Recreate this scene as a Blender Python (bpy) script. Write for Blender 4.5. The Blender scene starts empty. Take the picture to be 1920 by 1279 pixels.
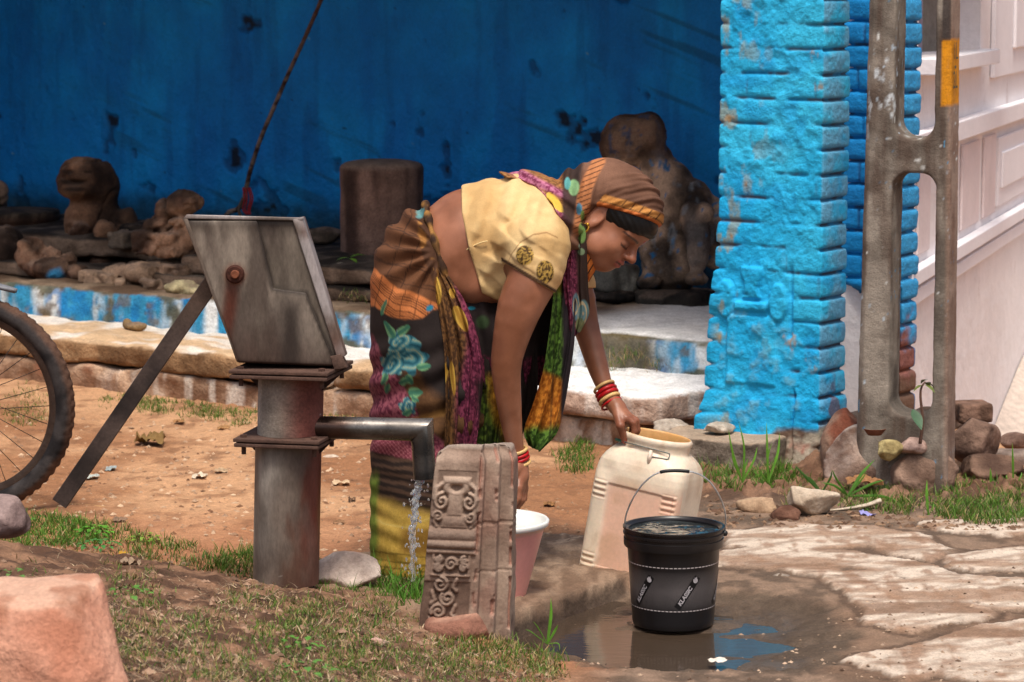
import bpy, bmesh, math, random
import numpy as np
from mathutils import Vector, Matrix
random.seed(7); RNG = np.random.default_rng(7)
SC = bpy.context.scene
COL = SC.collection
# ---------------------------------------------------------------- camera geometry
H = 1.45; FPX = 5200.0; PITCH = math.atan((639.5 + 25) / FPX)
CP, SP = math.cos(PITCH), math.sin(PITCH)
def ray(px, py):
    a = (px - 960) / FPX; b = (639.5 - py) / FPX
    return np.array([a, CP + b * SP, -SP + b * CP])
def P(px, py, Y=None, Z=None):
    "a point of the place seen at photo pixel px,py: at depth Y, or at height Z"
    r = ray(px, py)
    t = Y / r[1] if Y is not None else (Z - H) / r[2]
    return np.array([0, 0, H]) + r * t
def project(p):
    p = np.asarray(p, float); d = p - np.array([0, 0, H])
    dep = d[..., 1] * CP - d[..., 2] * SP
    up = d[..., 1] * SP + d[..., 2] * CP
    return 960 + FPX * d[..., 0] / dep, 639.5 - FPX * up / dep
# building frame: u along the facade (to the right, nearer), v into the building
AN = math.radians(35); CA, SA = math.cos(AN), math.sin(AN)
def B(u, v, z=0.0):
    return np.stack(np.broadcast_arrays(np.asarray(u) * CA + np.asarray(v) * SA, -np.asarray(u) * SA + np.asarray(v) * CA, np.asarray(z) * 1.0), -1)
def UV(X, Y):
    return X * CA - Y * SA, X * SA + Y * CA
def PV(px, py, v):
    "point on the plane v=const of the building"
    r = ray(px, py); t = v / (r[0] * SA + r[1] * CA)
    return np.array([0, 0, H]) + r * t
def uz(px, py, v):
    p = PV(px, py, v); return UV(p[0], p[1])[0], p[2]

# ---------------------------------------------------------------- numeric helpers
def sst(a, b, x):
    t = np.clip((np.asarray(x, float) - a) / (b - a + 1e-12), 0, 1); return t * t * (3 - 2 * t)
def mix(a, b, t): return a * (1 - t) + b * t
def lin(c):
    c = np.asarray(c, float) / 255.0
    return np.where(c <= 0.04045, c / 12.92, ((c + 0.055) / 1.055) ** 2.4)
def _hash(ix, iy, iz, seed):
    h = (ix.astype(np.uint32) * np.uint32(374761393) + iy.astype(np.uint32) * np.uint32(668265263) + iz.astype(np.uint32) * np.uint32(2147483647 - 1274126177) + np.uint32((seed * 974634777) & 0xffffffff))
    h = (h ^ (h >> np.uint32(13))) * np.uint32(1274126177); h = h ^ (h >> np.uint32(16))
    return (h & np.uint32(0xffff)).astype(np.float32) / 65535.0
def vnoise(p, s=1.0, seed=0):
    p = np.asarray(p, np.float32) * s
    i = np.floor(p).astype(np.int64); f = p - i; f = f * f * (3 - 2 * f)
    r = 0
    for dx in (0, 1):
        wx = f[..., 0] if dx else 1 - f[..., 0]
        for dy in (0, 1):
            wy = f[..., 1] if dy else 1 - f[..., 1]
            for dz in (0, 1):
                wz = f[..., 2] if dz else 1 - f[..., 2]
                r = r + wx * wy * wz * _hash(i[..., 0] + dx, i[..., 1] + dy, i[..., 2] + dz, seed)
    return r
def fbm(p, s=1.0, o=4, seed=0, g=0.5):
    a, t, n = 1.0, 0, 0
    for k in range(o):
        t = t + a * vnoise(p, s * 2 ** k, seed + k * 17); n += a; a *= g
    return t / n
def p3(x, y, z=0.0): return np.stack(np.broadcast_arrays(np.asarray(x, float), np.asarray(y, float), np.asarray(z, float)), -1)
def poly_sd(X, Y, poly):
    "signed distance to a polygon, negative inside"
    poly = np.asarray(poly, float); d = np.full(np.shape(X), 1e9); ins = np.zeros(np.shape(X), bool)
    n = len(poly)
    for i in range(n):
        ax, ay = poly[i]; bx, by = poly[(i + 1) % n]
        ex, ey = bx - ax, by - ay; wx, wy = X - ax, Y - ay
        t = np.clip((wx * ex + wy * ey) / (ex * ex + ey * ey + 1e-12), 0, 1)
        d = np.minimum(d, np.hypot(wx - t * ex, wy - t * ey))
        c = ((ay <= Y) & (by > Y)) | ((by <= Y) & (ay > Y))
        with np.errstate(divide='ignore', invalid='ignore'):
            xi = ax + (Y - ay) * ex / (ey if abs(ey) > 1e-12 else 1e-12)
        ins ^= c & (X < xi)
    return np.where(ins, -d, d)
def line_d(X, Y, pts):
    d = np.full(np.shape(X), 1e9)
    for (ax, ay), (bx, by) in zip(pts[:-1], pts[1:]):
        ex, ey = bx - ax, by - ay; wx, wy = X - ax, Y - ay
        t = np.clip((wx * ex + wy * ey) / (ex * ex + ey * ey + 1e-12), 0, 1)
        d = np.minimum(d, np.hypot(wx - t * ex, wy - t * ey))
    return d
def smooth_path(pts, n=60):
    pts = np.asarray(pts, float); q = np.vstack([2 * pts[0] - pts[1], pts, 2 * pts[-1] - pts[-2]])
    out = []; m = len(pts) - 1
    for t in np.linspace(0, m - 1e-9, n):
        i = int(t); f = t - i; a, b, c, d = q[i], q[i + 1], q[i + 2], q[i + 3]
        out.append(0.5 * (2 * b + (c - a) * f + (2 * a - 5 * b + 4 * c - d) * f * f + (3 * b - a - 3 * c + d) * f ** 3))
    return np.array(out)

# ---------------------------------------------------------------- objects
WLOC = {}
def tag(o, label=None, cat=None, group=None, kind=None):
    if label: o['label'] = label
    if cat: o['category'] = cat
    if group: o['group'] = group
    if kind: o['kind'] = kind
    return o
def empty(name, loc, label, cat, group=None):
    o = bpy.data.objects.new(name, None); COL.objects.link(o); o.empty_display_size = .05
    o.location = loc; WLOC[o] = np.array(loc, float); return tag(o, label, cat, group)
def mk(name, vf, mat, parent=None, base=None, cols=None, smooth=True, label=None, cat=None, group=None, kind=None):
    "one mesh object from world-space verts / faces (faces: array of quads or list)"
    v, f = np.asarray(vf[0], float), vf[1]
    if cols is None and len(vf) > 2: cols = vf[2]
    if parent is not None: o0 = WLOC[parent]
    elif base is not None: o0 = np.array(base, float)
    else: o0 = np.array([(v[:, 0].min() + v[:, 0].max()) / 2, (v[:, 1].min() + v[:, 1].max()) / 2, v[:, 2].min()])
    me = bpy.data.meshes.new(name)
    me.from_pydata((v - o0).tolist(), [], [tuple(int(i) for i in q) for q in f])
    if smooth is True: me.shade_smooth()
    elif smooth: me.shade_smooth(); me.set_sharp_from_angle(angle=math.radians(smooth))
    if cols is not None:
        c = np.asarray(cols, float)
        if c.ndim == 1: c = np.tile(c, (len(v), 1))
        if c.shape[1] == 3: c = np.hstack([c, np.ones((len(c), 1))])
        at = me.color_attributes.new('Col', 'FLOAT_COLOR', 'POINT'); at.data.foreach_set('color', c.astype(np.float32).ravel())
    if mat: me.materials.append(mat)
    o = bpy.data.objects.new(name, me); COL.objects.link(o)
    if parent is not None: o.parent = parent; WLOC[o] = o0
    else: o.location = o0; WLOC[o] = o0
    return tag(o, label, cat, group, kind)
def join(*parts):
    vs, fs, cs, n = [], [], [], 0; hc = all(len(p) > 2 and p[2] is not None for p in parts)
    for p in parts:
        vs.append(np.asarray(p[0], float)); fs += [tuple(int(i) + n for i in q) for q in p[1]]
        if hc:
            c = np.asarray(p[2], float); cs.append(np.tile(c, (len(p[0]), 1)) if c.ndim == 1 else c)
        n += len(p[0])
    return (np.vstack(vs), fs, np.vstack(cs)) if hc else (np.vstack(vs), fs)
def bm_out(bm):
    bm.verts.index_update(); v = np.array([x.co[:] for x in bm.verts]); f = [[x.index for x in q.verts] for q in bm.faces]; bm.free(); return v, f
def bevel(vf, w, seg=2, ang=25):
    bm = bmesh.new(); vs = [bm.verts.new(x) for x in vf[0]]
    for q in vf[1]:
        try: bm.faces.new([vs[i] for i in q])
        except ValueError: pass
    bmesh.ops.recalc_face_normals(bm, faces=bm.faces)
    ed = [e for e in bm.edges if len(e.link_faces) == 2 and e.calc_face_angle(0) > math.radians(ang)]
    bmesh.ops.bevel(bm, geom=ed, offset=w, segments=seg, profile=.5, affect='EDGES', clamp_overlap=True)
    return bm_out(bm)
def box(c, s, R=None, bev=0):
    v = np.array([[x, y, z] for x in (-.5, .5) for y in (-.5, .5) for z in (-.5, .5)]) * np.array(s)
    f = [(0, 1, 3, 2), (4, 6, 7, 5), (0, 4, 5, 1), (2, 3, 7, 6), (0, 2, 6, 4), (1, 5, 7, 3)]
    if bev: v, f = bevel((v, f), bev)
    if R is not None: v = v @ np.array(R).T
    return v + np.array(c), f
def prism(front, back, bev=0):
    n = len(front); v = np.vstack([front, back]); f = [tuple(range(n)), tuple(range(2 * n - 1, n - 1, -1))] + [((i + 1) % n, i, n + i, n + (i + 1) % n) for i in range(n)]
    return bevel((v, f), bev) if bev else (v, f)
def grid_faces(nr, nc, wrap=False):
    r = np.arange(nr - 1)[:, None]; c = np.arange(nc if wrap else nc - 1)[None, :]; c2 = (c + 1) % nc
    return np.stack([(r * nc + c), (r * nc + c2), ((r + 1) * nc + c2), ((r + 1) * nc + c)], -1).reshape(-1, 4)
def loft(rings, cap0=True, cap1=True):
    rings = np.asarray(rings, float); nr, nc = rings.shape[:2]
    v = rings.reshape(-1, 3); f = [tuple(q) for q in grid_faces(nr, nc, True)]
    if cap0: v = np.vstack([v, rings[0].mean(0)]); k = len(v) - 1; f += [((i + 1) % nc, i, k) for i in range(nc)]
    if cap1: v = np.vstack([v, rings[-1].mean(0)]); k = len(v) - 1; b = (nr - 1) * nc; f += [(b + i, b + (i + 1) % nc, k) for i in range(nc)]
    return v, f
def lathe(prof, c, n=48, ry=1.0, cap0=True, cap1=True):
    a = np.arange(n) / n * 2 * math.pi
    return loft([np.stack([c[0] + r * np.cos(a), c[1] + r * ry * np.sin(a), np.full(n, c[2] + z)], -1) for r, z in prof], cap0, cap1)
def tube(pts, rad, n=10, caps=True, ell=1.0):
    pts = np.asarray(pts, float); m = len(pts); rad = np.broadcast_to(rad, (m,))
    T = np.gradient(pts, axis=0); T /= np.linalg.norm(T, axis=1, keepdims=True) + 1e-12
    u = np.cross(T[0], [0, 0, 1.0]); u = u if np.linalg.norm(u) > .1 else np.cross(T[0], [1.0, 0, 0]); u /= np.linalg.norm(u)
    R = []; a = np.arange(n) / n * 2 * math.pi
    for i in range(m):
        u = u - T[i] * (u @ T[i]); u /= np.linalg.norm(u); w = np.cross(T[i], u)
        R.append(pts[i] + rad[i] * (np.cos(a)[:, None] * u + ell * np.sin(a)[:, None] * w))
    return loft(R, caps, caps)
def disc_tube(c, ax, r, h, n=24, bev=0):
    "solid cylinder from c along unit axis"
    ax = np.array(ax, float); ax /= np.linalg.norm(ax); c = np.array(c, float)
    if bev: return tube([c, c + ax * 1e-4, c + ax * bev, c + ax * (h - bev), c + ax * (h - 1e-4), c + ax * h], [r - bev, r - bev, r, r, r - bev, r - bev], n)
    return tube([c, c + ax * h], r, n)
def sheet(L, Rr, n=120, m=160, fold=None):
    "cloth between two smooth side lines, fold(s,t)->xyz offset"
    a, b = smooth_path(L, m), smooth_path(Rr, m); t = np.linspace(0, 1, n)[None, :, None]
    v = a[:, None, :] * (1 - t) + b[:, None, :] * t
    s_, t_ = np.meshgrid(np.linspace(0, 1, m), np.linspace(0, 1, n), indexing='ij')
    if fold is not None: v = v + fold(s_, t_)
    return v.reshape(-1, 3), [tuple(q) for q in grid_faces(m, n)]

# ---------------------------------------------------------------- signed distance modelling
def smin(a, b, k):
    if k <= 0: return np.minimum(a, b)
    h = np.maximum(k - np.abs(a - b), 0) / k; return np.minimum(a, b) - h * h * k * .25
def smax(a, b, k): return -smin(-a, -b, k)
def ell(p, c, r, R=None):
    q = p - np.asarray(c, np.float32)
    if R is not None: q = q @ np.asarray(R, np.float32)       # columns of R: local axes
    r = np.asarray(r, np.float32); k0 = np.linalg.norm(q / r, axis=-1); k1 = np.linalg.norm(q / (r * r), axis=-1)
    return k0 * (k0 - 1) / np.maximum(k1, 1e-9)
def cone(p, a, b, ra, rb):
    a = np.asarray(a, np.float32); b = np.asarray(b, np.float32); ba = b - a; pa = p - a
    h = np.clip((pa @ ba) / (ba @ ba), 0, 1); return np.linalg.norm(pa - h[..., None] * ba, axis=-1) - (ra + (rb - ra) * h)
def rbox(p, c, s, r=.0, R=None):
    q = p - np.asarray(c, np.float32)
    if R is not None: q = q @ np.asarray(R, np.float32)
    q = np.abs(q) - (np.asarray(s, np.float32) / 2 - r)
    return np.linalg.norm(np.maximum(q, 0), axis=-1) + np.minimum(q.max(-1), 0) - r
def chain(p, pts, rad, k=.0):
    d = None
    for i in range(len(pts) - 1):
        e = cone(p, pts[i], pts[i + 1], rad[i], rad[i + 1]); d = e if d is None else smin(d, e, k)
    return d
def surf(fn, lo, hi, h, coarse=4):
    lo = np.asarray(lo, float); hi = np.asarray(hi, float)
    nc = np.ceil((hi - lo) / (h * coarse)).astype(int) + 1
    ax = [lo[i] + (np.arange(nc[i]) + .5) * h * coarse for i in range(3)]
    g = np.stack(np.meshgrid(*ax, indexing='ij'), -1).reshape(-1, 3).astype(np.float32)
    dc = np.concatenate([fn(x) for x in np.array_split(g, max(1, len(g) // 400000))]).reshape(nc)
    V = np.repeat(np.repeat(np.repeat(np.where(dc < 0, -1., 1.).astype(np.float32), coarse, 0), coarse, 1), coarse, 2)
    near = np.abs(dc) < h * coarse * 2.2
    nr = np.repeat(np.repeat(np.repeat(near, coarse, 0), coarse, 1), coarse, 2)
    idx = np.argwhere(nr)
    pts = (lo + (idx + .5) * h).astype(np.float32)
    vals = np.concatenate([fn(x) for x in np.array_split(pts, max(1, len(pts) // 400000))])
    V[nr] = vals
    # surface nets
    S = V < 0; nx, ny, nz = V.shape
    cnt = np.zeros((nx - 1, ny - 1, nz - 1), np.int8)
    for dx in (0, 1):
        for dy in (0, 1):
            for dz in (0, 1): cnt += S[dx:nx - 1 + dx, dy:ny - 1 + dy, dz:nz - 1 + dz]
    act = (cnt > 0) & (cnt < 8); ci = np.argwhere(act); N = len(ci)
    vid = np.full(act.shape, -1, np.int64); vid[act] = np.arange(N)
    acc = np.zeros((N, 3)); num = np.zeros(N)
    for axis in range(3):
        o1, o2 = [i for i in range(3) if i != axis]
        for p_ in (0, 1):
            for q_ in (0, 1):
                a = ci.copy(); a[:, o1] += p_; a[:, o2] += q_; b = a.copy(); b[:, axis] += 1
                va = V[a[:, 0], a[:, 1], a[:, 2]]; vb = V[b[:, 0], b[:, 1], b[:, 2]]; cr = (va < 0) != (vb < 0)
                t = np.where(cr, va / np.where(cr, va - vb, 1), 0); w = a.astype(float); w[:, axis] += t
                acc += w * cr[:, None]; num += cr
    verts = lo + (acc / num[:, None] + .5) * h
    F = []
    for axis in range(3):
        o1, o2 = [i for i in range(3) if i != axis]
        sl0 = [slice(None)] * 3; sl1 = [slice(None)] * 3; sl0[axis] = slice(0, -1); sl1[axis] = slice(1, None)
        e = np.argwhere(S[tuple(sl0)] != S[tuple(sl1)])
        e = e[(e[:, o1] > 0) & (e[:, o2] > 0) & (e[:, o1] < V.shape[o1] - 1) & (e[:, o2] < V.shape[o2] - 1)]
        ins = S[e[:, 0], e[:, 1], e[:, 2]]; q = []
        for p_, r_ in ((1, 1), (0, 1), (0, 0), (1, 0)):
            w = e.copy(); w[:, o1] -= p_; w[:, o2] -= r_; q.append(vid[w[:, 0], w[:, 1], w[:, 2]])
        q = np.stack(q, -1)
        flip = ~ins if axis != 1 else ins
        q[flip] = q[flip][:, ::-1]; F.append(q)
    F = np.vstack(F); F = F[(F >= 0).all(1)]
    return verts, F

def relax(v, f, mask, it=3, k=.5):
    f = np.asarray(f); v = v.copy(); n = len(v); cnt = np.zeros(n)
    for a in range(4): np.add.at(cnt, f[:, a], 2)
    for _ in range(it):
        s = np.zeros_like(v)
        for a in range(4): np.add.at(s, f[:, a], v[f[:, (a + 1) % 4]] + v[f[:, (a + 3) % 4]])
        v += (s / np.maximum(cnt, 1)[:, None] - v) * (k * mask)[:, None]
    return v
# ---------------------------------------------------------------- materials
def nodes(name):
    m = bpy.data.materials.new(name); m.use_nodes = True; nt = m.node_tree; return m, nt, nt.nodes['Principled BSDF']
def nn(nt, t, **kw):
    n = nt.nodes.new(t)
    for k, v in kw.items():
        if k in n.inputs: n.inputs[k].default_value = v
        else: setattr(n, k, v)
    return n
def vmat(name, rough=.85, var=(25, .25), fine=(140, .18), bump=((60, .3), (220, .2)), dist=.01, spec=.35, metal=0.0, base=None, stain=None, sub=0.0, rvar=0.0, stretch=None):
    "vertex-painted base colour with procedural mottling, grain and bump"
    m, nt, b = nodes(name); L = nt.links
    tc = nn(nt, 'ShaderNodeTexCoord'); co = tc.outputs['Object']
    if stretch:
        mp = nn(nt, 'ShaderNodeMapping'); mp.inputs['Scale'].default_value = stretch; L.new(co, mp.inputs['Vector']); co = mp.outputs[0]
    if base is None:
        a = nn(nt, 'ShaderNodeVertexColor', layer_name='Col'); c = a.outputs['Color']
    else:
        a = nn(nt, 'ShaderNodeRGB'); a.outputs[0].default_value = (*base, 1); c = a.outputs[0]
    for s, amt in (var, fine):
        if not amt: continue
        n = nn(nt, 'ShaderNodeTexNoise', Scale=s, Detail=6.0, Roughness=.65); L.new(co, n.inputs['Vector'])
        r = nn(nt, 'ShaderNodeMapRange'); r.inputs[1].default_value = .3; r.inputs[2].default_value = .7; r.inputs[3].default_value = 1 - amt; r.inputs[4].default_value = 1 + amt * .8
        L.new(n.outputs[0], r.inputs[0]); x = nn(nt, 'ShaderNodeVectorMath', operation='SCALE'); L.new(c, x.inputs[0]); L.new(r.outputs[0], x.inputs['Scale']); c = x.outputs[0]
    if stain:   # (scale, threshold, colour, softness)
        for s, th, colr, soft in stain:
            n = nn(nt, 'ShaderNodeTexNoise', Scale=s, Detail=8.0, Roughness=.7); L.new(co, n.inputs['Vector'])
            r = nn(nt, 'ShaderNodeMapRange'); r.inputs[1].default_value = th; r.inputs[2].default_value = th + soft; L.new(n.outputs[0], r.inputs[0])
            x = nn(nt, 'ShaderNodeMix', data_type='RGBA'); x.inputs[7].default_value = (*colr, 1); L.new(r.outputs[0], x.inputs[0]); L.new(c, x.inputs[6]); c = x.outputs[2]
    L.new(c, b.inputs['Base Color'])
    b.inputs['Roughness'].default_value = rough; b.inputs['Specular IOR Level'].default_value = spec; b.inputs['Metallic'].default_value = metal
    if sub: b.inputs['Subsurface Weight'].default_value = sub; b.inputs['Subsurface Radius'].default_value = (.012, .005, .003); b.inputs['Subsurface Scale'].default_value = 1.0
    if rvar:
        n = nn(nt, 'ShaderNodeTexNoise', Scale=18.0, Detail=5.0); L.new(co, n.inputs['Vector']); r = nn(nt, 'ShaderNodeMapRange')
        r.inputs[1].default_value = .35; r.inputs[2].default_value = .65; r.inputs[3].default_value = rough - rvar; r.inputs[4].default_value = rough + rvar; L.new(n.outputs[0], r.inputs[0]); L.new(r.outputs[0], b.inputs['Roughness'])
    prev = None
    for s, st in bump:
        n = nn(nt, 'ShaderNodeTexNoise', Scale=s, Detail=5.0, Roughness=.6); L.new(co, n.inputs['Vector'])
        bp = nn(nt, 'ShaderNodeBump', Strength=st, Distance=dist * 60 / s); L.new(n.outputs[0], bp.inputs['Height'])
        if prev: L.new(prev.outputs[0], bp.inputs['Normal'])
        prev = bp
    if prev: L.new(prev.outputs[0], b.inputs['Normal'])
    return m
# ================================================================ camera, light
cam = bpy.data.cameras.new('camera'); co_ = bpy.data.objects.new('camera', cam); COL.objects.link(co_)
cam.sensor_width = 36; cam.lens = FPX / 1920 * 36; cam.clip_end = 500; cam.clip_start = .1
co_.location = (0, 0, H); co_.rotation_euler = (math.pi / 2 - PITCH, 0, 0); SC.camera = co_
cam.dof.use_dof = True; cam.dof.focus_distance = 6.75; cam.dof.aperture_fstop = 9
SC.render.resolution_x, SC.render.resolution_y = 1024, 682
SUN_EL = math.radians(66); SUN_AZ = math.atan2(.10, -.99)
S_DIR = Vector((math.sin(SUN_AZ) * math.cos(SUN_EL), math.cos(SUN_AZ) * math.cos(SUN_EL), math.sin(SUN_EL)))
W = bpy.data.worlds.new('World'); SC.world = W; W.use_nodes = True
_nt = W.node_tree; _bg = _nt.nodes['Background']; _sky = _nt.nodes.new('ShaderNodeTexSky'); _sky.sky_type = 'NISHITA'
_sky.sun_disc = False; _sky.sun_elevation = SUN_EL; _sky.sun_rotation = SUN_AZ; _sky.dust_density = 7.0; _sky.air_density = 1.0; _sky.ozone_density = .6
_nt.links.new(_sky.outputs[0], _bg.inputs[0]); _bg.inputs[1].default_value = .15
sl = bpy.data.lights.new('sun', 'SUN'); sl.energy = 2.5; sl.angle = math.radians(11.0); sl.color = (1, .95, .87)
so = bpy.data.objects.new('sun', sl); COL.objects.link(so); so.rotation_euler = S_DIR.to_track_quat('Z', 'Y').to_euler(); so.location = (-3, -3, 9)
SC.view_settings.view_transform = 'Standard'; SC.view_settings.look = 'None'; SC.view_settings.exposure = 0
SC.cycles.use_denoising = True; SC.cycles.max_bounces = 8; SC.cycles.sample_clamp_indirect = 4

# ================================================================ ground
def gpoly(px): return [tuple(P(a, b, Z=0)[:2]) for a, b in px]
YC = 6.33
def mound(X, Y):
    Xs = X + (Y - 6.2) * .45 + .05 * np.sin(X * 4 + 1)
    z = .165 * np.log1p(np.exp(np.clip((-.07 - Xs) * 9, -30, 30))) / 9 * 1.0 + 0
    z = np.minimum(z, .26)
    yc = YC + .05 * np.sin(X * 5 + .5) + .03 * np.sin(X * 13)
    return z * sst(yc + .42, yc - .06, Y) * (1 + .12 * sst(5.9, 5.2, Y))
EDGE = [tuple(P(a, b, Z=0)[:2]) for a, b in ((840, 1225), (985, 1165), (1080, 1122), (1178, 1088), (1350, 1072), (1545, 1079), (1700, 1110))]
ROCKS = [gpoly(q) for q in (
    [(1375, 1003), (1480, 988), (1640, 990), (1700, 1006), (1765, 1035), (1740, 1052), (1690, 1040), (1620, 1022), (1480, 1032), (1365, 1030)],
    [(1350, 1045), (1440, 1032), (1600, 1036), (1720, 1062), (1790, 1080), (1700, 1082), (1580, 1062), (1542, 1082), (1450, 1070), (1350, 1066)],
    [(1545, 1078), (1625, 1073), (1740, 1105), (1840, 1147), (1825, 1168), (1700, 1187), (1640, 1172), (1605, 1120)],
    [(1650, 1064), (1790, 1086), (1930, 1093), (2060, 1120), (2060, 1150), (1850, 1138), (1740, 1098)],
    [(1790, 1045), (1920, 1026), (2060, 1024), (2060, 1070), (1900, 1072), (1800, 1068)],
    [(1590, 1238), (1700, 1216), (1800, 1196), (1920, 1165), (2060, 1150), (2060, 1300), (1900, 1300), (1760, 1262), (1700, 1275)],
    [(1740, 985), (1920, 978), (2060, 985), (2060, 1002), (1900, 1004), (1770, 1000)],
    [(1630, 1008), (1700, 1002), (1780, 1032), (1750, 1046), (1660, 1030)])]
BOWL = P(1255, 1165, Z=0)
def pit(X, Y):
    # low wet hollow in front of the broken apron edge
    ex = np.array([e[0] for e in EDGE]); ey = np.array([e[1] for e in EDGE])
    yl = np.interp(X, ex, ey) + .025 * (fbm(p3(X * 0 + X, Y * 0, 0), 9, 3, 5) - .5)
    back = sst(.014, -.004, Y - yl)
    r = np.hypot((X - BOWL[0] + .02) / .46, (Y - BOWL[1] + .02) / .46)
    r = r + .9 * (fbm(p3(X, Y * 1.4), 3.2, 4, 9) - .5)
    return back * sst(1.05, .45, r) * sst(-.22, .02, X + (Y - 6.2) * .45)
def rock_field(X, Y):
    wx = X + .07 * (fbm(p3(X, Y), 9, 5, 1) - .5); wy = Y + .10 * (fbm(p3(X, Y), 7, 5, 2) - .5)
    m = None
    for q in ROCKS:
        d = poly_sd(wx, wy, q) - .022; m = d if m is None else np.minimum(m, d)
    return m
def ground_z(X, Y, fine=True):
    X = np.asarray(X, float); Y = np.asarray(Y, float)
    z = mound(X, Y)
    dch = np.interp(X, [e[0] for e in EDGE], [e[1] for e in EDGE]) - Y; z = z - .020 * sst(.0, .012, dch) * sst(.11, .05, dch) * sst(-.05, .02, X) * sst(.36, .30, X); z = z - .042 * pit(X, Y) * (.45 + 1.1 * fbm(p3(X * .7, Y * 1.3), 7.5, 4, 77))
    rk = rock_field(X, Y); rkm = sst(.004, -.010, rk); z = z + .0075 * rkm
    u, v = UV(X, Y)
    # street drops away by the white house; earth banks against the shrine on the right
    z = z - .45 * sst(1.45, 1.9, X) * sst(8.6, 9.6, Y)
    z = z + .05 * sst(.25, .02, np.hypot((X - 1.0) / 1.5, (Y - 8.15) / .7))
    if fine:
        q = p3(X, Y)
        rgt = sst(.30, .5, X) * sst(8.0, 7.6, Y); z = z + .022 * (fbm(q, 3.2, 4, 11) - .5) * (1 - .6 * pit(X, Y)) * (1 - .75 * rgt) + .010 * (1 - .6 * rgt) * (1 - .75 * rkm) * (fbm(q, 22, 4, 12) - .5) * (1 + .9 * sst(.02, .08, mound(X, Y)))
        z = z + .020 * (1 - .85 * rkm) * np.maximum(fbm(q, 45, 3, 13) - .55, 0) * (1 - pit(X, Y)) + .016 * (fbm(q, 38, 4, 14) - .5) * sst(.02, .07, mound(X, Y))
    return z
def axis_pts(lo, hi, h, far):
    core = np.arange(lo, hi + h / 2, h); out = []; x, s = hi, h
    while x < far: s *= 1.35; x += s; out.append(x)
    neg = []; x, s = lo, h
    while x > -far: s *= 1.35; x -= s; neg.append(x)
    return np.array(neg[::-1] + list(core) + out)
gx = axis_pts(-1.75, 2.15, .0075, 160); gy = axis_pts(4.25, 10.2, .0135, 160)
GX, GY = np.meshgrid(gx, gy, indexing='ij'); gX, gY = GX.ravel(), GY.ravel()
nearm = sst(14, 11, gY) * sst(6, 4, np.abs(gX))
gZ = np.where(nearm > 0, ground_z(gX, gY), 0)
q = p3(gX, gY)
n1, n2, n3 = fbm(q, 2.2, 4, 21), fbm(q, 14, 4, 22), fbm(q * np.array([1, .35, 1]), 30, 4, 23)
dirt = mix(lin((152, 108, 76)), lin((188, 146, 110)), sst(.35, .65, n1)[:, None])
dirt = mix(dirt, lin((132, 90, 62)), (sst(.50, .70, n2) * .6)[:, None])
dirt = mix(dirt, lin((168, 116, 84)), (sst(7.7, 7.2, gY) * .55)[:, None])
# damp earth round the woman and the tub
damp = sst(.9, .35, np.hypot((gX - .12) / .75, (gY - 6.95) / .62) + .5 * (n1 - .5))
gc = mix(dirt, lin((128, 97, 73)), (damp * .75)[:, None])
mnd = sst(.012, .05, mound(gX, gY) + .03 * (n2 - .5))
soil = mix(lin((86, 62, 47)), lin((136, 103, 80)), sst(.38, .66, fbm(q, 20, 4, 31))[:, None])
soil = mix(soil, lin((70, 50, 38)), (sst(.55, .7, fbm(q, 9, 4, 32)) * .7)[:, None])
gc = mix(gc, soil, mnd[:, None])
# muddy paving on the right with bare rock patches
u_, v_ = UV(gX, gY)
right = sst(.30, .5, gX + .25 * (n1 - .5) + .26 * sst(6.75, 6.45, gY)) * sst(8.05, 7.7, gY + .2 * (n2 - .5))
mud = mix(lin((96, 80, 67)), lin((136, 113, 95)), sst(.4, .62, n2)[:, None]); mud = mix(mud, lin((126, 98, 78)), (sst(.5, .7, n1) * .5)[:, None])
gc = mix(gc, mud, (right * (1 - mnd))[:, None])
rk = rock_field(gX, gY)
streak = fbm(q @ np.array([[.8, -.6, 0], [.6, .8, 0], [0, 0, 1]]) * np.array([8, 40, 1]), 1, 4, 41)
rcol = mix(lin((170, 151, 134)), lin((204, 188, 171)), sst(.3, .6, streak)[:, None]); rcol = mix(rcol, lin((140, 108, 86)), (sst(.56, .72, n3) * .75)[:, None])
rcol = mix(rcol, lin((148, 117, 94)), (sst(.50, .64, fbm(q * np.array([1.0, 2.6, 1]) @ np.array([[.9, -.4, 0], [.4, .9, 0], [0, 0, 1]]), 5, 5, 43)) * .75)[:, None]); rcol = mix(rcol, lin((128, 100, 80)), (sst(.54, .64, fbm(q * np.array([1.2, 3.2, 1]), 4, 5, 44)) * .8)[:, None])
gc = mix(gc, rcol, sst(.006, -.008, rk + .045 * (streak - .5))[:, None]); gc = mix(gc, lin((70, 54, 43)), (sst(.022, .004, np.abs(rk - .012)) * right * sst(.35, .55, n2) * .7)[:, None])
pt = pit(gX, gY)
wet = sst(.01, .22, pt + .25 * (n2 - .5)) * (1 - sst(.01, -.01, rk))
gc = mix(gc, mix(lin((70, 58, 48)), lin((96, 82, 69)), n2[:, None]), (wet * .92)[:, None])
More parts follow.
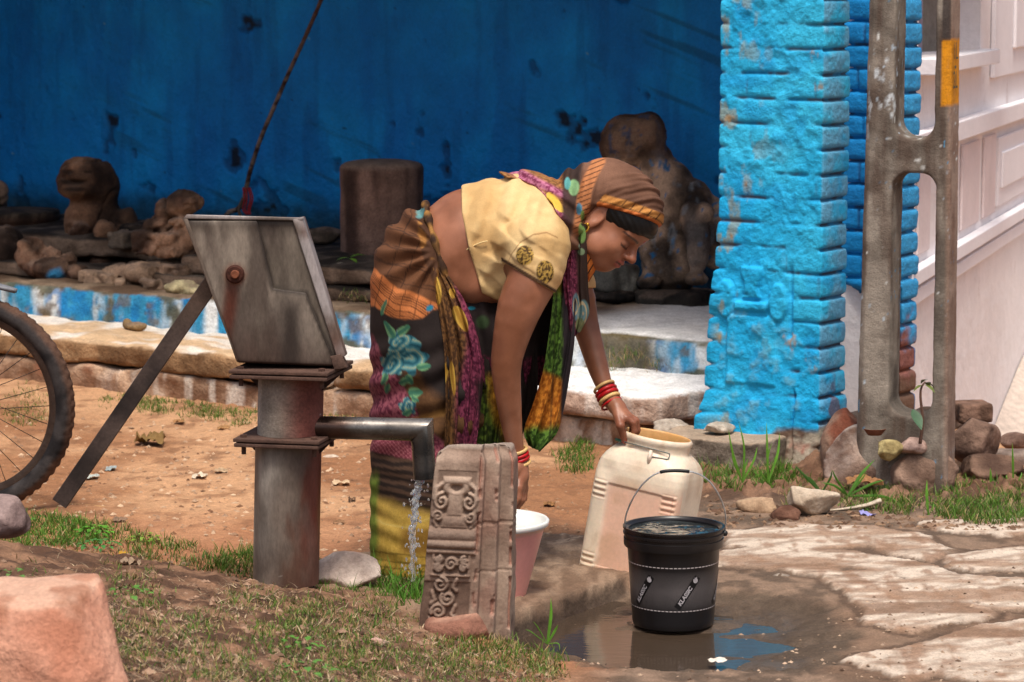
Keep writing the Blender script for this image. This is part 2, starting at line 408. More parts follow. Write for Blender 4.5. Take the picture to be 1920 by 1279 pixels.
# dark clods in front of the bank on the right, mossy hollow under grass
clod = sst(.25, .0, np.abs(gY - (8.12 - .12 * gX)) - .16) * sst(.45, .6, gX); gc = mix(gc, mix(lin((84, 60, 46)), lin((128, 98, 78)), sst(.4, .6, n2)[:, None]), (clod * .85)[:, None])
gZ = gZ + clod * .04 * np.maximum(fbm(q, 26, 4, 51) - .42, 0) * 2.2
apron = sst(.04, -.02, poly_sd(gX, gY, gpoly([(580, 1078), (690, 1040), (800, 1035), (1020, 1012), (1130, 1012), (1200, 1060), (1175, 1095), (985, 1172), (780, 1230), (600, 1150)])) + .05 * (n2 - .5)) * (1 - mnd)
apc = mix(lin((112, 92, 76)), lin((150, 128, 108)), sst(.35, .65, n3)[:, None]); apc = mix(apc, lin((205, 184, 160)), (sst(.56, .66, streak) * sst(7.0, 7.2, gY) * .8)[:, None])  # pale far streaks paint in the highlight on wet stone
gc = mix(gc, apc, (apron * .9)[:, None]); gZ = gZ + .012 * apron * (1 - sst(0, .3, pt))
edge_dark = sst(.05, .01, np.abs(gY - np.interp(gX, [e[0] for e in EDGE], [e[1] for e in EDGE]))) * sst(0, .15, pt) ; gc = mix(gc, lin((48, 38, 31)), (edge_dark * .7)[:, None])
def ground_mat():
    m = vmat('ground_soil', rough=.92, var=(38, .22), fine=(210, .3), bump=((45, .35), (160, .45), (420, .3)), dist=.012, spec=.25)
    nt = m.node_tree; b = nt.nodes['Principled BSDF']; a = nn(nt, 'ShaderNodeAttribute', attribute_name='wet')
    r = nn(nt, 'ShaderNodeMapRange'); r.inputs[3].default_value = .92; r.inputs[4].default_value = .32
    nt.links.new(a.outputs['Fac'], r.inputs[0]); nt.links.new(r.outputs[0], b.inputs['Roughness'])
    return m
g = mk('ground', (np.stack([gX, gY, gZ], -1), grid_faces(len(gx), len(gy))), ground_mat(), base=(0, 0, 0), cols=gc, kind='structure')
wa = g.data.attributes.new('wet', 'FLOAT', 'POINT')
wv = np.maximum(wet * sst(.35, .7, pt + .5 * (n2 - .5)), damp * .35 * (1 - mnd) + apron * .4 * sst(.45, .6, n1)); wa.data.foreach_set('value', np.clip(wv, 0, 1).astype(np.float32))
# puddle
WZ = -.0375
def puddle():
    n = 90; a = np.linspace(0, 2 * math.pi, n, endpoint=False); R = []
    for k in np.linspace(0, 1, 30): R.append(np.stack([BOWL[0] - .02 + .62 * k * np.cos(a), BOWL[1] - .02 + .66 * k * np.sin(a), np.full(n, WZ)], -1))
    return loft(R, True, False)
m, nt, b = nodes('puddle_water'); b.inputs['Base Color'].default_value = (.055, .038, .026, 1); b.inputs['Roughness'].default_value = .04; b.inputs['IOR'].default_value = 1.33; b.inputs['Specular IOR Level'].default_value = .8
tc = nn(nt, 'ShaderNodeTexCoord'); mp = nn(nt, 'ShaderNodeMapping'); mp.inputs['Scale'].default_value = (1, 3.0, 1); nt.links.new(tc.outputs['Object'], mp.inputs[0])
n_ = nn(nt, 'ShaderNodeTexNoise', Scale=14.0, Detail=4.0); nt.links.new(mp.outputs[0], n_.inputs['Vector']); bp = nn(nt, 'ShaderNodeBump', Strength=.10, Distance=.01); nt.links.new(n_.outputs[0], bp.inputs['Height']); nt.links.new(bp.outputs[0], b.inputs['Normal'])
mk('water', puddle(), m, base=(BOWL[0], BOWL[1], WZ), kind='structure')
# ================================================================ shrine: blue wall, roof, platform, steps, pillars
U_L = uz(-40, 400, 9.12)[0]
def wall_surface(n_u=520, n_z=300):
    us = np.linspace(-9.6, -4.64, n_u); zs = np.linspace(.25, 2.48, n_z); u, z = np.meshgrid(us, zs, indexing='ij'); u, z = u.ravel(), z.ravel()
    q = p3(u, z * 1.0, 0)
    n = fbm(q, 2.5, 4, 61); f = fbm(q, 14, 4, 62); chipn = fbm(q, 7, 4, 63)
    chip = sst(.75, .79, chipn + .10 * (1 - sst(.4, 1.05, z)) + .12 * (f - .5))
    d = .012 * (n - .5) + .006 * (f - .5) - .012 * chip
    pos = B(u, 9.12 - d, z)
    c = mix(lin((2, 124, 206)), lin((5, 148, 226)), sst(.3, .7, n)[:, None])
    c = mix(c, lin((2, 104, 186)), (sst(.5, .7, fbm(q * np.array([2.2, .5, 1]), 3, 4, 64)) * .55)[:, None])
    c = mix(c, lin((6, 134, 200)), (sst(.75, .45, z) * .4)[:, None])
    # worn streaks and paler scrapes
    st = fbm(q * np.array([9, 1.2, 1]), 2, 4, 65); c = mix(c, lin((0, 92, 162)), (sst(.58, .7, st) * .35)[:, None])
    sc_ = fbm(q @ np.array([[.9, .3, 0], [-.3, .9, 0], [0, 0, 1]]) * np.array([1.5, 26, 1]), 1, 4, 68); c = mix(c, lin((10, 84, 122)), (sst(.6, .72, sc_) * sst(.45, .6, n) * .6)[:, None])
    c = mix(c, lin((6, 44, 84)), (chip * .6)[:, None]); c = mix(c, lin((10, 14, 18)), (sst(.80, .825, chipn + .12 * (f - .5)) * .9)[:, None])
    pk = vnoise(q, 42, 66); c = mix(c, lin((120, 170, 180)), (sst(.985, .995, pk) * .8)[:, None]); pk = vnoise(q, 36, 67); c = mix(c, lin((5, 20, 32)), (sst(.978, .99, pk) * .8)[:, None])
    mo = sst(.60, .44, z + .10 * (f - .5)); c = mix(c, lin((18, 40, 24)), (mo * .8)[:, None])
    return pos, grid_faces(n_u, n_z)[:, ::-1], c
M_wall = vmat('blue_plaster', rough=.7, var=(6, .16), fine=(90, .10), bump=((9, .35), (40, .35), (160, .25)), dist=.012, spec=.3)
def slab(u0, u1, v0, v1, z0, z1):
    "plain oblong in the building frame"
    pts = [B(u, v, z) for z in (z0, z1) for u, v in ((u0, v0), (u1, v0), (u1, v1), (u0, v1))]
    return prism(np.array(pts[:4]), np.array(pts[4:]))
wl = empty('shrine_building', B(-6.5, 9.12, .2), 'open-fronted shrine building with deep blue plastered back wall behind the carvings', 'shrine')
mk('back_wall', wall_surface(), M_wall, wl)
M_conc = vmat('grey_plaster', rough=.9, base=tuple(lin((120, 112, 104))))
mk('wall_core', slab(-9.6, -4.64, 9.16, 9.4, 0, 2.49), M_conc, wl, smooth=False)
wc = tuple(lin((4, 96, 160)))
mk('side_wall', slab(U_L - .4, U_L - .12, 7.95, 9.10, 0, 2.49), vmat('blue_side', base=wc, rough=.75), wl, smooth=False)  # unseen left wall, added to occlude light at the back wall's end
ROOF_V = 7.14
mk('roof', slab(-9.7, -4.0, ROOF_V, 9.5, 2.5, 2.62), M_conc, wl, smooth=False)

# ---- platforms and stone steps (rounded, broken stone blocks)
M_stone = vmat('rough_stone', rough=.93, var=(14, .25), fine=(120, .25), bump=((30, .5), (110, .45)), dist=.014, spec=.2)
def block(u0, u1, v0, v1, z0, z1, h=.012, r=.009, amp=.028, seed=0, chip=.022, cut=None):
    lo = np.array([u0 - .06, v0 - .06, z0 - .05]); hi = np.array([u1 + .06, v1 + .06, z1 + .05])
    c = [(u0 + u1) / 2, (v0 + v1) / 2, (z0 + z1) / 2]; s = [u1 - u0, v1 - v0, z1 - z0]
    def fn(p):
        d = rbox(p, c, s, r) + amp * (fbm(p * np.array([1, 1, 1.8]), 7, 4, seed) - .5) + amp * .5 * (fbm(p, 30, 3, seed + 3) - .5)
        if chip: d = np.maximum(d, d + chip * np.maximum(fbm(p, 4, 3, seed + 9) - .5, 0) * 3)
        if cut is not None: d = cut(p, d)
        return d
    v, f = surf(fn, lo, hi, h)
    return v, f   # verts in (u,v,z)
def put(vf, col): return B(vf[0][:, 0], vf[0][:, 1], vf[0][:, 2]), vf[1], col
def normal_z(vf):
    v, f = np.asarray(vf[0]), np.asarray(vf[1]); n = np.cross(v[f[:, 2]] - v[f[:, 0]], v[f[:, 3]] - v[f[:, 1]]); N = np.zeros_like(v)
    for k in range(4): np.add.at(N, f[:, k], n)
    N /= np.linalg.norm(N, axis=1, keepdims=True) + 1e-9; return N
# lowest course
vf = block(-9.2, -4.60, 7.305, 8.2, -.1, .085, seed=3, amp=.03, h=.013)
x = vf[0]; n = fbm(x, 9, 4, 71); n2_ = fbm(x * np.array([3, 3, .35]), 9, 4, 72)
c = mix(lin((128, 96, 74)), lin((186, 156, 130)), sst(.35, .65, n)[:, None]); c = mix(c, lin((216, 205, 192)), (sst(.55, .66, n2_) * sst(-7.2, -6.4, x[:, 0]) * .8)[:, None])
c = mix(c, lin((166, 92, 62)), (sst(.62, .7, fbm(x, 4, 3, 73)) * .6)[:, None])
mk('stone_course', put(vf, c), M_stone, label='rough brown foundation course under the stepped slabs, whitewash drips on it', cat='stone course')
def step(name, u0, u1, v0, v1, z0, z1, seed, colf, label, **kw):
    vf = block(u0, u1, v0, v1, z0, z1, seed=seed, **kw); N = normal_z(vf); x = vf[0]
    mk(name, put(vf, colf(x, N)), M_stone, label=label, cat='stone slab')
def c_brown(x, N):
    n = fbm(x, 8, 4, 81); c = mix(lin((112, 84, 58)), lin((172, 138, 102)), sst(.3, .65, n)[:, None])
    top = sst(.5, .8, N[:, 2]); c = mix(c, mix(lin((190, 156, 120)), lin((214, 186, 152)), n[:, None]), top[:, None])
    w = .8 * sst(.47, .68, fbm(x * np.array([1, 2.2, 1]), 6, 5, 82) + .25 * sst(7.52, 7.7, x[:, 1]) - .04); c = mix(c, lin((232, 226, 218)), (w * top)[:, None])
    d = sst(.12, .03, np.abs(x[:, 0] + 5.98) - .06 + .08 * (n - .5)); c = mix(c, lin((236, 232, 226)), (d * sst(.42, .52, n + .15 * top) * .95)[:, None])
    return c
def c_white(x, N):
    n = fbm(x, 10, 4, 84); c = mix(lin((120, 90, 74)), lin((188, 160, 142)), sst(.3, .66, n)[:, None])
    drip = fbm(x * np.array([14, 14, 1.6]), 1, 4, 85); c = mix(c, lin((214, 204, 194)), (sst(.55, .66, drip) * .7)[:, None])
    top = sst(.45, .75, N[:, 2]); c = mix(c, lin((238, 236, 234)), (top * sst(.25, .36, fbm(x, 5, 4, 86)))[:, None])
    return c
ux = lambda px, py, v: uz(px, py, v)[0]
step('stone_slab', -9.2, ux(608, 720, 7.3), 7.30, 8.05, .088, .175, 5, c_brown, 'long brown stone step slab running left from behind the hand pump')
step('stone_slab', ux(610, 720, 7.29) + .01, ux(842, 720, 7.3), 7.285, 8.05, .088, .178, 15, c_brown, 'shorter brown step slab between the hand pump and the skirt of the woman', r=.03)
uR = ux(1300, 730, 7.33)
def cutR(p, d):   # broken slanting right end
    return smax(d, (p[:, 0] - uR) * .85 + (7.75 - p[:, 1]) * .34 - .06 + .03 * (fbm(p, 9, 3, 8) - .5), .02)
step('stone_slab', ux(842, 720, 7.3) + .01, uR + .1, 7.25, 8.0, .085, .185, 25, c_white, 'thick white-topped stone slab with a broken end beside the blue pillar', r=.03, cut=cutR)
# lower grey kerb block in front of the pillar
def c_kerb(x, N):
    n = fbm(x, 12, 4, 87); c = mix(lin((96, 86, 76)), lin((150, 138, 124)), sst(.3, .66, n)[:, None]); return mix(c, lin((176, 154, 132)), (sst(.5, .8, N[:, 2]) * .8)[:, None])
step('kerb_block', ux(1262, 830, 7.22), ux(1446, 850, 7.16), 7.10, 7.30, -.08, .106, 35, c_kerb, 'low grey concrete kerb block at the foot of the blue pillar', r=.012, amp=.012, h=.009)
# platform body
def c_plat(x, N):
    q = x; n = fbm(q, 7, 4, 88); f = fbm(q, 24, 4, 89); top = sst(.5, .8, N[:, 2])
    c = mix(lin((226, 230, 230)), lin((58, 150, 194)), sst(.40, .62, fbm(q * np.array([2.2, 1, .5]), 8, 5, 90) + .05 * sst(-6.4, -7, q[:, 0]))[:, None])
    c = mix(c, lin((22, 120, 190)), (sst(.45, .55, f) * sst(.45, .6, n) * .7)[:, None])
    pale = sst(-5.9, -5.6, q[:, 0]) * sst(-4.85, -5.0, q[:, 0]); c = mix(c, lin((222, 226, 226)), (pale * .65)[:, None])
    ms = sst(.5, .6, fbm(q, 9, 4, 91) + .35 * (sst(.27, .30, q[:, 2]) + .4 * sst(.21, .18, q[:, 2])) - .12); c = mix(c, mix(lin((70, 62, 30)), lin((112, 104, 56)), f[:, None]), (ms * .85)[:, None])
    c = mix(c, lin((112, 92, 70)), (sst(.58, .68, fbm(q, 16, 4, 92)) * .7)[:, None])
    t = mix(lin((96, 76, 60)), lin((140, 120, 100)), sst(.35, .65, n)[:, None]); t = mix(t, lin((214, 206, 192)), (sst(.985, .99, vnoise(q, 70, 93)))[:, None])
    wt = sst(-5.45, -5.2, q[:, 0]); t = mix(t, mix(lin((206, 206, 206)), lin((232, 230, 226)), n[:, None]), wt[:, None])
    c = mix(c, t, top[:, None])
    mr = sst(.14, .05, np.hypot(q[:, 0] + 4.98, (q[:, 2] - .24) * 1.2) - .04 + .12 * (n - .5)); c = mix(c, mix(lin((66, 58, 30)), lin((120, 104, 70)), f[:, None]), (mr * .9 * (1 - top))[:, None])
    # blue washed over where it meets the pillar
    bl = sst(.16, .02, -4.44 - q[:, 0] + .16 * (f - .5)) ; c = mix(c, lin((14, 138, 200)), (bl * (1 - .6 * top))[:, None])
    return c
vf = block(-9.25, -4.30, 7.78, 9.2, -.02, .297, h=.012, r=.02, amp=.018, seed=45, cut=lambda p, d: smax(d, (p[:, 0] + 4.44 + (p[:, 1] - 7.78) * .20) * .98, .01))
N = normal_z(vf); mk('platform', put(vf, c_plat(vf[0], N)), M_stone, label='long raised shrine platform with flaking blue and white painted front', cat='platform')
# upper ledge stones on the left half
def c_ledge(x, N):
    n = fbm(x, 9, 4, 94); c = mix(lin((84, 68, 56)), lin((132, 112, 96)), sst(.3, .66, n)[:, None]); top = sst(.5, .8, N[:, 2]); c = mix(c, mix(lin((40, 34, 30)), lin((92, 82, 74)), sst(.4, .7, n)[:, None]), top[:, None])
    return mix(c, lin((200, 190, 170)), (sst(.98, .99, vnoise(x, 60, 95)))[:, None])
ue = ux(800, 540, 8.0)
step('stone_ledge', -9.2, ue, 7.99, 9.1, .29, .345, 55, c_ledge, 'thin lower ledge stone lying along the platform beneath the upper ledge', amp=.012)
step('stone_ledge', ux(330, 540, 8.02), ue + .03, 8.03, 9.1, .345, .425, 65, c_ledge, 'dark upper ledge stone carrying the round cylindrical stone', amp=.014, r=.025)
step('stone_ledge', -9.2, ux(330, 540, 8.02) - .02, 8.22, 9.1, .345, .44, 66, c_ledge, 'dark dusty ledge stone carrying the seated lion carving', amp=.014, r=.025)

# ---- brick pillars
CRS = .0745
def pillar(u0, u1, v0, v1, z0, z1, seed, brick_fn, h=.0042, flare=None):
    r = .012
    per = []   # (u, v, nu, nv, s, face)
    def line(a, b, nrm, face):
        L = math.hypot(b[0] - a[0], b[1] - a[1]); m = max(4, int(L / h))
        for i in range(m):
            t = i / m; per.append((a[0] + (b[0] - a[0]) * t, a[1] + (b[1] - a[1]) * t, nrm[0], nrm[1], face))
    line((u0, v0), (u1, v0), (0, -1), 0); line((u1, v0), (u1, v1), (1, 0), 1); line((u1, v1), (u0, v1), (0, 1), 2); line((u0, v1), (u0, v0), (-1, 0), 3)
    per = np.array(per); k = 2
    nrm = per[:, 2:4].copy(); acc = nrm.copy()
    for j in range(1, k + 1): acc = acc + np.roll(nrm, j, 0) + np.roll(nrm, -j, 0)
    nrm = acc / np.linalg.norm(acc, axis=1, keepdims=True)
    zs = np.arange(z0, z1, h)
    U, Z = np.meshgrid(per[:, 0], zs); V = np.meshgrid(per[:, 1], zs)[0]; NU = np.meshgrid(nrm[:, 0], zs)[0]; NV = np.meshgrid(nrm[:, 1], zs)[0]; FC = np.meshgrid(per[:, 4], zs)[0]
    U, V, Z, NU, NV, FC = [a.ravel() for a in (U, V, Z, NU, NV, FC)]
    d, c = brick_fn(U, V, Z, FC, u0, u1, v0, v1)
    fl = flare(Z, FC) if flare else 0
    pos = B(U + NU * (d + fl), V + NV * (d + fl), Z)
    nr, ncol = len(zs), len(per); f = [tuple(q) for q in grid_faces(nr, ncol, True)]
    pos = np.vstack([pos, pos[-ncol:].mean(0)]); c = np.vstack([c, c[-1]]); tk = len(pos) - 1; b_ = (nr - 1) * ncol
    f += [(b_ + i, b_ + (i + 1) % ncol, tk) for i in range(ncol)]
    return pos, f, c
def bricks(U, V, Z, FC, u0, u1, v0, v1, seed, smear=.5, blen=.235):
    "mortar relief: returns recess 0..1 and helper noises"
    along = np.where((FC == 0) | (FC == 2), U - u0, V - v0)
    q = p3(U, V, Z)
    zz = Z + .010 * (fbm(p3(U, V, Z * .6), 4, 3, seed) - .5)
    k = np.floor(zz / CRS); fz = zz / CRS - k
    jit = _hash(k.astype(int), (FC * 0).astype(int), (FC * 0).astype(int), seed)
    off = (k % 2) * blen * .5 + .03 * jit
    fa = (along + off) / blen; ka = np.floor(fa); fa = (fa - ka) * blen
    dz = np.minimum(fz, 1 - fz) * CRS; da = np.minimum(fa, blen - fa)
    bed = sst(.008, .0015, dz); head = sst(.007, .002, da) * ((FC == 0) | (FC == 2))
    pillow = (sst(0, .020, dz) * .7 + .3 * sst(0, .03, np.minimum(da, .2))) * .005
    sm = sst(smear - .06, smear + .08, fbm(q * np.array([1, 1, 1.3]), 9, 4, seed + 5))
    side = np.where(FC == 1, .75, 1.0)
    return bed, head, pillow, sm, side, q, k
def main_brick(U, V, Z, FC, u0, u1, v0, v1):
    bed, head, pil, sm, side, q, k = bricks(U, V, Z, FC, u0, u1, v0, v1, 5, .43)
    low = sst(.52, .45, Z)                       # plastered lower half on the front, left part
    t = (U - u0) / (u1 - u0); fr = (FC == 0)
    plast = fr * np.maximum(low * sst(.80, .68, t + .05 * (fbm(q, 8, 3, 6) - .5)), 0)
    sm = np.maximum(sm * fr * sst(1.05, .85, np.abs(t * 2 - 1)), plast)
    rec = np.maximum(bed * (1 - .93 * sm), head * (.35 + .3 * sm) * (1 - sm) * 0.8)
    f = fbm(q, 26, 4, 7); f2 = fbm(q, 70, 4, 17); big = fbm(q, 6, 3, 8)
    kj = _hash(k.astype(int), np.floor((U - u0) * 4.2).astype(int), (FC).astype(int), 3)
    lump = np.maximum(f - .4, 0)
    d = -.012 * rec * np.where(FC == 0, .5, 1.1) + pil * (1 - sm) + (.004 * kj) * (1 - sm) + sm * .004 + .007 * (f - .5) * (.5 + .9 * sm) + .004 * (f2 - .5) + .008 * (big - .5) + .010 * sm * lump
    # moulded pot motif low on the front
    cx = uz(1412, 545, v0)[0]
    def at(px, py): return uz(px, py, v0)
    zt, zm, zb = at(1410, 508)[1], at(1410, 566)[1], at(1410, 588)[1]; w = abs(at(1448, 560)[0] - at(1375, 560)[0]) / 2
    du = U - cx; motif = np.zeros_like(U)
    neck = sst(.004, -.004, np.maximum(np.abs(du) - w * (.45 + .12 * np.cos((Z - zt) * 60)), np.abs(Z - (zt + zm) / 2 - .012) - (zt - zm) / 2))
    ring = sst(.004, -.006, np.maximum(np.abs(du) - w * .85, np.abs(Z - zm + .012) - .014))
    body = sst(.004, -.006, np.maximum(np.abs(du) - w * 1.25 + sst(zb - .02, zb, Z) * .01, np.maximum(Z - zb + .006, at(1410, 720)[1] - Z)))
    leaf = sst(.008, -.004, np.hypot((np.abs(du) - w * 1.35) / .55, Z - zm - .005) - .055) * sst(w * .75, w * .95, np.abs(du))
    motif = np.maximum.reduce([neck * .7, ring * 1.0, body * .55, leaf * .75]) * fr
    fram = sst(.006, .0, np.abs(np.abs(du) - w * 1.95) - .004) * sst(zt + .05, zt, Z) * sst(at(1410, 640)[1], at(1410, 620)[1], Z) * fr
    d = d + .015 * motif - .010 * fram
    groove = fr * sst(.006, .001, np.abs(U - uz(1492, 700, v0)[0] - .004 * np.sin(Z * 40))) * sst(.26, .22, Z); d = d - .016 * groove
    n = fbm(q, 4, 4, 9)
    c = mix(lin((26, 176, 234)), lin((58, 200, 246)), sst(.3, .7, n)[:, None]); c = mix(c, lin((14, 146, 212)), (sst(.52, .7, fbm(q, 12, 4, 10)) * .5)[:, None])
    c = mix(c, lin((112, 172, 206)), ((FC == 1) * sst(.35, .62, fbm(q, 14, 4, 19)) * .75)[:, None])
    dust = fr * sst(.55, .75, f) * low; c = mix(c, lin((120, 176, 190)), (dust * .5)[:, None])
    wear = sst(.60, .68, fbm(q * np.array([1.6, 1, .8]), 13, 5, 12) + .06 * sst(.7, 1.2, Z)) * fr * sst(-.3, .5, .5 - t); c = mix(c, lin((140, 152, 140)), (wear * .85)[:, None]); c = mix(c, lin((176, 134, 76)), (sst(.69, .75, fbm(q * np.array([1.6, 1, .8]), 13, 5, 12)) * fr * sst(.45, .6, f) * .75)[:, None])
    jr = rec * sst(.42, .55, fbm(q, 16, 3, 13)); c = mix(c, lin((84, 52, 42)), (jr * .8)[:, None]); c = mix(c, lin((4, 70, 120)), (rec * (1 - jr) * .45)[:, None])
    # bare foot: grey stone then brick
    bz = .125 + .35 * np.maximum(0, .62 - t) * -1 + .05 * (fbm(q, 9, 4, 14) - .5)
    bare = np.where(fr, sst(bz + .012, bz - .012, Z), np.where(FC == 1, sst(.155, .13, Z + .05 * (f - .5)), 0))
    bc = mix(lin((104, 82, 68)), lin((176, 166, 148)), sst(.35, .62, f)[:, None]); bc = mix(bc, lin((120, 66, 44)), (sst(.03, -.02, Z) * .9)[:, None]); bc = mix(bc, lin((150, 62, 40)), (sst(.56, .66, fbm(q, 13, 4, 15)) * .7)[:, None])
    c = mix(c, bc, bare[:, None]); drip = sst(.55, .62, fbm(p3(U * 14, V * 14, Z * 1.2), 1.4, 3, 16)) * fr; c = mix(c, lin((14, 140, 205)), (bare * drip * .9)[:, None])
    red = sst(.02, .008, np.hypot((U - uz(1328, 582, v0)[0]) * 1.6, Z - uz(1328, 582, v0)[1])); c = mix(c, lin((196, 84, 44)), red[:, None])
    rp = (FC == 1) * sst(.62, .66, fbm(q, 11, 3, 18)) * sst(.34, .2, Z); c = mix(c, lin((120, 64, 48)), (rp * .7)[:, None])
    d = d - .006 * bare * sst(.4, .6, f)
    return d, c
M_blue = vmat('blue_limewash', rough=.75, var=(30, .08), fine=(180, .10), bump=((70, .55), (190, .35)), dist=.012, spec=.3)
PU0, PU1 = ux(1348, 350, 7.28), ux(1541, 350, 7.28); PV0 = 7.28; PV1 = 7.28 + .15
def p_flare(Z, FC): return np.where(FC == 3, .038 * sst(.85, .25, Z) + .03 * sst(.22, .12, Z), np.where(FC == 0, .015 * sst(.35, .1, Z) + .02 * sst(.12, .0, Z), .008 * sst(.3, .1, Z)))
mk('brick_pillar', pillar(PU0 + .006, PU1, PV0, PV1, -.04, 2.49, 1, main_brick, flare=p_flare), M_blue, label='front bright sky-blue painted brick pillar with moulded pot motif', cat='pillar')
# second pillar behind
V2 = 7.93; QU0, QU1 = ux(1560, 400, V2), ux(1690, 400, V2)
def back_brick(U, V, Z, FC, u0, u1, v0, v1):
    bed, head, pil, sm, side, q, k = bricks(U, V, Z, FC, u0, u1, v0, v1, 25, .7)
    rec = np.maximum(bed * (1 - .5 * sm * (FC == 0)), .5 * head * (1 - sm)); f = fbm(q, 26, 4, 27)
    kj = _hash(k.astype(int), (FC * 0).astype(int), (FC).astype(int), 6)
    d = -.013 * rec + pil * 1.6 + .006 * kj + .008 * (f - .5)
    c = mix(lin((8, 124, 194)), lin((14, 148, 218)), fbm(q, 5, 4, 28)[:, None]); c = np.where((FC == 1)[:, None], mix(lin((40, 134, 190)), lin((60, 160, 214)), f[:, None]), c)
    c = mix(c, lin((60, 44, 42)), (rec * sst(.45, .55, f) * .7)[:, None])
    c = mix(c, lin((140, 76, 40)), (sst(.40, .28, Z + .25 * (f - .5)) * (FC == 1) * .9)[:, None]); c = mix(c, lin((110, 84, 68)), (sst(.24, .16, Z + .1 * (f - .5)) * (FC == 1))[:, None])
    dk = sst(.50, .46, Z + .04 * (f - .5)) * (FC == 0); c = mix(c, lin((26, 20, 17)), dk[:, None]); d = d - .05 * dk  # black lower front: shade of an opening painted on, slightly recessed
    return d, c
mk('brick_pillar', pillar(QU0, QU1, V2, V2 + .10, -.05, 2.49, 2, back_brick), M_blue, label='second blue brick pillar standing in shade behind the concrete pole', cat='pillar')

# ================================================================ concrete utility pole (slotted)
PY = 7.98
def pole():
    A = lambda px, py: P(px, py, PY)
    zt = 2.6
    xo = lambda px, py: A(px, py)[0]; zo = lambda py: A(1715, py)[2]
    def left(z): return np.interp(z, [zo(905), zo(0), zt], [xo(1622, 905), xo(1634, 0), xo(1640, 0)])
    def rightx(z): return np.interp(z, [zo(905), zo(0), zt], [xo(1784, 905), xo(1776, 0), xo(1770, 0)])
    hole = [(1682, 325, 770, 1758), (1683, -420, 254, 1752)]
    ang = math.radians(20); ax = np.array([math.cos(ang), -math.sin(ang), 0]); dp = np.array([math.sin(ang), math.cos(ang), 0])
    # local coordinates: a across, b through, z up
    a_of = lambda px: (P(px, 500, PY)[0] - P(1705, 500, PY)[0]) / math.cos(ang)
    O = P(1705, 500, PY); O[2] = 0
    aL = lambda z: np.interp(z, [-.1, 1.45, 2.6], [a_of(1621), a_of(1634), a_of(1642)]); aR = lambda z: np.interp(z, [-.1, 1.45, 2.6], [a_of(1787), a_of(1779), a_of(1772)])
    hs = [(a_of(1683), a_of(1757), zo(772), zo(322)), (a_of(1684), a_of(1752), zo(256), 2.15)]
    T = .075
    def fn(p):
        a, b, z = p[:, 0], p[:, 1], p[:, 2]
        l, r_ = aL(z), aR(z)
        d = np.maximum(np.abs(a - (l + r_) / 2) - (r_ - l) / 2, np.maximum(np.abs(b) - T, -(z + .15)))
        cut = np.maximum.reduce([l - a, a - r_, np.abs(b) - T])
        d = np.maximum(d, (np.abs(b) - T) * .7 + (np.abs(a - (l + r_) / 2) - (r_ - l) / 2) * .7 + .012)   # chamfered arris
        for a0, a1, z0, z1 in hs:
            c_ = [(a0 + a1) / 2, 0, (z0 + z1) / 2]; q = np.abs(p[:, [0, 2]] - np.array([c_[0], c_[2]], np.float32)) - (np.array([(a1 - a0) / 2, (z1 - z0) / 2], np.float32) - .046)
            hd = np.linalg.norm(np.maximum(q, 0), axis=1) + np.minimum(q.max(1), 0) - .046 - .10 * np.maximum(np.abs(b) - T + .03, 0)
            d = smax(d, -hd, .008)
        return d + .004 * (fbm(p, 28, 3, 3) - .5)
    v, f = surf(fn, (-.2, -.1, -.15), (.2, .1, 2.5), .006)
    n = fbm(v, 10, 4, 101); c = mix(lin((98, 90, 82)), lin((150, 141, 130)), sst(.3, .68, n)[:, None])
    c = mix(c, lin((78, 58, 48)), (sst(.5, .68, fbm(v * np.array([3, 3, .5]), 8, 4, 102)) * .6)[:, None])
    c = mix(c, lin((168, 132, 112)), (sst(.5, .9, (v[:, 0] - aR(v[:, 2]) + .03) / .03) * .4)[:, None])
    for sz, th, cc, sd in ((90, .86, (170, 184, 196), 103), (110, .88, (84, 146, 184), 104), (80, .93, (212, 214, 212), 105)):
        c = mix(c, lin(cc), (sst(th, th + .03, vnoise(v * np.array([1, 1, .6]), sz, sd)) * sst(.45, .6, fbm(v, 5, 3, sd + 1)))[:, None])
    wp = sst(.64, .70, fbm(v * np.array([1, 1, .45]), 26, 4, 106) + .12 * sst(.06, .02, np.abs(v[:, 0] - a_of(1660)))*sst(1.0, 1.2, v[:, 2]) - .05); c = mix(c, lin((206, 214, 220)), (wp * sst(.35, .6, fbm(v, 90, 3, 3)) * sst(.95, 1.15, v[:, 2]) * (v[:, 0] < 0) * .9)[:, None])
    # yellow number panel painted on the near right arris
    yz0, yz1 = zo(193), zo(75); rr = aR(v[:, 2])
    yl = sst(.006, .0, np.maximum(np.abs(v[:, 2] - (yz0 + yz1) / 2) - (yz1 - yz0) / 2, rr - .022 - v[:, 0]) + .006 * (n - .5)); c = mix(c, lin((212, 140, 20)), (yl * .95)[:, None])
    bk = sst(.006, .0, np.maximum(yz1 + .004 - v[:, 2], np.abs(v[:, 0] - rr + .014) - .008)); c = mix(c, lin((62, 54, 52)), (bk * .9 * (v[:, 1] < -.03))[:, None])
    X = O + v[:, :1] * ax + v[:, 1:2] * dp + np.array([0, 0, 1]) * v[:, 2:3]
    return (X, f, c), O, ax, dp, aR, zo
(pv, O_, pax, pdp, paR, pzo) = pole()
M_pole = vmat('cast_concrete', rough=.9, var=(22, .16), fine=(200, .22), bump=((60, .3), (240, .4)), dist=.010, spec=.25)
pl = mk('utility_pole', pv, M_pole, base=(O_[0], O_[1], -.1), label='brown-grey concrete utility pole with long rounded slots and a yellow number panel', cat='utility pole')
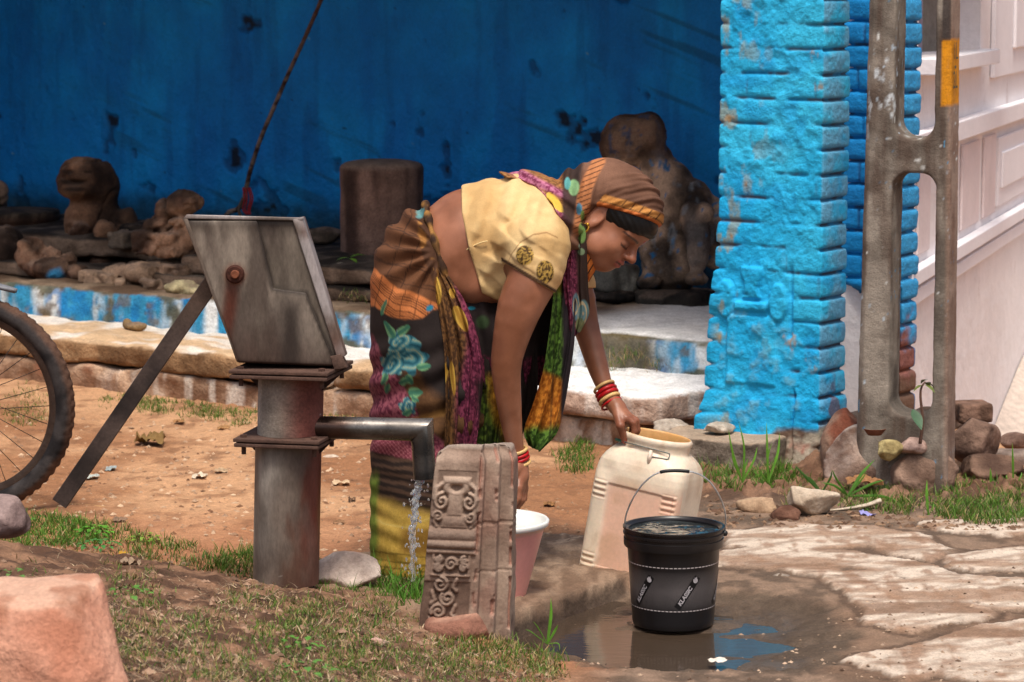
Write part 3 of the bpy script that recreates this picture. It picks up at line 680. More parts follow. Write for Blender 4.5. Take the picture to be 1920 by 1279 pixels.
def text_mesh(txt, size, shear=0.0, bold=0.0):
    cu = bpy.data.curves.new('t', 'FONT'); cu.body = txt; cu.size = size; cu.shear = shear; cu.offset = bold; cu.align_x = 'CENTER'; cu.align_y = 'CENTER'; cu.resolution_u = 4
    o = bpy.data.objects.new('t', cu); COL.objects.link(o); bpy.context.view_layer.update()
    me = bpy.data.meshes.new_from_object(o.evaluated_get(bpy.context.evaluated_depsgraph_get()))
    v = np.array([x.co[:] for x in me.vertices]); f = [tuple(p.vertices) for p in me.polygons]
    bpy.data.objects.remove(o); bpy.data.curves.remove(cu); bpy.data.meshes.remove(me); return v, f
def pole_text(txt, py, size):
    v, f = text_mesh(txt, size); z = pzo(py); aa = paR(z)
    # on the side face, reading round the arris
    X = O_ + (aa + .0035) * pax + (v[:, :1] - .02) * pdp + np.array([0, 0, 1]) * (z + v[:, 1:2]); return X, f
mt = vmat('grey_stencil_paint', base=tuple(lin((84, 84, 66))), rough=.85)
mk('painted_number', join(pole_text('1L', 96, .07), pole_text('2L', 150, .07), pole_text('-', 120, .09)), mt, pl, smooth=False)

# ================================================================ pinkish white house on the right
H0 = np.array([1.24, 8.86, 0]); HD = np.array([.30, .954, 0]); HN = np.array([.954, -.30, 0])
def hw(px, py):
    r = ray(px, py); n = HN; t = ((H0 - np.array([0, 0, H])) @ n) / (r @ n); p = np.array([0, 0, H]) + r * t; return (p - H0) @ HD, p[2]
hs_ = empty('house', H0 + np.array([0, 0, -.45]), 'pinkish white rendered house with raised mouldings beyond the concrete pole', 'house')
M_hw = vmat('white_render', rough=.8, var=(5, .06), fine=(60, .05), bump=((12, .2), (80, .15)), dist=.01, stain=[(3.0, .62, tuple(lin((196, 180, 176))), .12)], base=tuple(lin((236, 230, 230))))
M_hw2 = vmat('white_trim', rough=.7, var=(6, .04), fine=(60, .04), bump=((30, .12),), base=tuple(lin((234, 230, 234))))
M_hp = vmat('lilac_render', rough=.85, var=(5, .08), fine=(60, .05), bump=((20, .15),), base=tuple(lin((224, 210, 210))))
def hbox(t0, t1, z0, z1, d0, d1, bev=.004):
    pts = lambda d: np.array([H0 + HD * t + HN * d + np.array([0, 0, z]) for t, z in ((t0, z0), (t1, z0), (t1, z1), (t0, z1))])
    return prism(pts(d1), pts(d0), bev)
wz = hw(1745, 108)[1]; wt0, wt1 = hw(1722, 50)[0], hw(1838, 50)[0]
mk('wall', join(hbox(.02, wt0, -.6, 2.8, -.3, 0, 0), hbox(wt0, wt1, -.6, wz, -.3, 0, 0), hbox(wt1, 14, -.6, 2.8, -.3, 0, 0)), M_hw, hs_, smooth=False)
win = mk('window', hbox(wt0, wt1, wz, 2.8, -.3, -.16, 0), vmat('window_reveal', base=tuple(lin((150, 136, 152))), rough=.6), hs_, smooth=False)
mk('pane', hbox(wt0 + .05, (wt0 + wt1) / 2 + .1, wz + .04, 2.75, -.16, -.15, 0), vmat('dark_glass', base=tuple(lin((26, 24, 38))), rough=.2), win, smooth=False)
def band(pa, pb, h, d):   # moulding that keeps level: one height along the wall
    z = hw(*pa)[1]; return hbox(.02, 14, z - h, z, 0.002, d)
mk('sill_moulding', join(band((1760, 232), None, .07, .05), hbox(wt0 - .05, wt1 + .05, wz - .05, wz + .004, .002, .07)), M_hw2, hs_, smooth=False)
zb1 = hw(1760, 470)[1]
mk('plinth_moulding', join(hbox(.02, 14, zb1 - .05, zb1, .002, .045), hbox(.02, 14, zb1 - .12, zb1 - .07, .002, .03)), M_hw2, hs_, smooth=False)
zs1 = hw(1760, 250)[1] - .09
def pan(px0, px1):
    a, b = hw(px0, 300)[0], hw(px1, 300)[0]; return hbox(a, b, zb1 + .03, zs1 + .02, .001, .012)
for a_, b_ in ((1718, 1740), (1800, 1832), (1841, 1862)): mk('wall_panel', pan(a_, b_), M_hp, hs_, smooth=False)
t1_ = hw(1868, 100)[0]
mk('door', join(hbox(t1_, t1_ + 1.6, zb1 + .05, zs1 + .0, .002, .02), hbox(t1_ + .06, t1_ + 1.5, zb1 + .12, zs1 - .06, .02, .03), hbox(hw(1857, 60)[0], hw(1857, 60)[0] + 2.5, hw(1857, 146)[1], 2.7, .002, .02), hbox(hw(1890, 60)[0], hw(1890, 60)[0] + 1.2, hw(1890, 90)[1], 2.6, .02, .034)), M_hw2, hs_, smooth=False)
def ramp():
    n = 40; ts = np.linspace(.03, 6, n); R = []
    for t in ts:
        z = np.interp(t, [-2.5, 1.2, 2.2, 3.2, 6], [-.5, -.5, -.42, -.22, .05]); ring = [(0.004, -.7), (.0045, z + .06), (.05, z + .03), (.5, z - .12), (.9, z - .22), (.9, -.7)]
        R.append([H0 + HD * t + HN * d + np.array([0, 0, zz]) for d, zz in ring])
    return loft(R)
mk('base_apron', ramp(), vmat('sandy_render', base=tuple(lin((206, 190, 176))), rough=.9), hs_, smooth=30)
# ================================================================ hand pump
PYp = 6.42
def A(px, py, dy=0.0, Y=PYp): return P(px, py, Y + dy)
base = A(537, 1068); pump = empty('hand_pump', (base[0], base[1], base[2] - .05), 'weathered grey iron hand pump with rusty flanges and a long lever handle', 'hand pump')
M_iron = vmat('weathered_iron', rough=.55, var=(9, .3), fine=(160, .22), bump=((40, .15), (200, .25)), dist=.006, spec=.4, metal=.25, rvar=.12, stretch=(1, 1, .35))
M_rust = vmat('rusty_iron', rough=.8, var=(14, .3), fine=(150, .3), bump=((50, .3), (200, .35)), dist=.007, spec=.3)
M_steel = vmat('worn_steel', rough=.32, var=(9, .25), fine=(160, .2), bump=((60, .08), (300, .08)), dist=.004, spec=.5, metal=.75, rvar=.1)
def iron_cols(v, kind=0):
    v = np.asarray(v); px, py = project(v)
    n = fbm(v, 9, 4, 111); f = fbm(v * np.array([1, 1, .3]), 22, 4, 112)
    c = mix(lin((96, 84, 76)), lin((138, 124, 112)), sst(.3, .7, n)[:, None])
    c = mix(c, lin((88, 54, 40)), (sst(.46, .66, f) * .8)[:, None])
    return c, px, py, n, f
# head casting
def head_plate(pts, d0, d1, bev=.004):
    return prism(np.array([A(x, y, d0) for x, y in pts]), np.array([A(x, y, d1) for x, y in pts]), bev)
HW = .062
hp = head_plate([(350, 408), (556, 412), (640, 688), (444, 680)], -HW, HW, .006)
def refine(vf, cuts=5):
    bm = bmesh.new(); vs = [bm.verts.new(x) for x in vf[0]]
    for q in vf[1]: bm.faces.new([vs[i] for i in q])
    bmesh.ops.triangulate(bm, faces=bm.faces)
    for _ in range(cuts):
        e = [x for x in bm.edges if x.calc_length() > .012]
        if not e: break
        bmesh.ops.subdivide_edges(bm, edges=e, cuts=1); bmesh.ops.triangulate(bm, faces=bm.faces)
    return bm_out(bm)
def head_cols(v):
    c, px, py, n, f = iron_cols(v)
    c = mix(lin((118, 107, 97)), lin((152, 141, 128)), sst(.3, .7, fbm(v * np.array([1, 1, .35]), 10, 4, 113))[:, None])
    g = sst(.4, .62, fbm(v * np.array([1.6, 1.6, .35]), 13, 4, 114)); c = mix(c, lin((66, 54, 48)), (g * .75)[:, None])
    dk = sst(452, 405, py + 26 * (n - .5)) * sst(.4, .55, f + .2); c = mix(c, lin((44, 34, 29)), (dk * .85)[:, None])
    strk = sst(22, 4, np.abs(px - 438 + (py - 520) * .12 + 10 * (n - .5))) * sst(505, 545, py) * sst(705, 600, py); c = mix(c, lin((92, 40, 24)), (strk * .85)[:, None])
    halo = sst(26, 14, np.hypot(px - 440, py - 515)); c = mix(c, lin((140, 84, 60)), (halo * .6)[:, None])
    lo = sst(600, 690, py + 60 * (n - .5)); c = mix(c, lin((70, 52, 44)), (lo * .8)[:, None])
    ed_ = line_d(px, py, [(482, 414), (489, 440), (513, 541), (574, 549), (612, 640), (632, 685)]); c = mix(c, lin((44, 36, 32)), (sst(6, 2, ed_) * .8)[:, None]); rc = (px > np.interp(py, [414, 440, 541, 549, 640, 685], [484, 491, 515, 576, 614, 634])); c = mix(c, lin((88, 80, 70)), (rc * sst(.3, .5, n) * .55)[:, None]); dr = sst(30, 6, np.abs(px - 545 + 14 * (f - .5))) * sst(545, 590, py); c = mix(c, lin((46, 38, 34)), (dr * .75)[:, None])  # plate step and recess darkened: shade painted into the colour
    return c
hp = refine(hp); mk('pump_head', (hp[0], hp[1]), M_iron, pump, cols=head_cols(hp[0]), smooth=35)
# raised side plate with stepped edge, front cover strip, top lid
sp = head_plate([(352, 414), (482, 414), (489, 440), (513, 541), (574, 549), (612, 640), (632, 685), (447, 678)], -HW - .009, -HW + .004, .003); sp = refine(sp)
mk('side_plate', sp, M_iron, pump, cols=head_cols(sp[0]), smooth=35)
fc = prism(np.array([A(548, 411, -HW - .01), A(566, 407, -HW - .006), A(648, 668, -HW - .006), A(632, 672, -HW - .01)]), np.array([A(556, 409, HW), A(572, 405, HW), A(652, 664, HW), A(640, 670, HW)]), .003); fc = refine(fc)
def pale_cols(v):
    c, px, py, n, f = iron_cols(v); c = mix(c, lin((164, 158, 158)), (sst(.3, .5, n) * .8)[:, None]); return mix(c, lin((120, 92, 80)), (sst(560, 680, py) * .7)[:, None])  # paler lid and right face: sky reflection and light painted in
mk('cover_plate', fc, M_iron, pump, cols=pale_cols(fc[0]), smooth=35)
td = prism(np.array([A(344, 410, -HW - .008), A(566, 414, -HW - .008), A(570, 408, -HW - .008), A(350, 402, -HW - .008)]), np.array([A(344, 410, HW + .008), A(566, 414, HW + .008), A(570, 408, HW + .008), A(350, 402, HW + .008)]), .002); td = refine(td, 3)
mk('lid', td, M_iron, pump, cols=pale_cols(td[0]), smooth=35)
lp = prism(np.array([A(343, 410, -HW - .007), A(352, 410, -HW - .009), A(452, 676, -HW - .007), A(444, 676, -HW - .004)]), np.array([A(343, 410, HW), A(352, 410, HW), A(452, 676, HW), A(444, 676, HW)]), .002)
mk('back_rim', refine(lp, 4), M_iron, pump, cols=tuple(lin((112, 100, 90))), smooth=35)
ft = prism(np.array([A(618, 668, -HW - .012), A(640, 664, -HW - .012), A(652, 690, -HW - .012), A(627, 694, -HW - .012)]), np.array([A(622, 668, HW), A(644, 664, HW), A(655, 688, HW), A(630, 692, HW)]), .003)
mk('foot_lug', ft, M_rust, pump, cols=tuple(lin((92, 70, 60))), smooth=35)
ax = disc_tube(A(440, 515, -HW - .022), (0, 1, 0), .0215, .03, 28, .004); nut = disc_tube(A(440, 515, -HW - .032), (0, 1, 0), .010, .03, 18, .002); wsh = disc_tube(A(440, 515, -HW - .008), (0, 1, 0), .025, .008, 28, .002)
bo = mk('axle', join((*ax, tuple(lin((66, 34, 24)))), (*wsh, tuple(lin((124, 92, 76)))), (*nut, tuple(lin((112, 66, 46))))) if False else join((ax[0], ax[1], np.tile(lin((66, 34, 24)), (len(ax[0]), 1))), (wsh[0], wsh[1], np.tile(lin((120, 90, 74)), (len(wsh[0]), 1))), (nut[0], nut[1], np.tile(lin((120, 70, 48)), (len(nut[0]), 1)))), M_rust, pump, smooth=35)
# pedestal and tank
def cyl(px0, py0, px1, py1, rpx, n=72, m=60, rr=None):
    a, b = A(px0, py0), A(px1, py1); r = rpx / FPX * PYp
    return loft([tube([a + (b - a) * t, a + (b - a) * t + np.array([0, 0, -1e-3])], r, n, False)[0][:n] for t in np.linspace(0, 1, m)])
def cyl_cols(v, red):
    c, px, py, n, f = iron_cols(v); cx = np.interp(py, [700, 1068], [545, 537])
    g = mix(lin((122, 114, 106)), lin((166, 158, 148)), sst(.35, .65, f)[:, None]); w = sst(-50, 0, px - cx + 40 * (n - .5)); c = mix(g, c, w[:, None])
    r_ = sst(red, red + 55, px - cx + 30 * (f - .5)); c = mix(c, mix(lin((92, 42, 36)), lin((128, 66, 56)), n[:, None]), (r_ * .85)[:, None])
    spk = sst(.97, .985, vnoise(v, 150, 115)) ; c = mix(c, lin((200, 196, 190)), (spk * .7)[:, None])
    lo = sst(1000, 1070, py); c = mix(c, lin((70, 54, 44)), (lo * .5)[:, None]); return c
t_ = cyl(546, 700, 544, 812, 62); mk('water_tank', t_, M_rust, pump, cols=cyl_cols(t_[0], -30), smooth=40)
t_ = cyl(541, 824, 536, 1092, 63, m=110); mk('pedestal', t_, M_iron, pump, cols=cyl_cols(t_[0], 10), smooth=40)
def flange(name, cx, cy, wpx, th, rot):
    hw_ = wpx / FPX * PYp / 2; c = A(cx, cy); r = math.radians(rot); R = Matrix.Rotation(r, 3, 'Z')
    vs = []
    for k, dz in enumerate((.0, -th * 1.35)):
        b_ = box((0, 0, dz), (hw_ * 2 - k * .004, hw_ * 1.9, th), bev=.0018); vs.append((b_[0] @ np.array(R).T + c, b_[1]))
    pl_ = refine(join(*vs), 3); o = mk(name, pl_, M_rust, pump, cols=mix(lin((62, 44, 38)), lin((104, 78, 66)), fbm(pl_[0], 30, 4, 116)[:, None]), smooth=35)
    for sx in (-.82, .0, .82):
        for sy in ((-.8, .8) if sx else ()):
            p_ = np.array(R) @ np.array([sx * hw_, sy * hw_ * .9, 0]) + c
            hx = disc_tube(p_ + [0, 0, th / 2], (0, 0, 1), .0085, .006, 6); sh = disc_tube(p_ + [0, 0, -th * 4.2], (0, 0, 1), .0055, th * 3.4, 10); mk('bolt', join(hx, sh), M_rust, o, cols=tuple(lin((84, 60, 50))), smooth=35)
    # gussets under the flange
    for sg in (-1, 1):
        R_ = np.array(R); g = [np.array([sg * hw_ * .62, 0, -th * 1.9]), np.array([sg * hw_ * .98, 0, -th * 1.9]), np.array([sg * hw_ * .62, 0, -th * 1.9 - .038])]
        mk('gusset', prism(np.array([R_ @ (q + [0, -.006, 0]) + c for q in g]), np.array([R_ @ (q + [0, .006, 0]) + c for q in g])), M_rust, o, cols=tuple(lin((58, 42, 38))), smooth=False)
flange('upper_flange', 547, 688, 192, .0085, -12); flange('lower_flange', 540, 816, 168, .0085, -12)
# spout
s0, s1 = A(590, 801, -.02), A(791, 806, -.045); s2 = A(797, 897, -.045)
rs = 21.5 / FPX * PYp; k_ = (s1 - s0) / np.linalg.norm(s1 - s0)
def ring_at(c, x, z, n=32):
    a = np.arange(n) / n * 2 * math.pi; return c + np.cos(a)[:, None] * x * rs + np.sin(a)[:, None] * np.array([0, 1, 0]) * rs
zx = np.array([0, 0, 1.0]); dn = (s2 - s1) / np.linalg.norm(s2 - s1); nd = np.cross(dn, [0, 1, 0]); mit = (zx + nd * -1) if False else None
up_ = np.cross([0, 1, 0], k_) * -1; up_ = up_ if up_[2] > 0 else -up_
o_ = -np.cross([0, 1, 0], dn); o_ = o_ if o_[0] > 0 else -o_
rings = [ring_at(s0 + (s1 - s0) * t, up_, 0) for t in np.linspace(0, 1, 30)[:-1]]
mi = up_ + o_ ; rings.append(ring_at(s1, mi, 0)); rings += [ring_at(s1 + (s2 - s1) * t, o_, 0) for t in np.linspace(.0, 1, 16)[4:]]
ri = [s2 + (r - s2) for r in rings[-1:]]; inner = [s2 + (rings[-1] - s2) * .86, s2 - dn * .06 + (rings[-1] - s2) * .86]
sv = loft(rings + inner, True, True); sp_px, sp_py = project(sv[0])
n = fbm(sv[0], 30, 4, 117); c = mix(lin((92, 88, 84)), lin((136, 132, 128)), sst(.4, .6, fbm(sv[0] * np.array([.3, 1, 1]), 26, 4, 118))[:, None]); c = mix(c, lin((74, 54, 46)), (sst(690, 625, sp_px + 40 * (n - .5)) * .95)[:, None]); c = mix(c, lin((40, 46, 52)), (sst(815, 840, sp_py) * .6)[:, None])
mk('spout', sv, M_steel, pump, cols=c, smooth=32)
# lever handle
def hbar():
    a, b = A(398, 528, 0), A(113, 942, -.03); d = b - a; d /= np.linalg.norm(d); s_ = np.cross(d, [0, 1, 0]); s_ /= np.linalg.norm(s_); hw_ = 15.5 / FPX * PYp
    R = []
    for t in np.linspace(-.16, 1, 60):
        c_ = a + (b - a) * t; R.append([c_ + s_ * hw_ * x + np.array([0, 1, 0]) * y * hw_ for x, y in ((-.92, -1), (.92, -1), (1, -.92), (1, .92), (.92, 1), (-.92, 1), (-1, .92), (-1, -.92))])
    return loft(R)
hb = hbar(); n = fbm(hb[0], 12, 4, 119); c = mix(lin((46, 38, 36)), lin((86, 72, 66)), sst(.35, .65, n)[:, None]); hx_, hy_ = project(hb[0]); c = mix(c, lin((96, 76, 62)), (sst(640, 540, hy_) * .7)[:, None])
mk('handle', hb, vmat('handle_iron', rough=.45, var=(9, .25), fine=(120, .3), bump=((40, .1), (200, .2)), dist=.005, spec=.5, metal=.4), pump, cols=c, smooth=30)
# falling water
def stream():
    parts = []
    r_ = np.random.default_rng(3)
    path = [A(787, 893, -.03), A(784, 915, -.035), A(779, 945, -.04), A(776, 975, -.042), A(773, 1005, -.045), A(774, 1040, -.045), A(775, 1090, -.045)]
    pth = smooth_path(path, 90)
    for s_ in range(3):
        ph = s_ * 2.1; t = np.linspace(0, 1, 90); off = np.stack([.007 * np.sin(t * 19 + ph) * (1 - .5 * t), .006 * np.cos(t * 17 + ph), 0 * t], -1)
        rad = (.0075 - .0042 * t) * (1 + .45 * np.sin(t * 44 + ph * 2) + .25 * np.sin(t * 91 + ph)) * np.where(t < .82, 1, .7) * (.9 if s_ == 0 else .55); parts.append(tube(pth + off, np.maximum(rad, .0009), 8))
    for k in range(120):
        t = r_.uniform(.02, 1); i = int(t * 89); c = pth[i] + r_.normal(0, .0075 + .008 * t, 3); v = ell_mesh(c, r_.uniform(.0010, .0032), r_.uniform(1, 2.4)); parts.append(v)
    return join(*parts)
def ell_mesh(c, r, st=1.0, n=8):
    return lathe([(1e-4, -r * st), (r * .7, -r * st * .7), (r, 0), (r * .7, r * st * .7), (1e-4, r * st)], c, n)
M_water, nt_, b_ = nodes('falling_water'); b_.inputs['Base Color'].default_value = (.9, .95, 1, 1); b_.inputs['Transmission Weight'].default_value = .85; b_.inputs['Roughness'].default_value = .03; b_.inputs['IOR'].default_value = 1.33; b_.inputs['Specular IOR Level'].default_value = .9
mk('water_stream', stream(), M_water, label='thin sparkling stream of water falling from the pump spout', cat='water stream')

# ================================================================ carved door-jamb stone
def carved():
    Yc = 6.06
    tl, tr, bl, br = (815, 826), (972, 838), (786, 1158), (974, 1212)
    # local frame : x across the main face, y depth, z up. turned so that the plain stepped side shows on the right
    Wf = 110 / FPX * Yc; Hh = .42
    res = .0019
    nu = int(.21 / res); nz = int((Hh + .07) / res)
    s = np.linspace(0, 1, nu); zz = np.linspace(-.07, Hh, nz)
    # plan outline of the stone: (x,y) knots: front face then stepped mouldings going back to the right
    kn = [(0, .0), (.0, 0), (.128, .0), (.136, .006), (.137, .03), (.142, .034), (.172, .030), (.175, .034), (.177, .058), (.182, .062), (.212, .060), (.219, .066), (.222, .16)]
    kx = np.array(kn); L = np.concatenate([[0], np.cumsum(np.hypot(*np.diff(kx, axis=0).T))]); S = s * L[-1]
    ox, oy = np.interp(S, L, kx[:, 0]), np.interp(S, L, kx[:, 1])
    Lf = L[2]                                                    # end of front face
    X, Z = np.meshgrid(S, zz); OX, OY = np.meshgrid(ox, zz)[0], np.meshgrid(oy, zz)[0]
    X, Z, OX, OY = X.ravel(), Z.ravel(), OX.ravel(), OY.ravel()
    u = X / Lf; fr = X < Lf
    rel = np.zeros_like(X)
    def ridge(d, w): return np.clip(1 - (d / w) ** 2, 0, 1) ** .6
    def spiral(cx, cz, r, turns, a0, sg, w):
        t = np.linspace(0, 1, 40); a = a0 + sg * turns * 2 * math.pi * t; rr = r * (1 - t) ** .8 + r * .12
        return ridge(line_d(X, Z, list(zip(cx + rr * np.cos(a), cz + rr * np.sin(a)))), w)
    H_ = Hh
    m = Lf / 2
    bands = [(.248, .010), (.232, .007), (.205, .010), (.198, .004), (.150, .006)]
    rel = np.maximum(rel, ridge(np.abs(Z - .232), .016) * .9); rel = np.maximum(rel, ridge(np.abs(Z - .210), .011) * 1.0); rel = np.maximum(rel, ridge(np.abs(Z - .192), .006) * .6)
    # pot with volutes
    rel = np.maximum(rel, ridge(np.maximum(np.abs(X - m) - .022, np.abs(Z - .262) * .9) , .016) * .9)
    rel = np.maximum(rel, sst(.002, -.004, np.maximum(np.abs(X - m) - .018 - .006 * np.abs(Z - .30) / .03, np.abs(Z - .298) - .026)) * .75)
    rel = np.maximum(rel, ridge(np.hypot(X - m, (Z - .338) * 1.7) - .026, .012) * .8); rel = np.maximum(rel, ridge(np.maximum(np.abs(X - m) - .03, np.abs(Z - .352)), .010) * .9)
    rel = rel - .12 * sst(.01, .0, np.hypot((X - m) * .7, (Z - .366) * 2) - .012)
    for sg in (-1, 1):
        rel = np.maximum(rel, spiral(m + sg * .037, .305, .017, 1.4, math.pi / 2, -sg, .0052)); rel = np.maximum(rel, spiral(m + sg * .043, .272, .012, 1.2, math.pi, sg, .0048))
        rel = np.maximum(rel, ridge(line_d(X, Z, [(m + sg * .030, .35), (m + sg * .052, .335), (m + sg * .056, .31)]), .006) * .8); rel = np.maximum(rel, ridge(line_d(X, Z, [(m + sg * .05, .29), (m + sg * .053, .26), (m + sg * .045, .25)]), .006) * .7)
    # rosette panel
    rel = np.maximum(rel, spiral(m, .165, .014, 1.5, 0, 1, .0048))
    for k in range(5):
        a = -math.pi + k * math.pi / 4 * 1.0; 
        for sg in (-1, 1): rel = np.maximum(rel, spiral(m + sg * .032, .166 + (.008 if k % 2 else -.008), .010 - .0012 * k, 1.2, k * 1.3, sg, .004))
    rel = np.maximum(rel, ridge(np.abs(np.maximum(np.abs(X - m) - .046, np.abs(Z - .165) - .026)), .004) * .6)
    # foliage scroll down the shaft
    sm_ = sst(.0, -.003, X - Lf * .86) * sst(Lf * .1, Lf * .14, X)
    for k in range(6):
        zc = .118 - k * .031; sg = 1 if k % 2 else -1
        rel = np.maximum(rel, spiral(m - .012 + sg * .010, zc, .016, 1.5, math.pi * (.5 + .3 * k), sg, .0052) * 1.05)
        rel = np.maximum(rel, ridge(line_d(X, Z, [(m - .012 - sg * .03, zc + .014), (m - .012 - sg * .022, zc - .006), (m - .012 - sg * .03, zc - .014)]), .0052) * .8)
    shaft = (Z < .132) * sst(Lf * .92, Lf * .88, X); ground_ = -.25 * shaft * sst(.0, .004, .126 - Z)
    ground_ = ground_ + -.10 * ((Z > .142) & (Z < .19)) * sst(.052, .048, np.abs(X - m)) + -.12 * (Z > .25) * sst(.058, .05, np.abs(X - m)) * (Z < .375)
    rel = np.where(fr, rel + ground_, 0)
    # side mouldings: horizontal break in the pilaster strips
    side = (~fr); strip = side & (OX < .225)
    notch = sst(.002, -.002, np.abs(Z - .255) - .004) + .6 * sst(.002, -.002, np.abs(Z - .145) - .003)
    tri = sst(.003, -.003, np.abs((X - L[6]) * 1.0) - (Z - .25) * .7 - .002) * sst(.30, .25, Z) * (Z > .25)
    rel = rel + np.where(strip, -.22 * notch + .28 * tri, 0)
    q = p3(OX * 1.0, OY, Z); f = fbm(q, 40, 4, 121); big = fbm(q, 9, 3, 122)
    edge = np.zeros_like(X)
    for i in (2, 6, 10): edge = np.maximum(edge, sst(.010, .0, np.abs(X - L[i])))
    wornn = edge * sst(.42, .62, fbm(q, 34, 3, 123))
    dep = .0135 * rel + .004 * (f - .5) + .010 * (big - .5) - .012 * wornn
    nx_, ny_ = np.where(fr, 0, .45), np.where(fr, -1, -.9); 
    # worn rounded top and leaning
    tp = sst(Hh - .035, Hh, Z); dep = dep - .022 * tp ** 2
    x = OX + nx_ * dep; y = OY + ny_ * dep; z = Z + tp * (-.010 * sst(.18, .23, OX) - .012 * sst(.03, 0, OX)) + .004 * (big - .5)
    x = x - (sst(.0, .03, OX) < .5) * tp * .0
    # crumbled right rear arris
    cr = sst(.212, .222, OX) * (.5 + fbm(q, 16, 3, 124)); x = x - .010 * cr; 
    col = mix(lin((134, 112, 98)), lin((170, 148, 131)), sst(.3, .7, big)[:, None])
    col = mix(col, lin((144, 114, 100)), (side * sst(.40, .6, fbm(q, 12, 4, 125)) * .8)[:, None]); col = mix(col, lin((164, 118, 102)), (wornn * .85)[:, None])
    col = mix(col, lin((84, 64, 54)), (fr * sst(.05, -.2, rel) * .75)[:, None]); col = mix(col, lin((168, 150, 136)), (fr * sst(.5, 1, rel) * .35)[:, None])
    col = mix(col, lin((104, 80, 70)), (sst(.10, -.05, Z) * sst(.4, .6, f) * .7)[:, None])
    n_ = nu
    # close the body: sides/back ring
    G = np.stack([x, y, z], -1).reshape(nz, nu, 3); CC = col.reshape(nz, nu, 3)
    back = np.array([(.20, .18), (.1, .19), (.0, .18), (-.004, .12), (-.005, .06), (-.003, .015)])
    Bk = np.zeros((nz, len(back), 3)); Bk[:, :, 0] = back[:, 0] + .006 * (fbm(p3(back[:, 0][None, :] * 3 + 0 * zz[:, None], zz[:, None] + 0 * back[:, 0][None, :], 1.0), 20, 3, 6) - .5); Bk[:, :, 1] = back[:, 1]; Bk[:, :, 2] = zz[:, None] - .022 * sst(Hh - .03, Hh, zz)[:, None]
    G = np.concatenate([G, Bk], 1); CC = np.concatenate([CC, np.tile(lin((120, 98, 86)), (nz, len(back), 1))], 1)
    # top cap by shrinking rings
    topc = G[-1].mean(0); caps = [topc + (G[-1] - topc) * k + np.array([0, 0, hgt]) for k, hgt in ((.97, .006), (.90, .010), (.6, .012), (.2, .012))]
    G = np.concatenate([G, np.array(caps)], 0); CC = np.concatenate([CC, np.tile(lin((150, 134, 122)), (4, G.shape[1], 1))], 0)
    v, f = loft(G, True, True); CC = np.vstack([CC.reshape(-1, 3), CC[0].mean(0), CC[-1].mean(0)])
    # place: rotate so face looks slightly left of the camera
    r = math.radians(-6); R = np.array([[math.cos(r), -math.sin(r), 0], [math.sin(r), math.cos(r), 0], [0, 0, 1]])
    v = v @ R.T
    v[:, 0] = .225 - (.225 - v[:, 0]) * (1 - .16 * np.clip(v[:, 2] / .42, -.1, 1)); lean = math.radians(1.2); Rl = np.array([[math.cos(lean), 0, math.sin(lean)], [0, 1, 0], [-math.sin(lean), 0, math.cos(lean)]]); v = v @ Rl.T
    o = P(785, 1190, Yc - .03); return v * .80 * np.array([1.17, 1, 1.24]) + o, f, CC
M_carv = vmat('carved_sandstone', rough=.92, var=(18, .16), fine=(180, .2), bump=((80, .25), (260, .3)), dist=.008, spec=.2)
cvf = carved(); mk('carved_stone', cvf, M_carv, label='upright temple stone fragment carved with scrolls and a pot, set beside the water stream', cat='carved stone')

# ================================================================ pink tub
tb = P(925, 1150, Y=6.46); tb[2] = .0
rt = 106 / FPX * 6.46; zt = P(925, 972, 6.46)[2]
prof = [(.02, 0), (rt * .52, 0), (rt * .56, .004)] + [(rt * (.56 + .37 * t), .004 + (zt - .02) * t) for t in np.linspace(.05, 1, 14)] + [(rt * .955, zt - .016), (rt * 1.0, zt - .014), (rt * 1.01, zt - .004), (rt * .985, zt), (rt * .94, zt - .003), (rt * .91, zt - .02)] + [(rt * (.53 + .38 * t), .01 + (zt - .03) * t) for t in np.linspace(1, 0, 8)] + [(.02, .01)]
tv = lathe(prof, tb, 72); zz = tv[0][:, 2]; rr = np.hypot(tv[0][:, 0] - tb[0], tv[0][:, 1] - tb[1])
M_plas = vmat('pink_plastic', rough=.38, var=(8, .06), fine=(90, .05), bump=((70, .04),), dist=.004, spec=.5, sub=.15)
outer = np.zeros(len(zz)); outer[:72 * 22] = 1
c = mix(lin((222, 226, 222)), lin((222, 160, 152)), (outer * sst(zt - .012, zt - .02, zz))[:, None])
tub = mk('tub', tv, M_plas, base=tb, cols=c, label='pale pink plastic tub with white rim half hidden by the carved stone', cat='tub')

# ================================================================ black bucket
bk = P(1262, 1150, Y=6.36); bk[2] = -.03
zr = P(1266, 985, 6.36)[2] - bk[2]; rr_ = 97 / FPX * 6.36
bucket = empty('bucket', bk, 'black plastic bucket filled with water standing in the puddle', 'bucket')
k = zr
rbot, rtop = rr_ * .80, rr_ * .915
def rad(z): return rbot + (rtop - rbot) * np.clip(z / (k * .83), 0, 1)
prof = [(.005, 0), (rbot * .93, 0), (rbot * .985, .003), (rbot, .008)] + [(rad(z), z) for z in np.linspace(.012, k * .80, 30)]
prof += [(rtop * 1.0, k * .80), (rr_ * .975, k * .805), (rr_ * .985, k * .83), (rr_ * .985, k * .885), (rr_ * .965, k * .89), (rr_ * .965, k * .92), (rr_ * .995, k * .925), (rr_ * .995, k * .945), (rr_ * .97, k * .95), (rr_ * .975, k * .975), (rr_, k * .98), (rr_ * 1.0, k), (rr_ * .96, k), (rr_ * .945, k * .985)] + [(rad(k * (.97 - .9 * t)) - .003, k * (.97 - .9 * t)) for t in np.linspace(0, 1, 10)] + [(.004, k * .06)]
bv = lathe(prof, bk, 96)
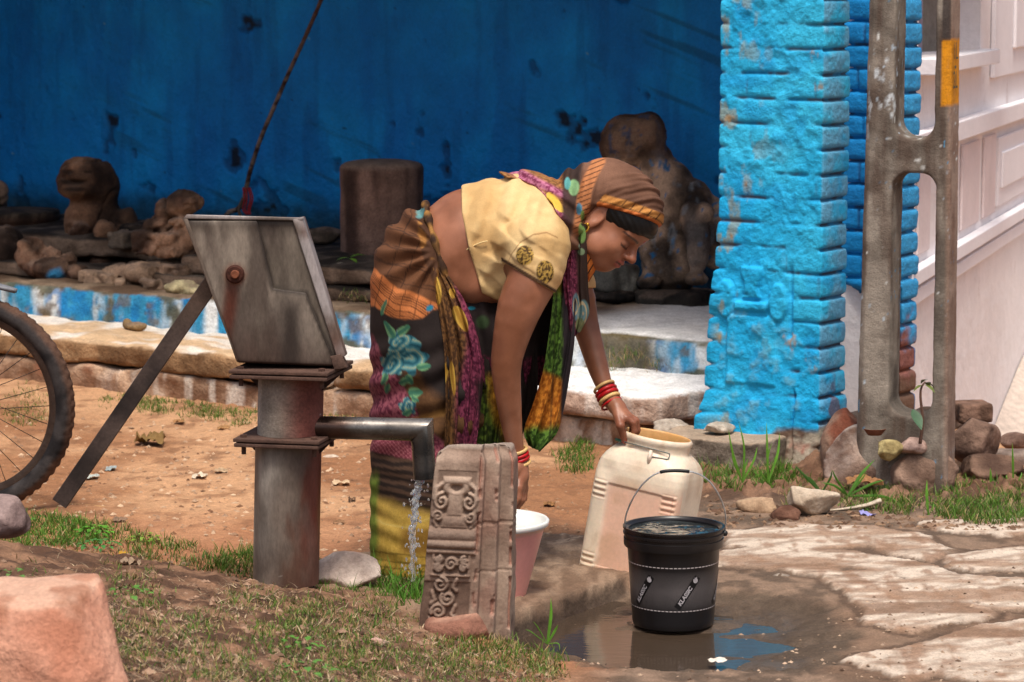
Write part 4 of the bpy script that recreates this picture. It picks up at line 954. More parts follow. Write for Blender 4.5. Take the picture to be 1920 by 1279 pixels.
def bucket_mat():
    m, nt, b = nodes('black_plastic'); L = nt.links
    tc = nn(nt, 'ShaderNodeTexCoord'); sx = nn(nt, 'ShaderNodeSeparateXYZ'); L.new(tc.outputs['Object'], sx.inputs[0])
    def M(op, a, b_=None, cl=False):
        n = nn(nt, 'ShaderNodeMath', operation=op); n.use_clamp = cl
        for i, x in enumerate((a, b_)):
            if x is None: continue
            if isinstance(x, (int, float)): n.inputs[i].default_value = x
            else: L.new(x, n.inputs[i])
        return n.outputs[0]
    ang = M('ARCTAN2', sx.outputs[1], sx.outputs[0]); z = sx.outputs[2]; arc = M('MULTIPLY', ang, .105)
    da = M('ABSOLUTE', M('SUBTRACT', M('FRACT', M('MULTIPLY', arc, 1 / .0024)), .5)); dz = M('ABSOLUTE', M('SUBTRACT', M('FRACT', M('MULTIPLY', z, 1 / .0024)), .5))
    dots = M('MULTIPLY', M('LESS_THAN', da, .33), M('LESS_THAN', dz, .33))
    zc = M('SUBTRACT', 1.0, M('MULTIPLY', M('ABSOLUTE', M('SUBTRACT', z, k * .415)), 1 / (k * .20)), True)
    nz = nn(nt, 'ShaderNodeTexNoise', Scale=9.0, Detail=2.0); L.new(tc.outputs['Object'], nz.inputs['Vector'])
    msk = M('MULTIPLY', M('POWER', zc, .6), M('MULTIPLY', M('ADD', .25, nz.outputs[0]), .50), True); dots = M('MULTIPLY', dots, msk)
    def dash(z0):
        a = M('LESS_THAN', M('ABSOLUTE', M('SUBTRACT', z, z0)), .0011); d = M('LESS_THAN', M('FRACT', M('MULTIPLY', arc, 1 / .0100)), .72); return M('MULTIPLY', a, d)
    allm = M('MAXIMUM', dots, M('MAXIMUM', M('MULTIPLY', dash(k * .655), .95), M('MULTIPLY', dash(k * .215), .95)))
    x = nn(nt, 'ShaderNodeMix', data_type='RGBA'); x.inputs[6].default_value = (.009, .008, .009, 1); x.inputs[7].default_value = (.50, .45, .45, 1); L.new(allm, x.inputs[0]); L.new(x.outputs[2], b.inputs['Base Color'])
    b.inputs['Roughness'].default_value = .30; b.inputs['Specular IOR Level'].default_value = .45
    n = nn(nt, 'ShaderNodeTexNoise', Scale=30.0, Detail=4.0); L.new(tc.outputs['Object'], n.inputs['Vector']); bp = nn(nt, 'ShaderNodeBump', Strength=.06, Distance=.01); L.new(n.outputs[0], bp.inputs['Height']); L.new(bp.outputs[0], b.inputs['Normal'])
    return m
mk('bucket_body', bv, bucket_mat(), bucket, smooth=35)
M_print = vmat('grey_print', base=(.40, .38, .40), rough=.5, bump=()); M_pblk = vmat('black_print', base=(.007, .007, .008), rough=.35, bump=())
def wrap(vf, th0, z0, rot, off):
    v, f = vf; cr, sr = math.cos(rot), math.sin(rot); x = v[:, 0] * cr - v[:, 1] * sr; y = v[:, 0] * sr + v[:, 1] * cr
    z = z0 + y; r = rad(z) + off; th = th0 + x / .103; return np.stack([bk[0] + r * np.cos(th), bk[1] + r * np.sin(th), bk[2] + z], -1), f
def strip(w, h, n=30):
    xs = np.linspace(-w / 2, w / 2, n); ys = np.linspace(-h / 2, h / 2, 6); X, Y = np.meshgrid(xs, ys); return np.stack([X.ravel(), Y.ravel(), 0 * X.ravel()], -1), [tuple(q) for q in grid_faces(6, n)]
def flame():
    o = [(0, -.0065), (.005, -.004), (.0062, .000), (.0045, .004), (.005, .009), (.002, .006), (-.001, .0085), (-.002, .004), (-.0045, .006), (-.0058, .001), (-.0045, -.004)]
    i = [(.001, -.003), (.003, .0), (.001, .004), (-.001, .001), (-.0025, .002), (-.002, -.002)]
    n = len(o); v = np.array([(x, y, 0) for x, y in o] + [(0, 0, 0)]); return v, [(j, (j + 1) % n, n) for j in range(n)]
rot = math.radians(56)
for th0 in (-math.pi / 2 + .27, -math.pi / 2 - .80, -math.pi / 2 + 1.34):
    tv_, tf_ = text_mesh('KLASSIC', .0135, .18, .0006)
    zc_ = k * .405
    so_ = mk('logo_stripe', wrap(strip(.088, .0165), th0, zc_, rot, .0006), M_pblk, bucket)
    mk('lettering', wrap((tv_ + [-.010, 0, 0], tf_), th0, zc_, rot, .0012), M_print, so_, smooth=False)
    fv, ff = flame(); r9 = -rot + .2; fv = fv @ np.array([[math.cos(r9), -math.sin(r9), 0], [math.sin(r9), math.cos(r9), 0], [0, 0, 1]]).T * 1.0 + [.0335, 0, 0]; mk('flame_emblem', wrap((fv, ff), th0, zc_, rot, .0012), M_print, so_, smooth=False)
# water in the bucket
n_ = 60; a = np.arange(n_) / n_ * 2 * math.pi; wv_ = loft([np.stack([bk[0] + q * .945 * rr_ * np.cos(a), bk[1] + q * .945 * rr_ * np.sin(a), np.full(n_, bk[2] + k * .955) + .0022 * np.sin(a * 3 + q * 9) * q], -1) for q in np.linspace(1, .02, 24)], False, True)
m, nt, b = nodes('bucket_water'); b.inputs['Base Color'].default_value = (.03, .035, .035, 1); b.inputs['Roughness'].default_value = .03; b.inputs['Specular IOR Level'].default_value = .9
tc = nn(nt, 'ShaderNodeTexCoord'); n1_ = nn(nt, 'ShaderNodeTexNoise', Scale=22.0, Detail=2.0); nt.links.new(tc.outputs['Object'], n1_.inputs['Vector']); bp = nn(nt, 'ShaderNodeBump', Strength=.35, Distance=.02); nt.links.new(n1_.outputs[0], bp.inputs['Height']); nt.links.new(bp.outputs[0], b.inputs['Normal'])
mk('water', (wv_[0], [tuple(reversed(q)) for q in wv_[1]]), m, None, base=(bk[0], bk[1], bk[2] + k * .9), label='dark rippled water filling the black bucket to its rim', cat='water')
# wire bail
hx = np.array([1, 0, 0]); 
bl_ = [P(1176, 1004, 6.36), P(1172, 975, 6.34), P(1184, 940, 6.32), P(1208, 905, 6.31), P(1240, 885, 6.30), P(1290, 884, 6.30), P(1322, 896, 6.31), P(1346, 925, 6.32), P(1360, 962, 6.34), P(1359, 1000, 6.36)]
bl2 = smooth_path(bl_, 90); ha = mk('bail_handle', tube(bl2, .0019, 8), vmat('bright_wire', base=(.62, .62, .62), rough=.3, metal=.8, bump=()), bucket)
i0, i1 = 39, 51; mk('grip', tube(bl2[i0:i1], .0040, 10), vmat('black_grip', base=(.01, .01, .01), rough=.4, bump=()), ha)
for px in (1177, 1359): mk('handle_lug', ell_mesh(P(px, 1000, 6.35), .0075, 1.0, 12), vmat('lug', base=(.02, .02, .02), rough=.35, bump=()), bucket)

# ================================================================ jerrycan
JY = 6.88
def jerry():
    Wd, Dp, nA = .232, .19, 200
    a = np.arange(nA) / nA * 2 * math.pi
    def ring(z, wx, wy, e, zt=0):
        ca, sa = np.cos(a), np.sin(a); return np.stack([wx / 2 * np.sign(ca) * np.abs(ca) ** (2 / e), wy / 2 * np.sign(sa) * np.abs(sa) ** (2 / e), np.full(nA, z)], -1)
    ks = [(0, .80, .74, 5), (.008, .90, .86, 6), (.022, .965, .95, 6.5), (.042, 1, 1, 7.5), (.06, 1, 1, 7.5), (.235, 1, 1, 7.5), (.262, 1.0, .995, 7), (.276, .99, .98, 6.5), (.290, .965, .95, 5.5), (.301, .92, .91, 4.4), (.310, .865, .87, 3.4), (.317, .81, .84, 2.7), (.321, .765, .82, 2.3), (.324, .745, .81, 2.0)]
    kz = np.array([q[0] for q in ks]); zs = np.unique(np.concatenate([np.linspace(0, .324, 190), kz]))
    f = lambda j: np.interp(zs, kz, [q[j] for q in ks])
    from_s = smooth_path(np.array([[q[0], q[1], q[2], q[3]] for q in ks])[:, :3], 190)
    R = [ring(z, Wd * x, Dp * y, e) for z, x, y, e in zip(zs, f(1), f(2), f(3))]
    rn = Wd * .745 / 2; ry = Dp * .81 / 2
    for z, s in ((.328, 1.0), (.339, 1.0), (.342, 1.03), (.349, 1.035), (.353, 1.0), (.354, .96), (.350, .94), (.335, .93), (.31, .95)):
        R.append(np.stack([rn * s * np.cos(a), ry * s * np.sin(a), np.full(nA, z)], -1))
    G = np.array(R); nz = len(G); v = G.reshape(-1, 3).copy()
    # front panel recess and finger ribs
    x, y, z = v.T; outer = np.repeat(np.arange(nz) < len(zs), nA)
    fr = outer & (y < -Dp * .35); pan_ = sst(.004, -.002, np.maximum(np.abs(x - .016) - .083, np.abs(z - .145) - .095)) * fr
    v[:, 1] += .0035 * pan_
    for z0 in (.225, .065):
        for sx in (-1, 1):
            rb = np.sin((z - z0) / .0125 * 2 * math.pi) * sst(.002, -.002, np.maximum(np.abs(x - sx * .090) - .017, np.abs(z - z0) - .021)) * fr; v[:, 1] -= .0016 * rb
    # gussets pressed into the shoulder at the left
    dent = sst(.03, .0, np.hypot((x + .085) * .8, (z - .27) * .9)) * outer * (y < 0); v[:, 1] += .006 * dent
    n_ = fbm(v, 9, 4, 131); f_ = fbm(v * np.array([1, 1, .4]), 30, 4, 132)
    c = mix(lin((220, 202, 178)), lin((230, 216, 196)), n_[:, None]); c = mix(c, lin((228, 178, 152)), (sst(-.075, -.055, x + .03 * (n_ - .5)) * fr * sst(.27, .22, z + .03 * (n_ - .5)) * .65)[:, None]); c = mix(c, lin((216, 166, 144)), (pan_ * .25)[:, None])
    c = mix(c, lin((190, 136, 84)), (sst(.075, .0, z + .02 * (f_ - .5)) * .9)[:, None]); c = mix(c, lin((176, 140, 104)), (sst(.56, .7, f_) * .35)[:, None])
    rb_any = sst(.004, .0, np.minimum(np.abs(np.abs(z - .225) - .02), 9)) * 0
    for z0 in (.225, .065):
        for sx in (-1, 1):
            g_ = sst(.002, -.002, np.maximum(np.abs(x - sx * .090) - .017, np.abs(z - z0) - .021)) * fr; c = mix(c, lin((176, 126, 92)), (g_ * sst(.3, -.9, np.sin((z - z0) / .0125 * 2 * math.pi)) * .4)[:, None])
    inn = ~outer & (np.repeat(np.arange(nz), nA) >= nz - 4); c = mix(c, lin((206, 150, 70)), (inn * .8)[:, None])
    vv, ff = loft(v.reshape(nz, nA, 3), True, False); cc = np.vstack([c, c[0]])
    return vv, ff, cc
jv, jf, jc = jerry()
JR = np.array((Matrix.Rotation(math.radians(9.5), 3, 'Y') @ Matrix.Rotation(math.radians(-24), 3, 'Z')))
JO = P(1122, 1098, JY) - JR @ np.array([-.085, 0, 0]); JS = np.array([1.03, 1.03, 1.16])
JT = lambda p: (np.asarray(p) * JS) @ JR.T + JO
jer = empty('jerrycan', JO, 'wide-mouthed cream plastic water can tilted by the hand of the woman', 'water can')
M_jer = vmat('cream_plastic', rough=.45, var=(10, .08), fine=(110, .08), bump=((30, .06), (160, .05)), dist=.006, spec=.4, sub=.2)
mk('can_body', (JT(jv), jf), M_jer, jer, cols=jc, smooth=True)
wire = JT(smooth_path([(-.087, -.045, .330), (-.055, -.067, .332), (0, -.080, .333), (.055, -.068, .330), (.063, -.066, .327), (.063, -.070, .319), (.055, -.074, .317), (.02, -.083, .317)], 60)); mk('wire_handle', tube(wire, .0016, 8), vmat('grey_wire', base=(.16, .17, .16), rough=.5, metal=.5, bump=()), jer)
mk('wire_wrap', tube(JT([(-.090, -.035, .329), (-.080, -.052, .331), (-.066, -.063, .332)]), .0036, 8), vmat('green_twine', base=tuple(lin((60, 110, 90))), rough=.8), jer)
mk('lug', tube(JT([(.02, -.080, .329), (.021, -.086, .316), (.021, -.085, .301)]), [.004, .006, .003], 10), M_jer, jer, cols=tuple(lin((224, 206, 190))))
# ================================================================ carved fragments on the platform
M_old = vmat('old_carved_stone', rough=.88, var=(16, .3), fine=(130, .3), bump=((45, .45), (150, .45)), dist=.012, spec=.25)
def age(v, N, base=((48, 34, 28), (104, 78, 64)), seed=0, dust=.6, blue=.0):
    base = [np.minimum(np.array(b_) * np.array([1, 1.02, .98]) * (1.7 if seed == 4 else 1.12), 235) for b_ in base]; n = fbm(v, 9, 4, 141 + seed); f = fbm(v, 34, 4, 142 + seed); c = mix(lin(base[0]), lin(base[1]), sst(.32, .66, n)[:, None])
    c = mix(c, lin((132, 112, 98)), (sst(.4, .9, N[:, 2]) * sst(.35, .6, f) * dust)[:, None]); c = mix(c, lin((24, 18, 16)), (sst(.52, .68, fbm(v, 6, 4, 143 + seed)) * .7)[:, None])
    if blue: c = mix(c, lin((36, 110, 160)), (sst(.66, .72, fbm(v * np.array([1, 1, .7]), 44, 3, 145 + seed)) * blue)[:, None]); c = mix(c, lin((120, 130, 138)), (sst(.62, .70, fbm(v * np.array([1, 1, .5]), 22, 4, 144 + seed)) * .6 * blue)[:, None])
    return mix(c, lin((206, 200, 186)), (sst(.985, .995, vnoise(v, 90, 146 + seed)) * .8)[:, None])
def sculpt(name, prims, v0, label, cat, h=.010, k=.03, amp=.012, seed=0, colf=None, kz=1.0, sub=(), **kw):
    """prims: (px, py, dv, rx, ry_depth, rz) ellipsoids or ('b', ...) boxes, radii in photo pixels at the plane v0"""
    cs = []; 
    for pr in prims:
        t, q = ('b', pr[1:]) if pr[0] == 'b' else ('e', pr)
        c = PV(q[0], q[1], v0 + q[2]); s = c[1] / FPX; cs.append((t, c, np.array(q[3:6]) * s, (q[6] if len(q) > 6 else 0)))
    sb = []
    for q in sub: c = PV(q[0], q[1], v0 + q[2]); sb.append((c, np.array(q[3:6]) * c[1] / FPX))
    def fn(p):
        d = None
        for t, c, r, rot in cs:
            R = np.array(Matrix.Rotation(math.radians(rot), 3, 'Y') @ Matrix.Rotation(-AN, 3, 'Z')) if (rot or t == 'b') else None
            e = ell(p, c, r, R) if t == 'e' else rbox(p, c, r * 2, min(r) * .35, R)
            d = e if d is None else smin(d, e, k)
        for c, r in sb: d = smax(d, -ell(p, c, r), .015)
        return d + 1.2 * amp * (fbm(p, 16, 4, seed) - .5) + amp * .9 * (fbm(p, 46, 4, seed + 1) - .5) + .010 * sst(.035, .0, np.abs(fbm(p, 6, 3, seed + 5) - .5))
    lo = np.min([c - np.max(r) * 1.25 - .03 for _, c, r, _ in cs], 0); hi = np.max([c + np.max(r) * 1.25 + .03 for _, c, r, _ in cs], 0)
    v, f = surf(fn, lo, hi, h); N = normal_z((v, f)); c = age(v, N, seed=seed, **kw) if colf is None else colf(v, N)
    return mk(name, (v, f), M_old, cols=c, label=label, cat=cat)
def lion_c(v, N):
    c = age(v, N, base=((62, 42, 33), (122, 90, 72)), seed=1, dust=.5); px, py = project(v)
    for x, y, w, hh in ((138, 341, 26, 5), (140, 355, 24, 4), (128, 322, 12, 4), (165, 322, 9, 3)): c = mix(c, lin((22, 15, 13)), (sst(1.3, .6, np.hypot((px - x) / w, (py - y) / hh)) * .8)[:, None])
    return c
sculpt('lion_statue', [(154, 336, -.02, 48, 44, 42), (150, 356, -.05, 40, 34, 18), (190, 350, .05, 34, 40, 50), (182, 420, .05, 50, 48, 74), (158, 420, -.02, 38, 34, 56), (205, 470, .05, 46, 50, 50), (150, 437, -.10, 21, 16, 20), (197, 432, -.10, 22, 16, 17), (137, 460, -.08, 16, 20, 56), (192, 462, -.09, 16, 18, 50), (140, 494, -.10, 24, 24, 12), (193, 492, -.11, 24, 24, 12), (238, 418, .08, 22, 26, 32)], 8.42,
       'weathered seated lion carving with blunt round head, beside the round basin', 'stone lion', k=.022, seed=1, colf=lion_c, h=.0075, sub=((136, 342, -.12, 28, 14, 4), (128, 322, -.11, 10, 8, 4), (166, 324, -.11, 8, 8, 4)))
def lionr_c(v, N):
    c = age(v, N, base=((46, 38, 34), (112, 92, 80)), seed=4, dust=.35, blue=.9); px, py = project(v)
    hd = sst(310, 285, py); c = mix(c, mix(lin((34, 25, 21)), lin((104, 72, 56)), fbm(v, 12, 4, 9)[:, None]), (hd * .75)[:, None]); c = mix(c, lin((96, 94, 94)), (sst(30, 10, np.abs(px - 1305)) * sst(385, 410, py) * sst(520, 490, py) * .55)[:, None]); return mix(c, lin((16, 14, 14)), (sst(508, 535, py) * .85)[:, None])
sculpt('lion_statue', [(1180, 262, -.02, 50, 48, 50), (1218, 248, .0, 34, 40, 38), (1150, 272, -.05, 24, 30, 34), (1232, 320, .02, 34, 42, 56), (1258, 352, .04, 44, 46, 50), (1262, 420, .03, 62, 56, 92), (1300, 400, .05, 42, 50, 66), (1310, 455, -.06, 22, 24, 66), (1296, 410, -.06, 22, 24, 34), (1322, 398, -.08, 17, 20, 18), (1230, 470, -.02, 32, 34, 70), (1218, 530, -.06, 26, 36, 18), (1304, 524, -.09, 24, 30, 14), (1262, 510, .0, 50, 44, 42), (1340, 440, .08, 30, 40, 70)], 8.72,
       'tall dark seated lion statue with worn round head beside the blue pillar', 'stone lion', k=.022, seed=4, colf=lionr_c, h=.0085, sub=((1262, 505, -.16, 15, 16, 36), (1160, 322, -.10, 34, 20, 12), (1236, 272, -.12, 6, 12, 14), (1190, 238, -.14, 18, 10, 7), (1276, 425, -.14, 7, 14, 62)))
sculpt('statue_base', [('b', 1268, 560, .0, 64, 50, 16), ('b', 1230, 566, -.08, 30, 24, 10)], 8.66, 'low black stone base under the tall dark lion statue', 'stone block', seed=6, base=((18, 16, 16), (60, 54, 50)), dust=.4)
sculpt('stone_block', [('b', 1136, 520, 0, 32, 28, 26), ('b', 1172, 522, .06, 20, 26, 28)], 8.55, 'grey rough stone block behind the chin of the woman', 'stone block', seed=7, base=((70, 68, 66), (150, 146, 142)), dust=.8, k=.004)
sculpt('dark_rock', [(1150, 556, .0, 48, 40, 14)], 8.55, 'wet black rubble lump beneath the grey stone block', 'rock', seed=8, base=((14, 12, 12), (44, 38, 36)), dust=.3)
# cylindrical stone
lc = PV(716, 455, 8.56); rl = 78.5 / FPX * lc[1]; zb = PV(716, 476, 8.56)[2] - .012; zt = PV(716, 302, 8.56)[2]
hL = zt - zb; prof = [(.01, 0), (rl * 1.0, 0), (rl, .012)] + [(rl * (1.0 - .012 * math.sin(t * 3)), hL * t) for t in np.linspace(.05, .92, 46)] + [(rl * q, hL * (.92 + .10 * w)) for q, w in ((.985, .25), (.95, .45), (.86, .66), (.7, .82), (.5, .93), (.25, .99), (.03, 1.0))]
lv = lathe(prof, (lc[0], lc[1], zb), 120); v = lv[0]; n = fbm(v, 14, 4, 151); dv = (v - np.array([lc[0], lc[1], zb])); rad_ = np.hypot(dv[:, 0], dv[:, 1]); v = v + np.stack([dv[:, 0], dv[:, 1], 0 * n], -1) / (rad_[:, None] + 1e-6) * (.008 * (n - .5))[:, None]
st = fbm(v * np.array([1, 1, .12]), 16, 4, 152); c = mix(lin((66, 48, 42)), lin((126, 100, 88)), sst(.32, .66, st)[:, None]); c = mix(c, lin((52, 36, 30)), (sst(.5, .7, fbm(v, 7, 4, 153)) * .6)[:, None]); c = mix(c, lin((138, 120, 106)), (sst(.9, .98, dv[:, 2] / hL) * .6)[:, None]); c = mix(c, lin((36, 28, 25)), (sst(.06, .04, dv[:, 2] / hL) * .8)[:, None])
mk('cylindrical_stone', (v, lv[1]), M_old, cols=c, label='domed cylindrical stone standing behind the back of the woman', cat='stone post')
def leafmesh(c, L, Wd, yaw, pitch=0.0, bend=.25, n=9):
    t = np.linspace(0, 1, n); w = Wd * np.sin(np.pi * np.clip(t, .02, .99)) ** .8 * (1 - .35 * t); x = L * t; z = -bend * L * t * t + math.sin(pitch) * x
    V = np.concatenate([np.stack([x, w, z + .25 * w], -1), np.stack([x, 0 * w, z], -1), np.stack([x, -w, z + .25 * w], -1)]); r = np.array(Matrix.Rotation(yaw, 3, 'Z'))
    f = [(i, i + 1, n + i + 1, n + i) for i in range(n - 1)] + [(n + i, n + i + 1, 2 * n + i + 1, 2 * n + i) for i in range(n - 1)]
    return V @ r.T + np.asarray(c), f
M_leaf = vmat('leaf', rough=.5, var=(30, .25), fine=(150, .15), bump=((120, .1),), spec=.4, sub=.1)
def sprig(name, px, py, v0, label, ks, colr=(96, 140, 40)):
    c = PV(px, py, v0); parts = [leafmesh(c + np.array([dx, 0, dz]) * .01, L, w, yaw, pi) for dx, dz, L, w, yaw, pi in ks]; return mk(name, join(*parts), M_leaf, cols=tuple(lin(colr)), label=label, cat='leaf sprig')
sprig('leaf_sprig', 655, 484, 8.16, 'bright green leaf sprig lying at the foot of the cylindrical stone', [(0, 0, .05, .013, math.pi + .2, .1), (.3, .4, .06, .014, .2, .35), (0, -.2, .05, .013, -.9, 0), (.6, .2, .07, .012, .6, .3)])
tp_ = np.array([lc[0], lc[1] - .03, zb + hL * 1.015]); mk('leaf_sprig', join(leafmesh(tp_ + [-.05, 0, 0], .07, .012, .1, .1), leafmesh(tp_ + [.0, .0, 0], .08, .01, -.2, .05), leafmesh(tp_ + [.06, 0, -.006], .05, .008, 2.8, .05)), M_leaf, cols=tuple(lin((60, 70, 30))), label='withered leaf sprig lying on top of the domed cylindrical stone', cat='leaf sprig')
# smaller broken pieces on the left
sculpt('carved_fragment', [(60, 480, 0, 30, 36, 30), (50, 458, -.02, 20, 24, 16), (100, 505, 0, 54, 40, 24), (128, 488, .02, 16, 24, 18), (92, 478, .03, 22, 24, 14), (145, 512, .0, 18, 26, 16)], 8.0, 'broken reddish carved fragment with a blue paint spot, leftmost at the platform edge', 'carved fragment', k=.012, amp=.022, seed=11,
       colf=lambda v, N: mix(age(v, N, base=((78, 54, 44), (140, 108, 92)), seed=11, dust=.6), lin((40, 130, 180)), (sst(22, 10, np.hypot(project(v)[0] - 105, (project(v)[1] - 518) * 1.1) + 10 * (fbm(v, 40, 3, 5) - .5)) * .85)[:, None]), h=.007)
sculpt('carved_fragment', [(348, 378, .0, 34, 32, 22), (338, 392, .0, 26, 30, 20), (310, 400, .02, 22, 30, 24), (300, 422, .0, 34, 36, 16), ('b', 310, 455, -.02, 56, 40, 24), (352, 440, .0, 34, 34, 30), (336, 418, -.04, 22, 18, 12)], 8.12, 'broken stone torso piece resting on a flat slab behind the lever of the pump', 'carved fragment', k=.010, amp=.02, seed=12, base=((70, 48, 40), (134, 104, 88)), dust=.7, h=.007, sub=((325, 428, -.14, 22, 20, 8),))
sculpt('carved_fragment', [('b', 262, 505, .03, 62, 44, 12, -6), ('b', 205, 520, .0, 44, 40, 14), (265, 512, -.03, 34, 30, 22), ('b', 240, 538, -.05, 14, 24, 16), ('b', 288, 540, -.05, 18, 24, 18), ('b', 330, 510, .06, 56, 40, 18)], 8.02, 'flat carved slab fragment with a small arched notch at the platform edge', 'carved fragment', k=.010, amp=.016, seed=13, base=((86, 68, 58), (146, 120, 104)), dust=.8, h=.007, sub=((262, 552, -.1, 9, 60, 20),))
sculpt('carved_fragment', [(340, 540, -.02, 34, 26, 13), (372, 546, .0, 26, 24, 11)], 7.90, 'pale yellowish broken stone scrap at the platform edge behind the lever', 'carved fragment', k=.008, amp=.026, seed=14, base=((120, 108, 86), (176, 162, 132)), h=.006)
sculpt('stone_block', [('b', 232, 449, .0, 22, 26, 17)], 8.22, 'small dark grey stone block between the lion carving and the broken torso', 'stone block', seed=15, base=((48, 42, 38), (86, 76, 70)), h=.007)
sculpt('stone_block', [('b', 268, 448, .08, 40, 30, 28)], 8.40, 'black shadowed stone block behind the broken stone torso', 'stone block', seed=25, base=((16, 13, 12), (40, 32, 28)), h=.009, dust=.2)
sculpt('dark_rock', [(8, 466, .0, 40, 44, 46), (-20, 480, 0, 40, 40, 40)], 8.1, 'dark rounded rock at the far left edge of the platform', 'rock', seed=16, base=((44, 32, 28), (98, 74, 62)), dust=.5, h=.009)
sculpt('round_stone', [(-4, 362, .0, 20, 20, 26), (-10, 392, .03, 26, 26, 24)], 8.75, 'small round knob of stone at the far left by the blue wall', 'stone knob', seed=17, base=((80, 62, 54), (128, 104, 92)), h=.008)
bs = PV(20, 430, 8.62); rb_ = 92 / FPX * bs[1]; zt_ = PV(20, 394, 8.62)[2]; z0_ = zt_ - .13
bvs = lathe([(.02, 0), (rb_ * .9, 0), (rb_ * .95, .06), (rb_ * .96, .085), (rb_ * 1.0, .09), (rb_ * 1.0, .125), (rb_ * .97, .13), (rb_ * .6, .136), (.02, .138)], (bs[0], bs[1], z0_), 90); n = fbm(bvs[0], 14, 4, 161)
bc_ = mix(lin((70, 48, 38)), lin((112, 80, 62)), sst(.35, .65, n)[:, None]); bc_ = mix(bc_, mix(lin((34, 28, 24)), lin((84, 72, 60)), sst(.4, .65, fbm(bvs[0], 30, 4, 162))[:, None]), sst(.10, .125, bvs[0][:, 2] - z0_)[:, None]); bc_ = mix(bc_, lin((206, 196, 170)), (sst(.97, .985, vnoise(bvs[0], 60, 163)) * sst(.1, .125, bvs[0][:, 2] - z0_))[:, None])
mk('stone_basin', bvs, M_old, cols=bc_, label='broad round stone basin with dusty dark top left of the lion carving', cat='stone basin')
sculpt('dark_rock', [(608, 438, .0, 38, 26, 12), (595, 450, -.05, 30, 20, 8)], 8.7, 'low dark rubble lump by the blue wall left of the cylindrical stone', 'rock', seed=18, base=((30, 26, 24), (80, 68, 60)), dust=.8)
sculpt('dark_rock', [(255, 612, .0, 22, 16, 8), (238, 606, 0, 7, 8, 9)], 7.62, 'small brown stone lying on the long step slab', 'rock', seed=19, base=((90, 72, 52), (130, 104, 76)), h=.005, amp=.01)

# hanging root / rope with red thread
rp = smooth_path([PV(x, y, 8.9 - .25 * (1 - (y + 60) / 450)) for x, y in ((622, -60), (602, 0), (572, 70), (540, 140), (512, 205), (488, 262), (470, 318), (462, 352), (456, 380), (444, 393), (430, 398), (422, 408))], 160)
rr0 = (5.2 + 1.6 * sst(0, 1, np.linspace(0, 1, 160)) + .9 * np.maximum(np.sin(np.linspace(0, 160, 160)), .3)) / FPX * 9.8 * .78
tv = tube(rp, rr0, 12); n = fbm(tv[0] * np.array([1, 1, 1]), 40, 4, 171); z_ = tv[0][:, 2]; c = mix(lin((62, 42, 36)), lin((132, 116, 106)), sst(.35, .6, n)[:, None]); c = mix(c, lin((66, 34, 26)), (sst(1.0, 1.3, z_) * .7)[:, None])
rope = mk('hanging_rope', tv, M_old, cols=c, label='knotty grey brown rope slanting down the blue wall to behind the pump', cat='rope')
th = [tube(smooth_path([PV(462 + dx, 352, 8.8), PV(466 + dx * 1.3, 372, 8.78), PV(462 + dx * 1.1, 392, 8.78), PV(466 + dx * .6, 402, 8.78)], 20), .0035, 6) for dx in (-6, -2, 3, 6)]
mk('red_thread', join(*th), vmat('red_thread', base=tuple(lin((150, 36, 44))), rough=.8), rope)
mk('rope_loop', tube(smooth_path([PV(456, 372, 8.82), PV(448, 392, 8.8), PV(452, 408, 8.8)], 16), .007, 8), M_old, rope, cols=tuple(lin((92, 78, 70))))

# ================================================================ boulders, rubble, loose stones
M_rock = vmat('rock', rough=.9, var=(11, .18), fine=(120, .2), bump=((26, .35), (110, .4)), dist=.014, spec=.2)
def stone(name, px, py, Y, r, label, cat='rock', seed=0, c0=(110, 86, 74), c1=(168, 140, 124), h=.006, cuts=11, amp=.075, rot=0, top=None, boxy=False):
    c = P(px, py, Y); s = Y / FPX; r = np.array(r) * s * (1.30 if not boxy else 1.05); rg = np.random.default_rng(seed + 100); m = r.max()
    pn = rg.normal(size=(cuts, 3)); pn /= np.linalg.norm(pn, axis=1, keepdims=True); pd = rg.uniform(.60, .92, cuts)
    R = np.array(Matrix.Rotation(math.radians(rot), 3, 'Y') @ Matrix.Rotation(rg.uniform(-.4, .4), 3, 'Z'))
    def fn(p):
        q = (p - c.astype(np.float32)) @ R.astype(np.float32)
        d = rbox(q, (0, 0, 0), r * 1.9, m * .18) if boxy else ell(q, (0, 0, 0), r)
        if not boxy:
            for n_, k_ in zip(pn, pd): d = smax(d, ((q / r) @ n_.astype(np.float32) - k_) * r.min(), m * .035)
        return d + amp * m * 2 * (fbm(p, 1.1 / m, 4, seed) - .5) + .7 * amp * m * (fbm(p, 5 / m, 4, seed + 1) - .5)
    e = np.array([m, m, m]) * 1.25; v, f = surf(fn, c - e, c + e, max(h, m / 45)); N = normal_z((v, f)); n = fbm(v, 1.6 / m, 4, seed + 2); cc = mix(lin(c0), lin(c1), sst(.3, .7, n)[:, None])
    if top is not None: cc = mix(cc, lin(top), (sst(.3, .8, N[:, 2]) * .8)[:, None])
    return mk(name, (v, f), M_rock, cols=cc, label=label, cat=cat)
